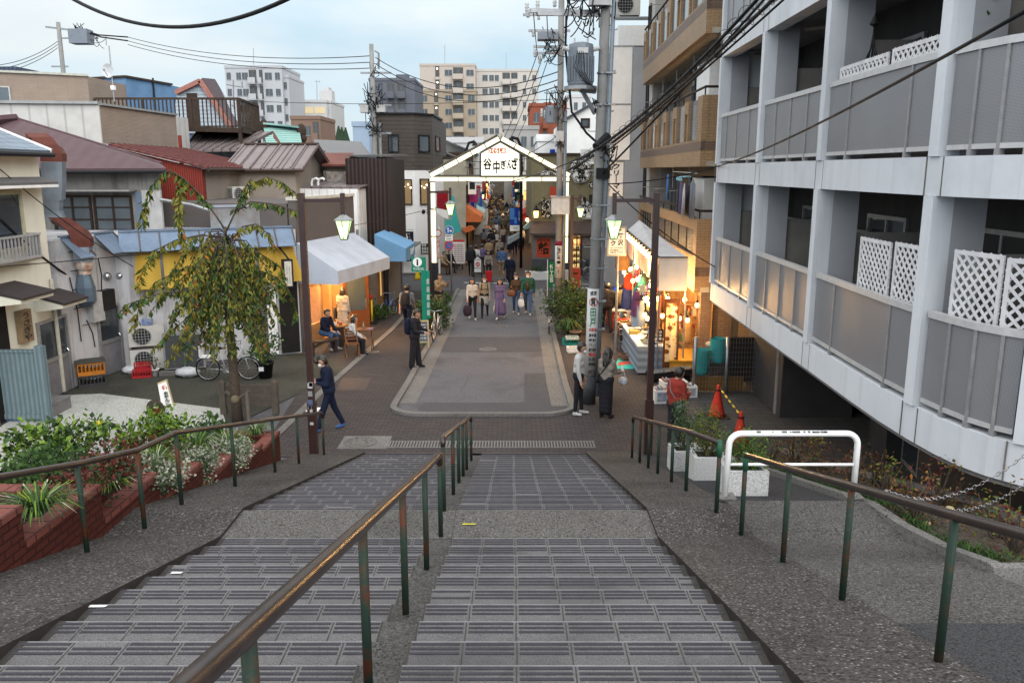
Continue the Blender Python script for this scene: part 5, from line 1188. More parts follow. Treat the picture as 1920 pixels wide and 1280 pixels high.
a_,b_=D(1088,308,yk-.1),D(1120,280,yk-.1);o=thing('shop_name_sign','white sign with brush lettering high on the olive shop','sign',a_);mb=MB();mb.box((a_.x,yk-.12,a_.z),(b_.x,yk-.04,b_.z));mb.build('panel',BOARD,o);txt('lettering','後藤',a_+V((.3,-.024,.15)),V((.6,0,0)),V((0,0,.42)),INK,o,.04)
def lantern(label,p,s=.36,grp='warm wall lanterns in the lane',on=6,name='wall_lantern'):
 o=thing(name,label,'lantern',p,0,grp);mb=MB();mb.lathe([(s*.32,0),(s*.42,s*.9)],(0,0,0),6);mb.build('glass',EM('lantern_glow',(1,.62,.22),5),o,local=True)
 mb=MB();mb.lathe([(s*.62,s*.9),(s*.4,s*1.15),(s*.12,s*1.6),(.01,s*1.9)],(0,0,0),6);mb.lathe([(s*.36,-s*.1),(s*.36,0)],(0,0,0),6)
 for k in range(6):a=2*PI*(k+.5)/6;mb.tube([(s*.33*math.cos(a),s*.33*math.sin(a),0),(s*.43*math.cos(a),s*.43*math.sin(a),s*.9)],s*.03,4)
 mb.build('lantern_cap',BLK,o,local=True);return o
p=D(1005,408,yk-.35);lantern('glowing black framed lantern on the olive shop wall',p,.4);lamp(p+V((0,-.35,.3)),14,(1,.6,.2))
# ---- shops along the lane
rg_=random.Random(11)
def lane_x(y):return-.0135*y
wallc=[('cream',(.42,.39,.31)),('grey',(.22,.22,.22)),('brown',(.15,.10,.07)),('white',(.52,.52,.5)),('dark timber',(.05,.035,.028)),('beige',(.33,.28,.21))]
awc=[('orange',(.60,.17,.06)),('dark grey',(.09,.10,.11)),('red',(.35,.04,.03)),('pale teal',(.36,.5,.47)),('cream',(.5,.46,.36)),('green',(.07,.2,.11)),('striped blue',(.12,.2,.36)),('grey blue',(.22,.27,.3))]
LG=[EM('lane_glow_%d'%i,c,s)for i,(c,s)in enumerate((((1,.55,.2),.8),((1,.72,.38),.7),((1,.45,.13),.9),((.95,.85,.62),.6)))]
for sd_ in(-1,1):
 y=53.4 if sd_<0 else 55.0;k=0
 while y<168:
  d=rg_.uniform(4.6,6.6);hgt=rg_.uniform(5.2,7.4);wn,wc=wallc[(k*2+(sd_>0))%6];an,ac=awc[(k*3+(2 if sd_>0 else 0))%8]
  xf0,xf1=lane_x(y)+sd_*2.25,lane_x(y+d)+sd_*2.25
  Wl=Wall((xf0,y),(xf1,y+d-.08));
  if Wl.n.x*sd_>0:Wl.n=-Wl.n
  o=thing('lane_shop','%s fronted lane shop with %s awning, %s from the gate, %s row'%(wn,an,('first second third fourth fifth sixth seventh eighth ninth tenth eleventh twelfth thirteenth fourteenth fifteenth sixteenth seventeenth eighteenth nineteenth twentieth twenty-first twenty-second twenty-third twenty-fourth twenty-fifth').split()[k],'left' if sd_<0 else 'right'),'shop',(xf0,y,0),group='shops along the lane')
  wm=M('lane_wall_'+wn.replace(' ','_'),wc,None,1.2,.85,stain=.3)
  mb=MB();Wl.box(mb,0,Wl.L,2.6,hgt,-6,0);Wl.box(mb,0,Wl.L,0,2.6,-6,-2.2);Wl.box(mb,0,.3,0,2.6,-2.2,0);Wl.box(mb,Wl.L-.3,Wl.L,0,2.6,-2.2,0);mb.build('wall',wm,o)
  mb=MB()
  if k%2:mb.prism([Wl.p(-.1,hgt,.3),Wl.p(Wl.L+.1,hgt,.3),Wl.p(Wl.L+.1,hgt+1.3,-3),Wl.p(-.1,hgt+1.3,-3)],(0,0,.12))
  else:Wl.box(mb,-.05,Wl.L+.05,hgt,hgt+.15,-6,.1)
  mb.build('roof',KAWA if k%2 else DBRN,o)
  for s in(.8,Wl.L-2.0):Wl.window(o,s,s+1.2,3.6,4.8,BROWNF,GLASS if rg_.random()<.6 else LG[1],.08,2)
  mb=MB();Wl.box(mb,.3,Wl.L-.3,.0,2.4,-2.15,-2.1);mb.build('lit_interior',LG[rg_.randrange(4)],o)
  mb=MB()
  for j in range(9):mb.mat(rg_.randrange(4));s=.4+(Wl.L-1.1)*j/8;Wl.box(mb,s,s+.45,0,.55+rg_.random()*.6,-1.4+rg_.random()*.5,-.2)
  mb.build('goods_counter',[WOOD,M('g1',(.5,.3,.1)),M('g2',(.1,.18,.1)),M('g3',(.55,.5,.42))],o)
  awning(Wl,.1,Wl.L-.1,3.3+rg_.random()*.3,2.75,rg_.uniform(.8,1.1),.3,M('awning_'+an.replace(' ','_'),ac,None,3,.8),o)
  if k<14:
   m=rg_.choice([M('sign_teal',(.1,.38,.35),None,4,.6),M('sign_red2',(.4,.05,.05),None,4,.6),BOARD,M('sign_mag',(.35,.04,.16),None,4,.6),EM('sign_lit',(1,.88,.6),.9)])
   z=rg_.uniform(3.6,4.2);mb=MB();Wl.box(mb,Wl.L*.5,Wl.L*.5+.12,z,z+rg_.uniform(.8,1.6),.1,.75);mb.build('hanging_sign',m,o)
  y+=d;k+=1
 lamp((lane_x(60)+sd_*1.6,60,2.4),150,(1,.55,.2));lamp((lane_x(85)+sd_*1.5,85,2.4),200,(1,.6,.25));lamp((lane_x(120),120,2.6),200,(1,.6,.25))
sgc=[('white',BOARD,0),('red',M('sg_red',(.38,.04,.03)),0),('lit cream',EM('sg_lit',(1,.85,.55),1.1),1),('teal',M('sg_teal',(.05,.3,.28)),0),('dark',BLK,0),('lit orange',EM('sg_or',(1,.5,.16),1.4),1),('blue',M('sg_blue',(.03,.09,.32)),0),('yellow',M('sg_yel',(.5,.36,.05)),0)]
nth='first second third fourth fifth sixth seventh eighth ninth tenth eleventh twelfth thirteenth fourteenth fifteenth sixteenth'.split()
for sd_ in(-1,1):
 for k in range(16):
  y=55+k*4.3+rg_.random()*2;cn,m,e=sgc[(k*3+(sd_>0)*5+k//8)%8];w,h_=rg_.uniform(.5,.9),rg_.uniform(.5,1.3);z=rg_.uniform(2.6,4.4);x=lane_x(y)+sd_*(2.2-w/2-.05)
  o=thing('hanging_shop_sign','%s hanging shop sign over the %s of the lane, %s from the gate'%(cn,'left' if sd_<0 else 'right',nth[k]),'sign',(x,y,z),0,'hanging shop signs of the lane');mb=MB();mb.box((-w/2,-.06,0),(w/2,.06,h_));mb.build('panel',m,o,local=True);mb=MB();mb.tube([(-w/2,0,h_+.06),(w/2+.2,0,h_+.06)],.025,5);mb.build('bracket',BLK,o,local=True)
 for k in range(14):
  y=54+k*4.6+rg_.random()*2;bulb('bare warm bulb under the %s awnings of the lane, %s from the gate'%('left' if sd_<0 else 'right',nth[k]),V((lane_x(y)+sd_*1.75,y,rg_.uniform(2.3,2.75))),.1,'bulbs under the lane awnings')
mb=MB();yE_=172;a=lane_x(yE_);mb.box((a-14,yE_,0),(a+14,yE_+8,7.5));tag(mb.build('lane_end_house',M('lane_end',(.12,.10,.09),(.2,.17,.13),.8,.8)),'dim building closing the far end of the lane','building')
for i,(u,v,y)in enumerate(((905,372,66),(912,350,80),(989,392,58),(984,358,70),(975,346,84),(901,360,74))):
 lantern(['small warm lantern at the left of the lane above the shoppers','warm lantern high on the left of the lane, farther back','bright lantern at the right of the lane above the blue banner','lantern on the right of the lane by the red cloth','tiny lantern high over the right of the lane','tiny lantern left of the lane under the gate beam'][i],D(u,v,y),.32)
def flag(name,label,cat,pts,y,m,th=.03,group=None):
 mb=MB();mb.prism([D(u,v,y)for u,v in pts],(0,th,0));o=mb.build(name,m);return tag(o,label,cat,group)
BLU1,BLU2=M('banner_blue',(.015,.05,.30),None,3,.8),M('banner_light_blue',(.07,.20,.48),None,3,.8)
def banner(label,u0,v0,u1,v1,y):
 a,b=D(u0,v1,y),D(u1,v0,y);w,h=b.x-a.x,b.z-a.z;o=thing('street_banner',label,'banner',(a.x,y,a.z),group='blue and white street banners')
 mb=MB();mb.box((a.x,y,a.z+h*.25),(b.x,y+.02,b.z));c=mb.build('cloth',BLU1,o);mb=MB();mb.box((a.x,y,a.z),(b.x,y+.02,a.z+h*.245));mb.build('hem',BOARD,c)
 mb=MB();mb.box((a.x,y-.004,a.z+h*.5),(a.x+w*.4,y-.001,b.z));mb.box((a.x+w*.4,y-.004,a.z+h*.32),(a.x+w*.62,y-.001,a.z+h*.6));mb.build('pattern',BLU2,c)
 t=txt('lettering','TOKYO 2020',V((a.x+w*.78,y,b.z-h*.12)),V((0,0,-h*.42)),V((w*.12,0,0)),BOARD,c,.02,depth=.006)
 mb=MB()
 for k,(dx,dz)in enumerate(((-1,.0),(0,0),(1,0),(-.5,-.45),(.5,-.45))):
  cx,cz,r=a.x+w*.5+dx*w*.17,a.z+h*.14+dz*w*.17,w*.075;mb.tube([(cx+r*math.cos(q*PI/6),y-.005,cz+r*math.sin(q*PI/6))for q in range(13)],.008,4)
 mb.build('ring_emblem',M('ring_grey',(.25,.25,.25),None,5,.7),c)
 mb=MB();mb.tube([(a.x-.05,y+.01,b.z+.02),(b.x+.05,y+.01,b.z+.02)],.02,6);mb.build('banner_rod',BLK,o)
banner('blue and white banner hanging at the left of the lane',877,377,893,410,58)
banner('large blue and white banner hanging from the black lamp post by the lane',956,390,977,433,50)
flag('red_curtain','deep red cloth hanging by the left gate post','cloth',[(819,358),(840,357),(840,394),(819,390)],44,M('curtain_red',(.25,.012,.02),None,4,.9))
flag('white_cloth','white cloth below the red cloth at the left gate post','cloth',[(819,391),(840,395),(841,411),(832,408),(819,400)],44,BOARD)
flag('teal_banner','large teal triangular shop banner left of the lane','banner',[(843,365),(851,369),(856,402),(865,432),(850,440),(834,436),(835,412),(846,412)],47.5,M('teal_cloth',(.06,.36,.34),(.05,.28,.27),3,.8),.3)
for i,(pts,c,y,lb)in enumerate((([(866,428),(884,424),(890,430),(872,437)],(.6,.16,.06),53,'orange awning flap over the left stall in the lane'),([(880,412),(898,409),(904,416),(893,428),(874,420)],(.13,.15,.17),56,'dark grey awning with a small emblem left of the lane'),([(893,395),(903,402),(901,412),(892,409)],(.55,.15,.1),61,'coral awning edge behind the dark grey awning'))):
 flag('awning_flap',lb,'awning',pts,y,M('flap_%d'%i,c,None,3,.8),.8)
for i,(pts,c,y,lb)in enumerate((([(952,448),(977,436),(977,444),(952,459)],(.25,.29,.3),49.5,'grey blue slanted awning by the black lamp post'),([(981,428),(996,413),(1000,423),(985,431)],(.42,.55,.5),54,'pale green lit awning right of the lane'))):
 flag('awning_flap',lb,'awning',pts,y,M('flapr_%d'%i,c,None,3,.8),1.2)
for i,(u0,v0,u1,v1,c,y,lb)in enumerate(((905,362,911,376,(.35,.03,.15),75,'magenta banner left of the lane far back'),(981,372,988,384,(.35,.03,.13),62,'magenta banner right of the lane'),(966,358,972,372,(.3,.04,.04),90,'small red banner hanging far down the lane'),(969,366,980,380,(.05,.14,.07),78,'dark green cloth hung right of the lane'),(903,414,914,422,(.5,.48,.42),57,'small white lit sign left of the lane'),(911,391,915,416,(.45,.43,.4),55,'tall narrow white sign on a pole in the lane'),(1031,280,1041,288,(.01,.05,.35),60,'bright blue sign above the gate beam'))):
 flag('lane_sign' if 'sign' in lb else 'lane_banner',lb,'sign' if 'sign' in lb else 'banner',[(u0,v0),(u1,v0),(u1,v1),(u0,v1)],y,M('ls_%d'%i,c,None,3,.8),.06)
 # ---- distant blocks
FG=M('far_glass',(.07,.085,.10),(.04,.05,.06),1,.15,bump=0);FGL=EM('far_lit',(1,.78,.45),.5,(.3,.25,.15))
def far(name,label,u0,u1,vt,y,dep,wall,floors,cols,vb=270,base=0,extra=None,fh=None,win=FG,cat='apartment block',balm=None,wz=.42):
 """cols: list of (f0, f1, kind) fractions of the width; kind w window, b balcony, s stair, l lit row"""
 a,b=D(u0,vt,y),D(u1,vt,y);o=thing(name,label,cat,(a.x,y,0));W_=b.x-a.x;zt=a.z
 mb=MB();mb.box((a.x,y,0),(b.x,y+dep,zt));mb.build('wall',wall,o)
 mb=MB();mb.box((a.x-.1,y-.12,zt),(b.x+.1,y+dep,zt+.5));mb.build('roof_parapet',wall,o)
 fh=fh or 3.0;protos={}
 for f in range(floors):
  z0=zt-(f+1)*fh+fh*.3
  for f0,f1,kd in cols:
   x0,x1=a.x+W_*f0,a.x+W_*f1;key=(round(x1-x0,2),kd)
   if key in protos:pr=protos[key];c=pr.copy();COL.objects.link(c);c.location=(x0-a.x,0,z0);c.parent=o;continue
   mb=MB();w=x1-x0
   if kd=='w':mb.mat(0).box((0,-.06,0),(w,.0,fh*wz));mb.mat(1).box((w*.48,-.09,0),(w*.52,-.061,fh*wz));mb.box((-.06,-.1,-.08),(w+.06,-.061,-.01));nm,ms='window',[win,ALU]
   elif kd=='l':mb.mat(0).box((0,-.06,0),(w,.0,fh*.4));nm,ms='window',[FGL]
   elif kd=='b':
    mb.mat(0).box((0,-1.1,-fh*.3),(w,0,-fh*.24));mb.box((0,-1.15,-fh*.24),(w,-1.05,fh*.1));mb.mat(1).box((0,-.05,-fh*.2),(w,0,fh*.6));mb.mat(2).box((w*.3,-.1,-fh*.2),(w*.7,-.06,fh*.5));nm,ms='balcony',[balm or wall,M('far_recess',(.10,.095,.09),None,2,.9),FG]
   else:mb.mat(0).box((0,-.4,-fh*.3),(w,0,-fh*.1));mb.mat(1).box((0,-.08,-fh*.1),(w,0,fh*.68));mb.mat(2).box((w*.35,-.2,fh*.45),(w*.65,-.1,fh*.55));nm,ms='stair_landing',[balm or wall,M('far_recess',(.1,.09,.09)),EM('far_lamp',(1,.9,.7),6)]
   pr=mb.build(nm,ms,None);pr.parent=o;pr.location=(x0-a.x,0,z0);protos[key]=pr
 if extra:
  for(e0,e1,ev,ed)in extra:
   p,q=D(e0,ev,y),D(e1,ev,y);mb=MB();mb.box((p.x,y+ed,zt+.3),(q.x,y+ed+3,p.z));mb.build('rooftop_box',wall,o)
 return o
FW1=M('far_pale',(.40,.41,.43),(.37,.38,.40),.1,.9);FW2=M('far_white',(.48,.48,.48),(.45,.45,.45),.1,.9);FBE=M('far_beige',(.30,.245,.185),(.275,.225,.17),.1,.9);FDG=M('far_slate',(.11,.12,.145),(.1,.105,.125),.1,.9);FOR=M('far_orange_brick',(.23,.075,.045),(.2,.065,.04),.2,.9);FBR=M('far_brown_brick',(.2,.13,.10),(.18,.12,.09),.2,.9)
far('white_apartments','pale grey stepped apartment block at upper left beyond the terrace house',421,528,128,165,14,FW1,9,[(.03,.1,'w'),(.2,.28,'w'),(.3,.4,'w'),(.42,.55,'b'),(.6,.66,'b'),(.7,.82,'w'),(.88,.96,'w')],extra=[(480,492,122,3),(444,452,125,4)])
far('white_apartments_wing','lower wing at the right of the pale grey apartment block',528,541,146,166,12,FW1,8,[(.2,.7,'w')])
far('rounded_white_block','small white block with a lit top floor and rooftop tank beside the pale apartments',546,620,193,180,14,FW2,5,[(.05,.3,'w'),(.34,.5,'b'),(.55,.75,'w'),(.8,.95,'w')],extra=[(594,618,168,2),(598,608,160,4)],fh=3.3)
far('lit_penthouse','lit glazed top storey on the small white block',547,612,192,178,3,FW2,1,[(.02,.3,'l'),(.34,.6,'l'),(.64,.95,'l')],fh=3.2,cat='penthouse')
far('brown_brick_block','low brown brick building below the small white block',545,600,224,120,10,FBR,3,[(.5,.66,'w'),(.75,.95,'b')],fh=3.2)
far('slate_apartments','dark slate apartment block behind the middle utility pole',692,777,152,150,14,FDG,8,[(.05,.18,'w'),(.4,.55,'b'),(.62,.8,'b')],extra=[(738,760,136,3)])
far('beige_apartments','large beige and cream apartment block behind the gate',783,893,172,195,16,FBE,9,[(.06,.16,'w'),(.28,.35,'s'),(.47,.58,'w'),(.6,.78,'b'),(.86,.97,'w')],balm=M('far_beige_light',(.42,.36,.28),None,.2,.9))
far('cream_penthouse','cream upper storeys of the large beige apartment block',787,891,124,195.6,14,M('far_cream',(.42,.37,.33),(.4,.35,.31),.1,.9),2,[(.28,.35,'s'),(.45,.58,'w'),(.6,.78,'b'),(.84,.97,'w')],extra=[(820,845,120,3)],cat='penthouse')
far('cream_apartments','tall off white apartment block to the right of the beige one',893,1010,134,200,16,M('far_offwhite',(.47,.44,.40),(.44,.41,.375),.1,.9),11,[(.1,.18,'w'),(.21,.28,'w'),(.3,.36,'w'),(.42,.54,'b'),(.56,.66,'b'),(.75,.8,'w'),(.9,.96,'w')],extra=[(905,920,128,3),(968,992,130,3)])
far('orange_brick_block','orange brick building left of the front pole transformer',993,1062,200,130,12,FOR,5,[(.12,.26,'w'),(.36,.5,'b'),(.7,.85,'w')],extra=[(1020,1036,190,2)],fh=3.3)
far('grey_low_block','grey low block with small windows above the right gate slope',945,1010,243,110,12,M('far_greylow',(.33,.32,.31),None,.3,.9),3,[(.5,.65,'w'),(.78,.92,'w')],fh=3.2)
far('pale_blue_shed','plain pale blue box building at the foot of the middle utility pole',661,692,237,90,8,M('far_blue',(.30,.38,.48),None,.3,.9),1,[],cat='shed')
far('white_rear_house','white house with a brick parapet glimpsed left of the gate slope',829,905,268,75,8,FW2,2,[(.2,.35,'w'),(.6,.8,'w')],cat='house')
far('white_long_house','long white house with a rooftop unit behind the sweet shop',1008,1062,265,62,8,WHT,2,[(.6,.75,'w')],cat='house')
mb=MB();q=[D(1050,250,55),D(1050,232,55),D(1120,192,55),D(1200,215,55),D(1200,330,55),D(1050,330,55)];mb.prism(q,(0,8,0));o=thing('white_gabled_house','white house with a slanted gable between the two utility poles','house',q[0]);mb.build('wall',WHT,o)
mb=MB();mb.beam(q[1]+V((0,-.1,.08)),q[2]+V((0,-.1,.08)),.3,.15);mb.beam(q[2]+V((0,-.1,.08)),q[3]+V((0,-.1,.08)),.3,.15);mb.build('roof_edge',DSLATE,o)
Wx=Wall(D(1050,250,55),D(1200,250,55));Wx.window(o,*Wx.rect(1089,222,1106,240),BROWNF,GLASSB,.1)
far('white_far_tower','small white block right of the orange brick building',1063,1108,183,150,10,FW2,4,[(.3,.45,'w'),(.65,.8,'w')])
for i,(u,v)in enumerate(((636,236),(642,238),(649,239))):
 c=D(u,270,140);mb=MB();z=ZV(140,v);mb.tube([(c.x,140,0),(c.x,140,z-1)],.3,5);o=thing('conifer','dark conifer far off between the white block and the middle pole','tree',c,group='far conifers');mb.build('trunk',DBRN,o);mb=MB();mb.lathe([(1.5,z-9),(1.6,z-6),(.9,z-3),(.1,z)],(c.x,140,0),9);mb.build('crown',M('conifer_green',(.03,.05,.03),(.02,.035,.02),3,.9),o)
for i,(u,v0,v1,y,lb)in enumerate(((475,90,128,168,'thin mast on the pale grey apartments'),(834,85,124,198,'thin mast on the beige apartments'),(949,100,134,203,'thin mast on the off white apartments'),(594,150,178,183,'antenna mast on the small white block'),(437,150,190,60,'thin brown mast with short arms behind the terrace'))):
 mb=MB();mb.tube([(D(u,v1,y).x,y,ZV(y,v1)-1),(D(u,v0,y).x,y,ZV(y,v0))],.06 if y>100 else .05,5)
 if i>2:x,z=D(u,v0,y).x,ZV(y,v0);mb.tube([(x-.5,y,z-.3),(x+.7,y,z-.5)],.04,5);mb.tube([(x+.6,y,z-.5),(x+.6,y,z-.1)],.05,5)
 tag(mb.build('antenna_mast',GREYM),lb,'antenna')
 # ---- utility poles
POLE=M('pole_concrete',(.26,.255,.25),(.2,.2,.195),3,.85,stain=.3,streak=.3);INS=M('insulator',(.5,.5,.5),None,6,.3)
def crossarm(mb,c,d,L,w=.08):d=V(d).normalized();mb.beam(c-d*L/2,c+d*L/2,w,w)
def pole(label,x,y,ztop,r0,r1,zb=0,m=None,lean=0):
 o=thing('utility_pole',label,'utility pole',(x,y,zb),group='utility poles');mb=MB();mb.tube([(x,y,zb),(x+lean*.5,y,(ztop+zb)/2),(x+lean,y,ztop)],[r0,(r0+r1)/2,r1],16);mb.build('shaft',m or POLE,o,True);return o
def tangle(mb,c,r,n,seed,th=.014):
 q=random.Random(seed)
 for k in range(n):
  a=c+V((q.uniform(-r,r),q.uniform(-r,r),q.uniform(-r,r)*1.4));b=c+V((q.uniform(-r,r),q.uniform(-r,r),q.uniform(-r,r)*1.4));m_=(a+b)/2-V((0,0,q.uniform(0,r)))
  mb.tube([a.lerp(m_,t).lerp(m_.lerp(b,t),t)for t in(0,.2,.4,.6,.8,1)],th,5)
pA=G(1105,756);xa_,ya_=pA.x,pA.y
o=pole('thick grey utility pole at front right carrying the large transformer',xa_,ya_,12.5,.135,.11,lean=.26)
mb=MB();mb.tube([(xa_+.18,ya_-.05,.2),(xa_+.42,ya_-.05,12)],.05,10);mb.build('conduit',M('conduit_blue_grey',(.22,.26,.3),None,4,.5,.2),o,True)
mb=MB()
for z in(1.9,2.6,3.4,4.1,4.9,5.6,6.3,7.2,7.9):dx_=.26*z/12.5;mb.lathe([(.142,z-.02),(.142,z+.02)],(xa_+dx_,ya_,0),14);mb.box((xa_+.05+dx_,ya_-.14,z-.02),(xa_+.29+dx_,ya_+.04,z+.02))
mb.build('strap_bands',GREYM,o)
mb=MB()
for k in range(16):z=3.0+k*.45;sx=1 if k%2 else-1;dx_=.26*z/12.5;mb.tube([(xa_+dx_+sx*.1,ya_,z),(xa_+dx_+sx*.28,ya_,z),(xa_+dx_+sx*.28,ya_,z+.03)],.012,5)
mb.build('step_bolt',GREYM,o)
tc_=D(1089,120,ya_-.1);TRF=M('transformer_paint',(.20,.225,.26),(.16,.18,.21),3,.45,.2,stain=.3)
mb=MB();mb.lathe([(.27,-.5),(.29,-.45),(.29,.34),(.27,.42),(.15,.46)],tc_,22)
for k in range(24):a=2*PI*k/24;mb.beam(tc_+V((.30*math.cos(a),.30*math.sin(a),-.4)),tc_+V((.30*math.cos(a),.30*math.sin(a),.16)),.02,.05)
tr=mb.build('transformer',TRF,o)
mb=MB();mb.lathe([(.38,-.58),(.38,-.5)],tc_,22);mb.beam(tc_+V((0,0,-.58)),V((xa_,ya_,tc_.z-.6)),.12,.1);mb.beam(tc_+V((0.05,0,-.6)),V((xa_,ya_,tc_.z-1.1)),.08,.08);mb.build('bracket',GREYM,tr)
mb=MB();mb.box(tc_+V((-.1,-.31,.2)),tc_+V((.14,-.27,.32)));mb.build('terminal_plate',INS,tr)
for s in(-1,1):mb=MB();mb.tube([tc_+V((s*.28,-.05,.3)),tc_+V((s*.42,-.08,.34))],.05,8);mb.build('bushing',INS,tr);mb=MB();mb.tube([tc_+V((s*.15,0,.44)),tc_+V((s*.15,0,.56))],.02,5);mb.build('lifting_lug',INS,tr)
mb=MB()
for k in range(4):
 a=tc_+V((-.1+k*.04,-.3,.25));b=tc_+V((-.18+k*.08,-.36,-.1-.04*k));c=tc_+V((.25+.03*k,-.2,-.52-.02*k));mb.tube([a,a.lerp(b,.5)+V((0,-.05,-.05)),b,b.lerp(c,.5)+V((0,-.05,-.08)),c],.009,6)
mb.build('transformer_leads',BLK,tr)
mb=MB();xd=V((1,.15,0))
crossarm(mb,D(1060,22,ya_),xd,1.6,.09);crossarm(mb,D(1085,28,ya_),xd,1.9,.07)
mb.build('cross_arm',GREYM,o)
for(u,v)in((988,15),(1008,10),(1008,22),(990,25),(1040,5)):
 c=D(u,v,ya_-.05);mb=MB();mb.lathe([(.02,-.1),(.05,-.07),(.03,-.03),(.055,.0),(.03,.04),(.05,.08),(.02,.11)],c,10);mb.build('insulator',INS,o,True)
mb=MB();tangle(mb,D(1090,22,ya_-.1),.42,26,1);tangle(mb,D(1130,10,ya_),.35,20,2);tangle(mb,D(1140,290,ya_-.1),.22,16,3);tangle(mb,D(1125,200,ya_),.2,10,4)
mb.tube([D(1062,30,ya_),D(1060,90,ya_),D(1066,150,ya_-.05),D(1072,210,ya_),D(1100,250,ya_),D(1122,270,ya_-.1)],.03,6)
mb.build('cable_tangle',BLK,o)
a,b=D(1106,5,ya_-.3),D(1146,-15,ya_-.3);mb=MB();mb.box((a.x,ya_-.3,a.z-.05),(b.x,ya_-.05,b.z+.5));mb.build('switch_box',M('grey_box',(.42,.42,.42)),o)
mb=MB();c=D(1132,265,ya_-.15);mb.tube([c+V((-.2,-.2,-.14)),c+V((.1,.05,.12))],.1,10);mb.build('splice_case',BLK,o);mb=MB();mb.box(D(1118,335,ya_-.2),D(1142,315,ya_));mb.build('terminal_box',BLK,o)
mb=MB();mb.tube([(xa_+.05,ya_,2.9),(xa_+.015,ya_,.75)],.147,18);wr=mb.build('advert_wrap',M('wrap_white',(.5,.5,.5),(.44,.44,.44),4,.6,stain=.3),o,True)
mb=MB();mb.tube([(xa_,ya_,.72),(xa_,ya_,.0)],.153,18);mb.build('base_wrap',M('wrap_dark',(.04,.045,.055),(.08,.08,.08),4,.6),o,True)
def poletext(s,z0,z1,w,m,par=wr,x=xa_+.03,y=ya_,r=.15):w*=.72;return txt('lettering',s,V((x-w/2,y-r,z0)),V((w,0,0)),V((0,0,z1-z0)),m,par,.02)
GRT,REDT2=M('sign_green',(.03,.2,.09),None,5,.7),M('sign_red3',(.5,.06,.04),None,5,.7)
poletext('質',2.5,2.68,.17,INK);mb=MB();mb.tube([(xa_+.04+.1*math.cos(q*PI/10),ya_-.155,2.59+.1*math.sin(q*PI/10))for q in range(21)],.008,4);mb.build('ring_mark',REDT2,wr)
poletext('田\n戸',1.98,2.44,.2,GRT);poletext('修理',2.74,2.86,.22,INK);poletext('駐車場',1.86,1.95,.24,REDT2)
for k,s in enumerate(('貴金属','時計','ブランド','高価買取','電話','03-3821','相談')):poletext(s,1.72-k*.12,1.81-k*.12,.25,REDT2 if k==4 else INK)
poletext('谷中三丁目',.78,.9,.26,INK)
pB=V((D(1047,500,33).x,33,0));xb_,yb_=pB.x,pB.y
o=pole('second concrete utility pole by the gate with many transformers and boxes',xb_,yb_,12.9,.135,.11)
mb=MB();mb.tube([(xb_+.2,yb_,0),(xb_+.2,yb_,8)],.07,8);mb.build('conduit',M('conduit_blue_grey',(.2,.2,.2)),o,True)
mb=MB();
for(u,v,L)in((1030,58,1.6),(1032,88,1.3),(1030,100,1.2),(1020,28,1.6)):crossarm(mb,D(u,v,yb_),(1,0,0),L,.09)
mb.build('cross_arm',GREYM,o)
a,b=D(1008,76,yb_),D(1046,62,yb_);mb=MB();mb.box((a.x,yb_-.3,a.z),(b.x,yb_+.3,b.z));mb.build('switch_box',TRF,o)
c=D(1034,215,yb_-.2);mb=MB();mb.lathe([(.24,-.33),(.25,-.3),(.25,.25),(.2,.33)],c,16);mb.build('transformer',TRF,o)
mb=MB();mb.box(D(1042,265,yb_-.3),D(1057,246,yb_-.15));mb.build('meter_box',M('pale_box',(.5,.52,.54),None,5,.5),o)
a,b=D(1034,402,yb_-.6),D(1068,370,yb_-.6);mb=MB();mb.box((a.x,yb_-.6,a.z),(b.x,yb_-.2,b.z));bx=mb.build('control_box',M('pale_box',(.5,.52,.54)),o);mb=MB();mb.box((a.x-.03,yb_-.64,b.z),(b.x+.03,yb_-.16,b.z+.05));mb.build('box_lid',STEEL,bx)
for(u,v)in((1003,100),(1010,30),(1000,62),(1012,112),(1040,100),(1022,215),(1016,212)):
 cc=D(u,v,yb_-.05);mb=MB();mb.lathe([(.03,-.15),(.07,-.1),(.04,-.04),(.08,.0),(.04,.06),(.07,.12),(.03,.16)],cc,10);mb.build('insulator',INS,o,True)
mb=MB();tangle(mb,D(1040,85,yb_),.5,26,7,.016);tangle(mb,D(1042,200,yb_-.1),.45,30,8,.016);tangle(mb,D(1052,180,yb_),.35,14,9,.016);tangle(mb,D(1050,270,yb_-.1),.25,12,10,.016);mb.build('cable_tangle',BLK,o)
mb=MB();mb.tube([(xb_,yb_-.0,ZV(yb_,455)),(xb_,yb_,ZV(yb_,520))],.145,14);wr2=mb.build('advert_wrap',M('wrap_white',(.5,.5,.5)),o,True)
mb=MB();mb.tube([(xb_,yb_,ZV(yb_,452)),(xb_,yb_,ZV(yb_,460))],.149,14);mb.build('wrap_top',M('wrap_maroon',(.2,.02,.05),None,5,.6),wr2,True)
poletext('猫\n雑\n貨',ZV(yb_,486),ZV(yb_,462),.2,INK,wr2,xb_,yb_,.152);poletext('猫のしっぽ',ZV(yb_,503),ZV(yb_,499),.3,REDT2,wr2,xb_,yb_,.152);poletext('↑',ZV(yb_,512),ZV(yb_,504),.12,INK,wr2,xb_,yb_,.152)
mb=MB();cz=ZV(yb_,491);mb.ball((xb_,yb_-.14,cz),(.08,.02,.07),10,6);mb.build('emblem',INK,wr2)
yM_=44.5;xm_=D(700,200,yM_).x
o=pole('tall concrete utility pole rising behind the slate box left of the gate',xm_,yM_,ZV(yM_,83),.16,.11)
mb=MB();mb.tube([(xm_+.3,yM_,0),(xm_+.3,yM_,ZV(yM_,230))],.08,8);mb.build('conduit',GREYM,o)
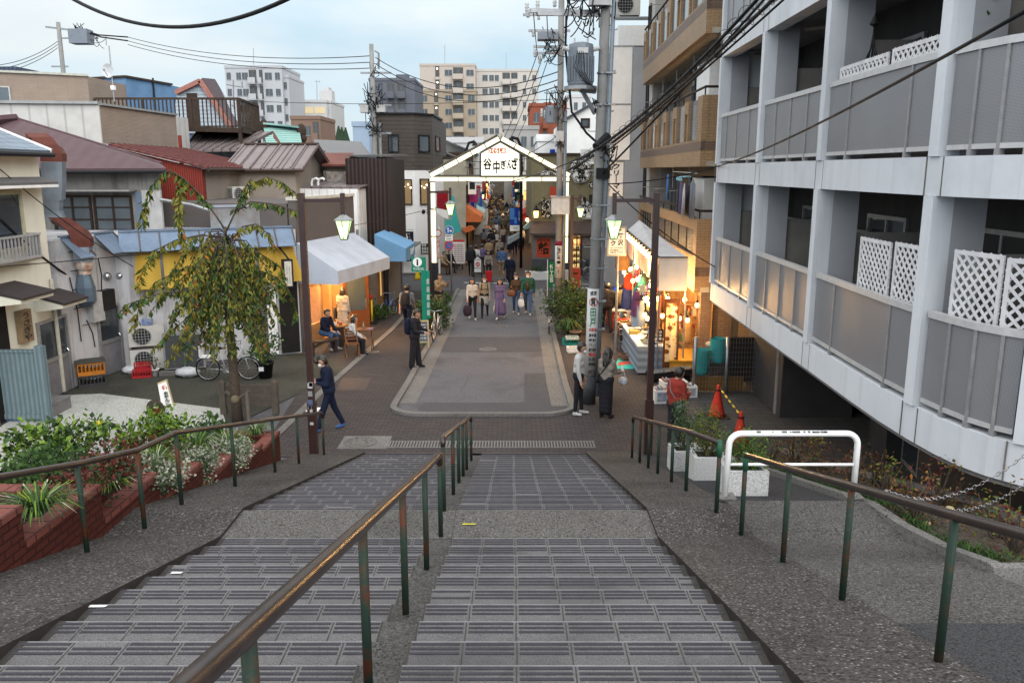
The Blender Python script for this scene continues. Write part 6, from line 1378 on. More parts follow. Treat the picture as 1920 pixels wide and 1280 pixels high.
mb=MB();crossarm(mb,D(705,137,yM_),(1,0,0),1.6,.09);crossarm(mb,D(703,197,yM_),(1,0,0),1.7,.1);crossarm(mb,D(712,250,yM_),(1,0,0),1.2,.1);mb.tube([D(703,95,yM_),D(710,100,yM_),D(710,130,yM_)],.06,6);mb.build('cross_arm',GREYM,o)
for(u0,v0,u1,v1)in((677,198,692,212),(708,198,723,211)):mb=MB();a,b=D(u0,v1,yM_),D(u1,v0,yM_);mb.box((a.x,yM_-.35,a.z),(b.x,yM_+.1,b.z));mb.build('junction_box',M('grey_box',(.4,.4,.4)),o)
mb=MB();tangle(mb,D(702,185,yM_-.2),.6,34,12,.02);tangle(mb,D(702,235,yM_-.2),.45,24,13,.02);tangle(mb,D(702,130,yM_-.1),.3,8,14,.016);mb.build('cable_tangle',BLK,o)
yL_=62;xl_=D(115,100,yL_).x;o=pole('distant utility pole with a transformer over the roofs at upper left',xl_,yL_,ZV(yL_,42),.22,.14)
mb=MB();crossarm(mb,D(128,56,yL_),(1,0,-.12),3.2,.12);crossarm(mb,D(150,72,yL_),(1,0,0),2.6,.1);crossarm(mb,D(112,125,yL_),(1,0,0),1.2,.1);mb.build('cross_arm',GREYM,o)
mb=MB();a,b=D(136,83,yL_),D(168,56,yL_);mb.box((a.x,yL_-.5,a.z),(b.x,yL_+.5,b.z));mb.build('transformer',TRF,o)
mb=MB();tangle(mb,D(150,62,yL_),.5,14,15,.025);tangle(mb,D(185,74,yL_),.5,7,16,.02);mb.tube([D(165,62,yL_),D(190,70,yL_),D(240,77,yL_)],.05,5);mb.tube([D(160,58,yL_),D(185,66,yL_),D(240,70,yL_)],.05,5);mb.build('cable_tangle',BLK,o)
# ---- wires
def wire(label,a,b,sag,r=.012,name='overhead_wire',grp='overhead wires',n=24):
 a,b=V(a),V(b);pts=[a.lerp(b,k/n)-V((0,0,sag*4*(k/n)*(1-k/n)))for k in range(n+1)]
 mb=MB();mb.tube(pts,r,6);return tag(mb.build(name,BLK,None,True),label,'wire',grp)
for k,(v0,v1)in enumerate(((70,105),(77,117),(84,128))):
 wire(['top','middle','bottom'][k]+' of the three wires running from the far left pole to the middle pole',D(240,v0,yL_),D(696,v1,yM_),.6,.022)
 wire(['top','middle','bottom'][k]+' of the three wires leaving the far left pole to the left',D(108,78+k*6,yL_),D(-60,125+k*8,yL_-14),.5,.02)
 wire(['top','middle','bottom'][k]+' of the three wires from the middle pole to the second right pole',D(704,108+k*12,yM_),D(1046,[135,150,162][k],yb_),1.0,.02)
for k,(p,q,sg,r,lb)in enumerate(((D(125,-8,9),D(560,-12,7),.28,.018,'thick black cable sagging across the top left corner of the sky'),(D(1925,20,6),D(1345,312,21),.12,.016,'black cable slanting down across the white apartment balconies'),(D(1345,312,21),D(1130,345,ya_),.1,.014,'cable continuing past the beige balcony to the front pole'),(D(1555,-140,12),D(1125,330,ya_),.08,.022,'cable passing just under the twisted bundles to the front pole'),(D(1480,-10,12.5),D(1130,290,ya_),.05,.018,'thin brown cable from the front pole over the tiled balconies'),(D(1130,335,ya_),D(1340,500,21),.15,.014,'cable sloping down from the front pole towards the stall awning'),(D(400,186,40),D(1046,186,yb_),.2,.012,'level wire passing over the roofs to the second right pole'),(D(0,500,18),D(835,385,yg),.3,.012,'thin wire crossing in front of the yellow awning to the gate'),(D(0,410,19),D(140,525,22),.1,.03,'thick cable drooping across the cream house corner'),(D(-20,300,19),D(250,500,23),.15,.012,'thin cable dropping in front of the duct'),(D(715,245,yM_),D(1046,285,yb_),.9,.014,'slack wire between the middle pole and the second right pole'),(D(715,262,yM_),D(835,330,yg),.3,.012,'short wire from the middle pole to the left gate post'),(D(1100,290,ya_),D(850,330,yg+3),.5,.014,'slack cable from the front pole over the gate roof'),(D(1046,255,yb_),D(840,300,60),.9,.016,'slack cable from the second right pole into the lane'),(D(1008,100,yb_),D(905,300,80),1.2,.016,'leftmost of the wires falling from the second pole into the lane'),(D(1020,100,yb_),D(915,300,80),1.3,.016,'middle of the wires falling from the second pole into the lane'),(D(1030,105,yb_),D(925,302,80),1.4,.016,'rightmost of the wires falling from the second pole into the lane'),(D(1000,20,ya_),D(1010,110,yb_),.2,.012,'left wire linking the tops of the two right poles'),(D(1025,20,ya_),D(1030,70,yb_),.3,.012,'right wire linking the tops of the two right poles'))):
 wire(lb,p,q,sg,r)
for k,(p,q,lb)in enumerate(((D(1085,300,ya_-.3),D(1455,-40,11.5),'upper twisted cable bundle with spiral hangers rising from the front pole'),(D(1065,320,yb_-8),D(1490,-40,11),'lower twisted cable bundle with spiral hangers rising from the front pole'))):
 n=60;pts=[p.lerp(q,t/n)-V((0,0,.25*4*(t/n)*(1-t/n)))for t in range(n+1)];mb=MB();mb.tube(pts,.024,8);mb.tube([x+V((.02,0,.045))for x in pts],.014,6)
 L=(q-p).length;m_=int(L/.035);d_=(q-p).normalized();sx=d_.cross(V((0,0,1))).normalized();sz=sx.cross(d_)
 hp=[]
 for j in range(m_+1):
  t=j/m_;c=p.lerp(q,t)-V((0,0,.25*4*t*(1-t)));a=2*PI*t*L/.32;hp.append(c+sx*.07*math.cos(a)+sz*(.07*math.sin(a)+.02))
 mb.tube(hp,.005,4);tag(mb.build('cable_bundle',BLK,None,True),lb,'cable','twisted cable bundles')
 # ---- maroon street lamps with hanging lanterns
LG_=EM('lamp_glass',(.62,.95,.38),1.5,(.5,.7,.4));LC=EM('lamp_core',(1,1,.72),9)
def street_lamp(label,x,y,ztop,side,arm=1.0,s=.66):
 o=thing('street_lamp',label,'street lamp',(x,y,0),group='maroon street lamps')
 mb=MB();w=.058;mb.box((x-w,y-w,1.2),(x+w,y+w,ztop));mb.box((x-w*1.35,y-w*1.35,0),(x+w*1.35,y+w*1.35,1.22));mb.build('post',MAROON,o)
 za=ztop-.16*s;xe=x+side*arm;mb=MB();mb.box((min(x,xe),y-.045*s,za-.1*s),(max(x,xe),y+.045*s,za));mb.box((xe-.06*s,y-.06*s,za-.46*s),(xe+.06*s,y+.06*s,ztop));mb.build('arm',MAROON,o)
 zt=za-.62*s;c=(xe,y,zt);lb=thing('x',None,None);bpy.data.objects.remove(lb)
 mb=MB();mb.lathe([(.23*s,0),(.24*s,-.03*s),(.1*s,-.52*s),(.06*s,-.53*s)],c,6);gl=mb.build('lantern_glass',LG_,o)
 mb=MB();mb.lathe([(.05*s,-.08*s),(.075*s,-.2*s),(.06*s,-.42*s)],c,10);mb.v=[(a,b-.12*s,z)for a,b,z in mb.v];mb.build('lamp_core',LC,gl)
 mb=MB();mb.lathe([(.29*s,0),(.29*s,.025*s),(.17*s,.1*s),(.07*s,.17*s),(.05*s,.2*s)],c,6);mb.build('lantern_cap',M('lantern_cap',(.30,.31,.32),None,5,.35,.5),gl)
 mb=MB()
 for k in range(6):a=2*PI*(k+.5)/6;mb.tube([(c[0]+.245*s*math.cos(a),c[1]+.245*s*math.sin(a),c[2]),(c[0]+.108*s*math.cos(a),c[1]+.108*s*math.sin(a),c[2]-.53*s)],.013*s,5)
 mb.lathe([(.115*s,-.55*s),(.115*s,-.52*s)],c,6);mb.build('lantern_ribs',M('lantern_dark',(.03,.035,.035),None,5,.4),gl)
 lamp((xe,y,zt-.25*s),6*s,(.75,1,.5),.12);return o
pl=G(590,861);sl_=street_lamp('maroon street lamp with hanging green lit lantern left of the stairs, stickers on its post',pl.x,pl.y,ZV(pl.y,362),1,.78)
pr_=G(1214,857);street_lamp('maroon street lamp with hanging green lit lantern right of the stairs',pr_.x,pr_.y,ZV(pr_.y,362),-1,.8)
q=random.Random(9)
for k in range(9):
 mb=MB()
 z=.7+q.random()*.9;w=.05+q.random()*.05;x=pl.x-.06+q.random()*.05;mb.mat(q.randrange(3));mb.box((x,pl.y-.084 if z<1.2 else pl.y-.062,z),(x+w,pl.y-.08 if z<1.2 else pl.y-.059,z+w*q.uniform(.7,1.3)))
 mb.build('sticker',[M('sticker_pale',(.42,.42,.42)),M('sticker_grey',(.22,.22,.23)),M('sticker_blue',(.08,.1,.18))],sl_)
p2=D(806,500,36.3);street_lamp('small maroon street lamp with green lantern at the left gate post',p2.x,36.3,ZV(36.3,352),1,.95,.9)
p3=D(1071,500,30);street_lamp('slim maroon lamp post with a white cap in front of the second right pole',p3.x,30,ZV(30,366),1,.3,.6)
x=D(977,400,49).x;o=thing('lane_lamp_post','tall black lamp post at the right mouth of the lane','lamp post',(x,49,0));mb=MB();mb.tube([(x,49,0),(x,49,7.0),(x-.2,49,7.5),(x-.6,49,7.6)],.09,8);mb.build('post',BLK,o,True);mb=MB();mb.lathe([(.22,0),(.1,.25),(.02,.3)],(x-.6,49,7.3),10);mb.build('lamp_shade',BLK,o)
x=D(875,400,56).x;o=thing('lane_lamp_post','tall black lamp post at the left of the lane with a blue banner','lamp post',(x,56,0));mb=MB();mb.tube([(x,56,0),(x,56,7.0),(x+.2,56,7.5),(x+.6,56,7.6)],.09,8);mb.build('post',BLK,o,True);mb=MB();mb.lathe([(.22,0),(.1,.25),(.02,.3)],(x+.6,56,7.3),10);mb.build('lamp_shade',BLK,o)
#  plants and props
LEAF=lambda n,c,r=.5:M('leaf_'+n,c,tuple(x*.55 for x in c),9,r,bump=0)
L_DK,L_MD,L_OL,L_YG,L_OR,L_RD,L_WH,L_GY,L_BR=LEAF('dark',(.028,.058,.02)),LEAF('mid',(.055,.11,.026)),LEAF('olive',(.17,.165,.028)),LEAF('lime',(.145,.235,.028)),LEAF('orange',(.34,.13,.02)),LEAF('red',(.11,.022,.02)),LEAF('cream',(.38,.38,.30)),LEAF('grey',(.12,.17,.10)),LEAF('brown',(.13,.075,.03))
BARK=M('bark',(.085,.065,.05),(.05,.04,.032),14,.9,bump=.8)
def leaf(mb,p,d,n,L,w):
 s=d.cross(n);
 if s.length<1e-4:s=d.cross(V((1,0,.3)))
 s=s.normalized()*w;u=s.cross(d).normalized()*w*.35
 mb.add([p,p+d*L*.45+s+u,p+d*L,p+d*L*.45-s+u],[(0,1,2,3)])
def rdir(r,up=0):return V((r.gauss(0,1),r.gauss(0,1),r.gauss(up,1))).normalized()
def bush(name,label,c,rad,n,ls,mats,wts,seed=1,cat='shrub',stems=7,group=None,low=0.0,wr=.42,clumps=16,droop=.0):
 r=random.Random(seed);c=V(c);o=thing(name,label,cat,c,0,group);mb=MB()
 ctr=[(rdir(r),r.random()**.45)for _ in range(clumps)]
 ctr=[V((d.x*rad[0]*k,d.y*rad[1]*k,d.z*rad[2]*k))+V((0,0,rad[2]+low))for d,k in ctr]
 for i in range(n):
  q=ctr[r.randrange(clumps)];p=q+V((r.gauss(0,.2)*rad[0],r.gauss(0,.2)*rad[1],r.gauss(0,.17)*rad[2]))
  if p.z<.02:p.z=r.uniform(.02,.1)
  d=(p-V((0,0,rad[2]*.5))).normalized()*.6+rdir(r,.1-droop);d.normalize();mb.mat(r.choices(range(len(mats)),wts)[0]);L=ls*r.uniform(.6,1.3);leaf(mb,c+p,d,rdir(r,1.2),L,L*wr)
 mb.build('foliage',mats,o);mb=MB()
 for k in range(stems):e=ctr[r.randrange(clumps)];mb.tube([c+V((r.uniform(-.1,.1)*rad[0],r.uniform(-.1,.1)*rad[1],0)),c+e*.5+V((r.uniform(-.05,.05),0,0)),c+e],[.014,.01,.005],5)
 mb.build('stems',BARK,o);return o
def tuft(name,label,c,rad,h,n,mats,wts,seed=1,w=.012,cat='plant',group=None):
 r=random.Random(seed);c=V(c);o=thing(name,label,cat,c,0,group);mb=MB()
 for i in range(n):
  a=r.random()*6.283;L=rad*r.uniform(.5,1.1);hh=h*r.uniform(.6,1.1);x,y=math.cos(a),math.sin(a);b=c+V((x*.05,y*.05,0));s=V((-y,x,0))*w;mb.mat(r.choices(range(len(mats)),wts)[0])
  pts=[b,b+V((x*L*.25,y*L*.25,hh*.75)),b+V((x*L*.62,y*L*.62,hh)),b+V((x*L,y*L,hh*.55))]
  vs=[]
  for p,k in zip(pts,(.7,1,.8,.1)):vs+=[p-s*k,p+s*k]
  mb.add(vs,[(0,1,3,2),(2,3,5,4),(4,5,7,6)])
 mb.build('blades',mats,o);return o
 # ---- weeping cherry
tb_=G(446,792);yt=tb_.y;o=thing('weeping_cherry_tree','small weeping cherry tree with drooping green and orange leaves, propped by stakes','tree',(tb_.x,yt,0))
def TP(u,v,dy=0):return D(u,v,yt+dy)
tr_=[V((tb_.x,yt,0)),TP(440,720),TP(434,650),TP(428,580),TP(427,520),TP(424,470),TP(422,425)]
mb=MB();mb.tube(tr_,[.13,.105,.095,.08,.06,.045,.03],12);tk=mb.build('trunk',BARK,o,True)
r=random.Random(21);br=[]
def B(l,dy):br.append(([TP(u,v,dy*i/len(l))for i,(u,v)in enumerate(l)],1.0))
B([(424,434),(405,405),(375,365),(345,335),(318,319),(300,328),(285,350),(272,380),(266,425)],-.4)
B([(380,370),(352,345),(338,365),(336,400),(342,440),(346,470)],-.5);B([(370,360),(340,332),(335,350),(333,380),(335,420)],.2)
B([(424,434),(440,400),(455,370),(472,345),(500,332),(530,342),(556,365)],.5);B([(445,395),(470,378),(510,382),(545,392),(566,398)],-.3)
B([(426,460),(455,425),(480,420),(505,440),(512,470)],-.5);B([(424,450),(380,440),(330,450),(290,470),(270,500),(258,540)],.3)
B([(440,398),(460,352),(470,335),(480,345)],.2);B([(426,520),(470,500),(520,520),(548,560),(556,600)],.3);B([(428,560),(370,545),(300,550),(240,570),(220,590)],-.3)
B([(424,500),(350,500),(290,530),(262,570),(250,620)],.6);B([(424,480),(480,470),(525,500),(540,545)],.8)
for k in range(100):
 v0=r.uniform(440,600);a=r.random()*6.283;L=r.uniform(.5,1.75)*(.8 if math.cos(a)>.3 else 1);p0=TP(427,v0);d=V((math.cos(a),math.sin(a)*.8,0));d=d+V((r.gauss(0,.1),r.gauss(0,.1),0));rise=r.uniform(.0,.35);dr=r.uniform(.6,1.5)
 if p0.z-dr<1.75:dr=max(.25,p0.z-1.75)
 pts=[p0+d*L*t+V((0,0,rise*math.sin(min(1,t*1.6)*PI)-dr*max(0,t-.35)**1.5*1.9))for t in(0,.2,.4,.6,.75,.9,1.0)];br.append((pts,.8))
bm=MB();lm=MB()
for pts,w in br:
 n=len(pts);bm.tube(pts,[.018*w*(1-i/n)+.003 for i in range(n)],5)
 tot=sum((pts[i+1]-pts[i]).length for i in range(n-1));m=int(tot/.021);acc=[0]
 for i in range(n-1):acc.append(acc[-1]+(pts[i+1]-pts[i]).length)
 orange=r.random()<.16
 for j in range(m):
  t=tot*(j+r.random())/m
  if t<tot*.3 and w<1:continue
  if w==1 and t<tot*.22:continue
  i=max(q for q in range(n-1)if acc[q]<=t);p=pts[i].lerp(pts[i+1],(t-acc[i])/max(1e-6,acc[i+1]-acc[i]))
  d=V((r.gauss(0,.55),r.gauss(0,.55),-1+r.gauss(0,.25))).normalized();pr=.5 if orange else .1
  lm.mat(3 if r.random()<pr*.16 else(2 if r.random()<pr+.4 else(1 if r.random()<.55 else 0)));L=r.uniform(.10,.18)*(1.3 if w==1 else 1);p=p+V((r.gauss(0,.03),r.gauss(0,.03),0));leaf(lm,p,d,rdir(r),L,L*.2)
bm.build('branches',BARK,o,True);lm.build('crown',[L_DK,L_MD,L_OL,L_OR],o)
ck=thing('tree_stakes','timber stakes and rope bracing the cherry tree trunk','tree stakes',(tb_.x,yt,0));STK=M('stake_wood',(.10,.085,.07),None,8,.9)
mb=MB();mb.tube([TP(468,800,-.5),TP(462,735,-.1)],.045,8);mb.build('stake',STK,ck);mb=MB();mb.tube([TP(424,735,.2),TP(448,746,-.08),TP(468,733,-.05)],.04,8);mb.build('cross_stake',STK,ck);mb=MB();mb.ball(TP(441,748,-.1),(.1,.1,.1),8,6);mb.build('binding',M('rope',(.17,.14,.09),None,30,.9),ck)
fb=thing('plank_barrier','low dark plank barrier between two pointed posts behind the cherry trunk','barrier',G(470,800));yb_2=18.9
a,b=D(416,765,yb_2),D(521,765,yb_2)
for x in(a.x+.05,b.x-.05):mb=MB();mb.hexa([(x-.07,yb_2-.07,0),(x+.07,yb_2-.07,0),(x+.07,yb_2+.07,0),(x-.07,yb_2+.07,0)],[(x-.07,yb_2-.07,.78),(x+.07,yb_2-.07,.78),(x+.07,yb_2+.07,.78),(x-.07,yb_2+.07,.78)]);mb.lathe([(.1,.78),(.005,.87)],(x,yb_2,0),4);mb.build('post',STK,fb)
for k in range(2):mb=MB();mb.box((a.x,yb_2-.03,.2+k*.28),(b.x,yb_2+.03,.44+k*.28));mb.build('plank',STK,fb)
# ---- courtyard surfaces
patch('courtyard',[(90,760),(128,732),(236,690),(308,696),(567,661),(660,690),(430,800),(300,830),(-100,850)],M('mossy_concrete',(.042,.042,.034),(.026,.028,.021),1.2,.9,bump=.4,fine=60,stain=.6),.004)
patch('concrete_pad',[(0,800),(100,742),(190,738),(300,752),(415,766),(428,806),(250,850),(-80,900)],M('pale_concrete',(.33,.335,.315),(.27,.275,.26),.9,.85,bump=.2,fine=50,stain=.35),.008)
mb=MB()
for(a,b)in(((517,818),(600,738)),((600,738),(735,618)),((735,618),(778,570))):
 p,q=G(*a),G(*b);n=max(1,int((q-p).length/.6))
 for k in range(n):s,e=p.lerp(q,k/n),p.lerp(q,(k+.97)/n);d=(e-s).normalized();nn=V((-d.y,d.x,0))*.09;mb.hexa([s-nn,e-nn,e+nn,s+nn],[x+V((0,0,.03))for x in(s-nn,e-nn,e+nn,s+nn)])
struct('edging',mb,KERB)
# ---- left brick planters
BRK=BR('planter_brick',(.085,.023,.018),(.066,.018,.015),(.022,.010,.009),.21,.075,.012,.5,.7,dirt=.5)
COP=BR('coping_brick',(.165,.055,.044),(.135,.045,.036),(.035,.016,.013),.22,.24,.014,.4,.65,off=0,dirt=.3);SOIL=M('soil',(.03,.024,.018),(.018,.015,.011),20,.95,bump=.8)
xp=-4.25;segs=[]
for u0,u1,uc,vc in((-160,36,34,949),(46,188,184,910),(190,296,297,884),(298,378,377,866),(380,440,439,850),(442,491,490,832),(493,524,517,815)):
 y0=XP(u0 if u0>-150 else-400,900,xp).y;y1=XP(u1,900,xp).y;segs.append((y0,y1,XP(uc,vc,xp).z))
def yof(u):return-xp*F/(960-u)
segs=[]
for u0,u1,uc,vc in((-200,38,34,949),(45,188,184,910),(190,296,297,884),(298,378,377,866),(380,440,439,850),(442,491,490,832),(493,524,517,815)):
 zc=yof(uc);b=(640-vc)/F;z=HC+zc*(-SP+b*CP);y1=yof(u1)*(CP+(640-vc)/F*SP);y0=yof(u0)*(CP+(640-vc-60)/F*SP);segs.append((y0,y1,z))
pw=thing('brick_planter','row of stepped dark red brick planters along the left of the stairs','planter',(xp,9,1))
for i,(y0,y1,z)in enumerate(segs):
 if i:y0=segs[i-1][1]+.004
 xb=-6.6 if i<6 else-5.6;zb=zs(y1)-.3
 if i==0:y0=3
 mb=MB();mb.box((xp-.2,y0,zb),(xp,y1,z-.06));mb.box((xb,y1-.2,zb),(xp-.2,y1,z-.06));w=mb.build('planter_wall',BRK,pw)
 mb=MB();mb.box((xp-.22,y0,z-.06),(xp+.015,y1+.01,z));mb.box((xb,y1-.21,z-.06),(xp-.222,y1+.01,z));mb.build('coping',COP,w)
 mb=MB();mb.box((xb,y0,zb),(xp-.2,y1-.2,z-.12));mb.build('soil',SOIL,pw)
def onseg(u,v):
 best=None
 for y0,y1,z in segs:
  p=G(u,v,z-.1)
  if y0-.6<=p.y<=y1+.6:best=p;break
 return best or G(u,v,1.2)
def sh(u0,v0,u1,v1,y,base):a,b=D(u0,v1,y),D(u1,v0,y);return V(((a.x+b.x)/2,y,base if base is not None else a.z)),((b.x-a.x)/2,.5,max(.1,(b.z-(base if base is not None else a.z))/2))
for nm,lb,box,y,mats,w,n,ls,sd in(('aucuba_shrub','bright lime leaved shrub in the planter beside the blue green fence',(20,798,190,872),10.0,[L_YG,L_MD,L_DK],[6,3,3],1300,.085,31),('aucuba_shrub','lime leaved shrub with pale berries behind the bend of the left handrail',(235,775,345,850),11.0,[L_YG,L_MD,L_DK,L_WH],[6,3,1,.4],1200,.075,32),('nandina_shrub','dark shrub with crimson leaves in the middle of the brick planters',(135,838,262,935),8.4,[L_RD,L_DK,L_BR],[6,4,1],2000,.05,33),('nandina_shrub','smaller russet leaved shrub next to the lime one',(240,815,312,860),10.6,[L_RD,L_BR,L_OL],[3,3,2],600,.06,34),('evergreen_shrub','glossy dark green shrub beneath the lime shrub at the left',(0,855,130,925),8.6,[L_DK,L_MD],[3,3],1500,.07,35),('evergreen_shrub','dark green shrub at the foot of the plank barrier',(345,790,418,835),13.4,[L_DK,L_MD],[2,3],500,.1,36),('creeping_plant','white flecked creeping plant spilling over the brick wall under the handrail bend',(258,850,345,925),9.6,[L_WH,L_GY,L_MD],[7,3,2],3000,.04,37),('creeping_plant','white flecked creeping plant spilling over the wall left of the lower planters',(338,835,405,905),11.0,[L_WH,L_GY,L_MD],[7,3,2],2600,.04,38),('creeping_plant','white flecked creeping plant on the lowest full planter by the tree',(395,822,465,885),12.2,[L_WH,L_GY,L_MD],[7,3,2],2200,.04,39)):
 c,rad=sh(*box,y,None);rad=(rad[0],.75 if 'creep' not in nm else .45,rad[2])
 if 'creep' in nm:c.x=min(c.x,xp+.1)
 bush(nm,lb,c,rad,n,ls,mats,w,sd,group='shrubs of the brick planters',clumps=22,wr=.34 if nm!='creeping_plant' else .5)
for i,(u,v,y,rd_,h,lb)in enumerate(((72,965,7.0,.42,.22,'large striped grass clump in the nearest planter at the left'),(292,875,9.9,.36,.22,'striped grass clump beside the crimson shrub'),(372,845,12.0,.4,.24,'striped grass clump above the white creeping plants'),(430,838,13.0,.4,.24,'striped grass clump close to the tree base'),(205,915,8.3,.3,.15,'short dark grass clump under the crimson shrub'),(480,815,14.2,.3,.18,'small grass clump in the planter at the tree trunk'))):
 c=D(u,v,y);tuft('striped_grass',lb,c,rd_,h,240 if i==0 else 130,[L_YG,L_MD,L_WH,L_DK],[3,4,1.6,3],50+i,.007,group='grass clumps of the brick planters')
mb=MB();rr_=random.Random(2)
for y0,y1,z in segs:
 for k in range(150):p=V((rr_.uniform(-5.8,xp-.22),rr_.uniform(y0 if y0>3 else 5,y1-.2),z-.11));leaf(mb.mat(rr_.randrange(3)),p,rdir(rr_,.6),rdir(rr_,1),.09,.02)
tag(mb.build('ground_cover',[L_DK,L_MD,L_BR]),kind='stuff')
# ---- blue green fence, step, pad items
FEN=ST('weathered_fence',(.16,.22,.245),(.10,.14,.16),.11,0,.8,0,.4,.01,sc=3);yf=18.3
o=thing('wooden_fence','weathered blue green board fence with chain link below at the left edge','fence',D(70,790,yf));a,b=D(-160,655,yf),D(66,655,yf);z0=ZV(yf,775)
mb=MB();mb.box((a.x,yf-.02,z0),(b.x,yf+.02,ZV(yf,655)));mb.build('boards',FEN,o);mb=MB();mb.box((b.x,yf-.07,0),(b.x+.2,yf+.07,ZV(yf,648)));mb.build('post',FEN,o)
mb=MB();mb.box((a.x,yf-.05,ZV(yf,660)),(b.x,yf+.05,ZV(yf,655)));mb.box((a.x,yf-.05,z0-.12),(b.x,yf+.05,z0));mb.build('rail',FEN,o)
mb=MB()
for k in range(26):
 x=a.x+(b.x-a.x)*k/25
 for s in(-1,1):mb.tube([(x,yf,0),(x+s*.35,yf,z0-.1)],.006,4)
mb.build('chain_link',M('wire_blue',(.12,.2,.35),None,5,.5),o)
c=G(98,775);mb=MB();mb.box((c.x-.3,c.y-.3,0),(c.x+.2,c.y+.5,.28));mb.box((c.x-.28,c.y-.32,.28),(c.x+.22,c.y+.5,.32));tag(mb.build('step_box',M('weathered_board',(.20,.195,.2),None,5,.8)),'grey wooden step box by the corner of the blue green fence','step')
def crate(label,c,w,d,h,m,lid=None,rz=.5,nm='crate',grp=None):
 o=thing(nm,label,'crate',c,rz,grp);mb=MB();t=.025
 for(x0,y0,x1,y1)in((-w/2,-d/2,w/2,-d/2+t),(-w/2,d/2-t,w/2,d/2),(-w/2,-d/2+t,-w/2+t,d/2-t),(w/2-t,-d/2+t,w/2,d/2-t)):
  mb.box((x0,y0,0),(x1,y1,h*.32));mb.box((x0,y0,h*.84),(x1,y1,h));lx,ly=x1-x0,y1-y0;n=7
  for k in range(n+1):
   f=k/n
   if lx>ly:mb.box((x0+(lx-t)*f,y0,h*.32),(x0+(lx-t)*f+t,y1,h*.84))
   else:mb.box((x0,y0+(ly-t)*f,h*.32),(x1,y0+(ly-t)*f+t,h*.84))
 mb.box((-w/2+t,-d/2+t,0),(w/2-t,d/2-t,.03));mb.build('crate_body',m,o,local=True)
 if lid:mb=MB();mb.box((-w/2-.04,-d/2-.04,h),(w/2+.04,d/2+.04,h+.03));mb.build('lid',lid,o,local=True)
 return o
c=G(173,722);crate('dark plastic crate under the orange one by the duct',c,.66,.5,.32,M('crate_dark',(.05,.05,.052)),None,.55);crate('orange plastic crate with a dark lid on the dark crate',c+V((0,0,.33)),.66,.5,.34,M('crate_orange',(.48,.17,.025),None,5,.5),M('lid_dark',(.07,.07,.06),None,5,.8),.55)
o=thing('rusty_rack','rusty broken pipe rack fixed to the wall above the crates','rack',D(168,668,22.6));mb=MB();
for u0,v0,u1,v1,w in((136,676,200,660,.08),(140,682,196,664,.05),(135,650,136,690,.05),(174,632,178,690,.06)):mb.beam(D(u0,v0,22.6),D(u1,v1,22.9),w,w)
mb.build('rack_bars',M('rust_iron',(.15,.075,.04),(.25,.2,.15),14,.8),o)
c=G(278,694);ac_unit('white double stacked outdoor unit standing by the courtyard wall',c+V((0,.1,.02)),R(22),.95,.62,.42,2)
mb=MB();p=c+V((.05,.1,1.34));mb.box(p-V((.14,.08,0)),p+V((.14,.08,.16)));tag(mb.build('small_box',M('box_blue',(.03,.07,.28),(.4,.45,.5),9,.6)),'small blue and white box lying on top of the outdoor unit','box')
c=G(267,706);crate('red plastic bottle crate on the courtyard floor, lower',c,.5,.36,.2,M('crate_red',(.42,.025,.03),None,5,.45),None,.35);crate('red plastic bottle crate stacked on the other red crate',c+V((.03,0,.21)),.44,.34,.19,M('crate_red'),None,.42)
def bagblob(name,label,c,r,m,sx=1.3,seed=1,cat='bag'):
 q=random.Random(seed);mb=MB();mb.ball(c+V((0,0,r*.6)),(r*sx,r,r*.65),14,9,lambda x,y,z:(x*q.uniform(.82,1.12),y*q.uniform(.82,1.12),z*q.uniform(.8,1.15)));return tag(mb.build(name,m,None,True),label,cat)
PLAS=M('thin_plastic',(.55,.57,.6),(.42,.44,.47),9,.35)
bagblob('plastic_bag','crumpled white plastic bag left of the red crates',G(243,700),.18,PLAS,1.2,3);bagblob('plastic_bag','flattened white plastic bag in front of the steel cabinet',G(352,706),.22,PLAS,1.7,4)
def pot(label,c,r,h,m,name='flower_pot',soil=True):
 o=thing(name,label,'pot',c);mb=MB();mb.lathe([(r*.72,0),(r*.98,h*.9),(r*1.08,h*.9),(r*1.08,h),(r*.9,h),(r*.88,h*.85)],(0,0,0),18);mb.build('pot_body',m,o,True,True);mb=MB();mb.lathe([(r*.9,h*.84),(r*.9,h*.86)],(0,0,0),16);mb.build('soil',SOIL,o,local=True);return o
c=G(291,704);pot('small white pot with a wispy plant beside the red crates',c,.12,.2,WHITE);bush('potted_plant','wispy small plant in the small white pot',c+V((0,0,.18)),(.16,.16,.22),60,.05,[L_MD,L_GY],[1,1],5,'plant',6,clumps=6)
c=G(340,697);Wc2=Wall((c.x-.5,c.y+.05),(c.x+.6,c.y+.33));o=thing('steel_cabinet','low grey steel cabinet with sliding doors against the courtyard wall','cabinet',c)
mb=MB();Wc2.box(mb,0,Wc2.L,0.05,1.12,-.45,0);mb.build('body',M('cabinet_grey',(.28,.28,.29),None,5,.5),o)
for k in range(2):mb=MB();Wc2.box(mb,.06+k*(Wc2.L-.1)/2,.04+(k+1)*(Wc2.L-.1)/2,.1,1.05,.003,.02);d_=mb.build('door',M('cabinet_dark',(.075,.078,.085),None,5,.5),o);mb=MB();Wc2.box(mb,.3+k*.34,.34+k*.34,.6,.72,.021,.03);mb.build('handle',STEEL,d_)
mb=MB();a=G(305,705);mb.box((a.x-.1,a.y,0),(a.x+.35,a.y+.18,.12));tag(mb.build('concrete_block',KERB),'small concrete block on the ground before the steel cabinet','block')
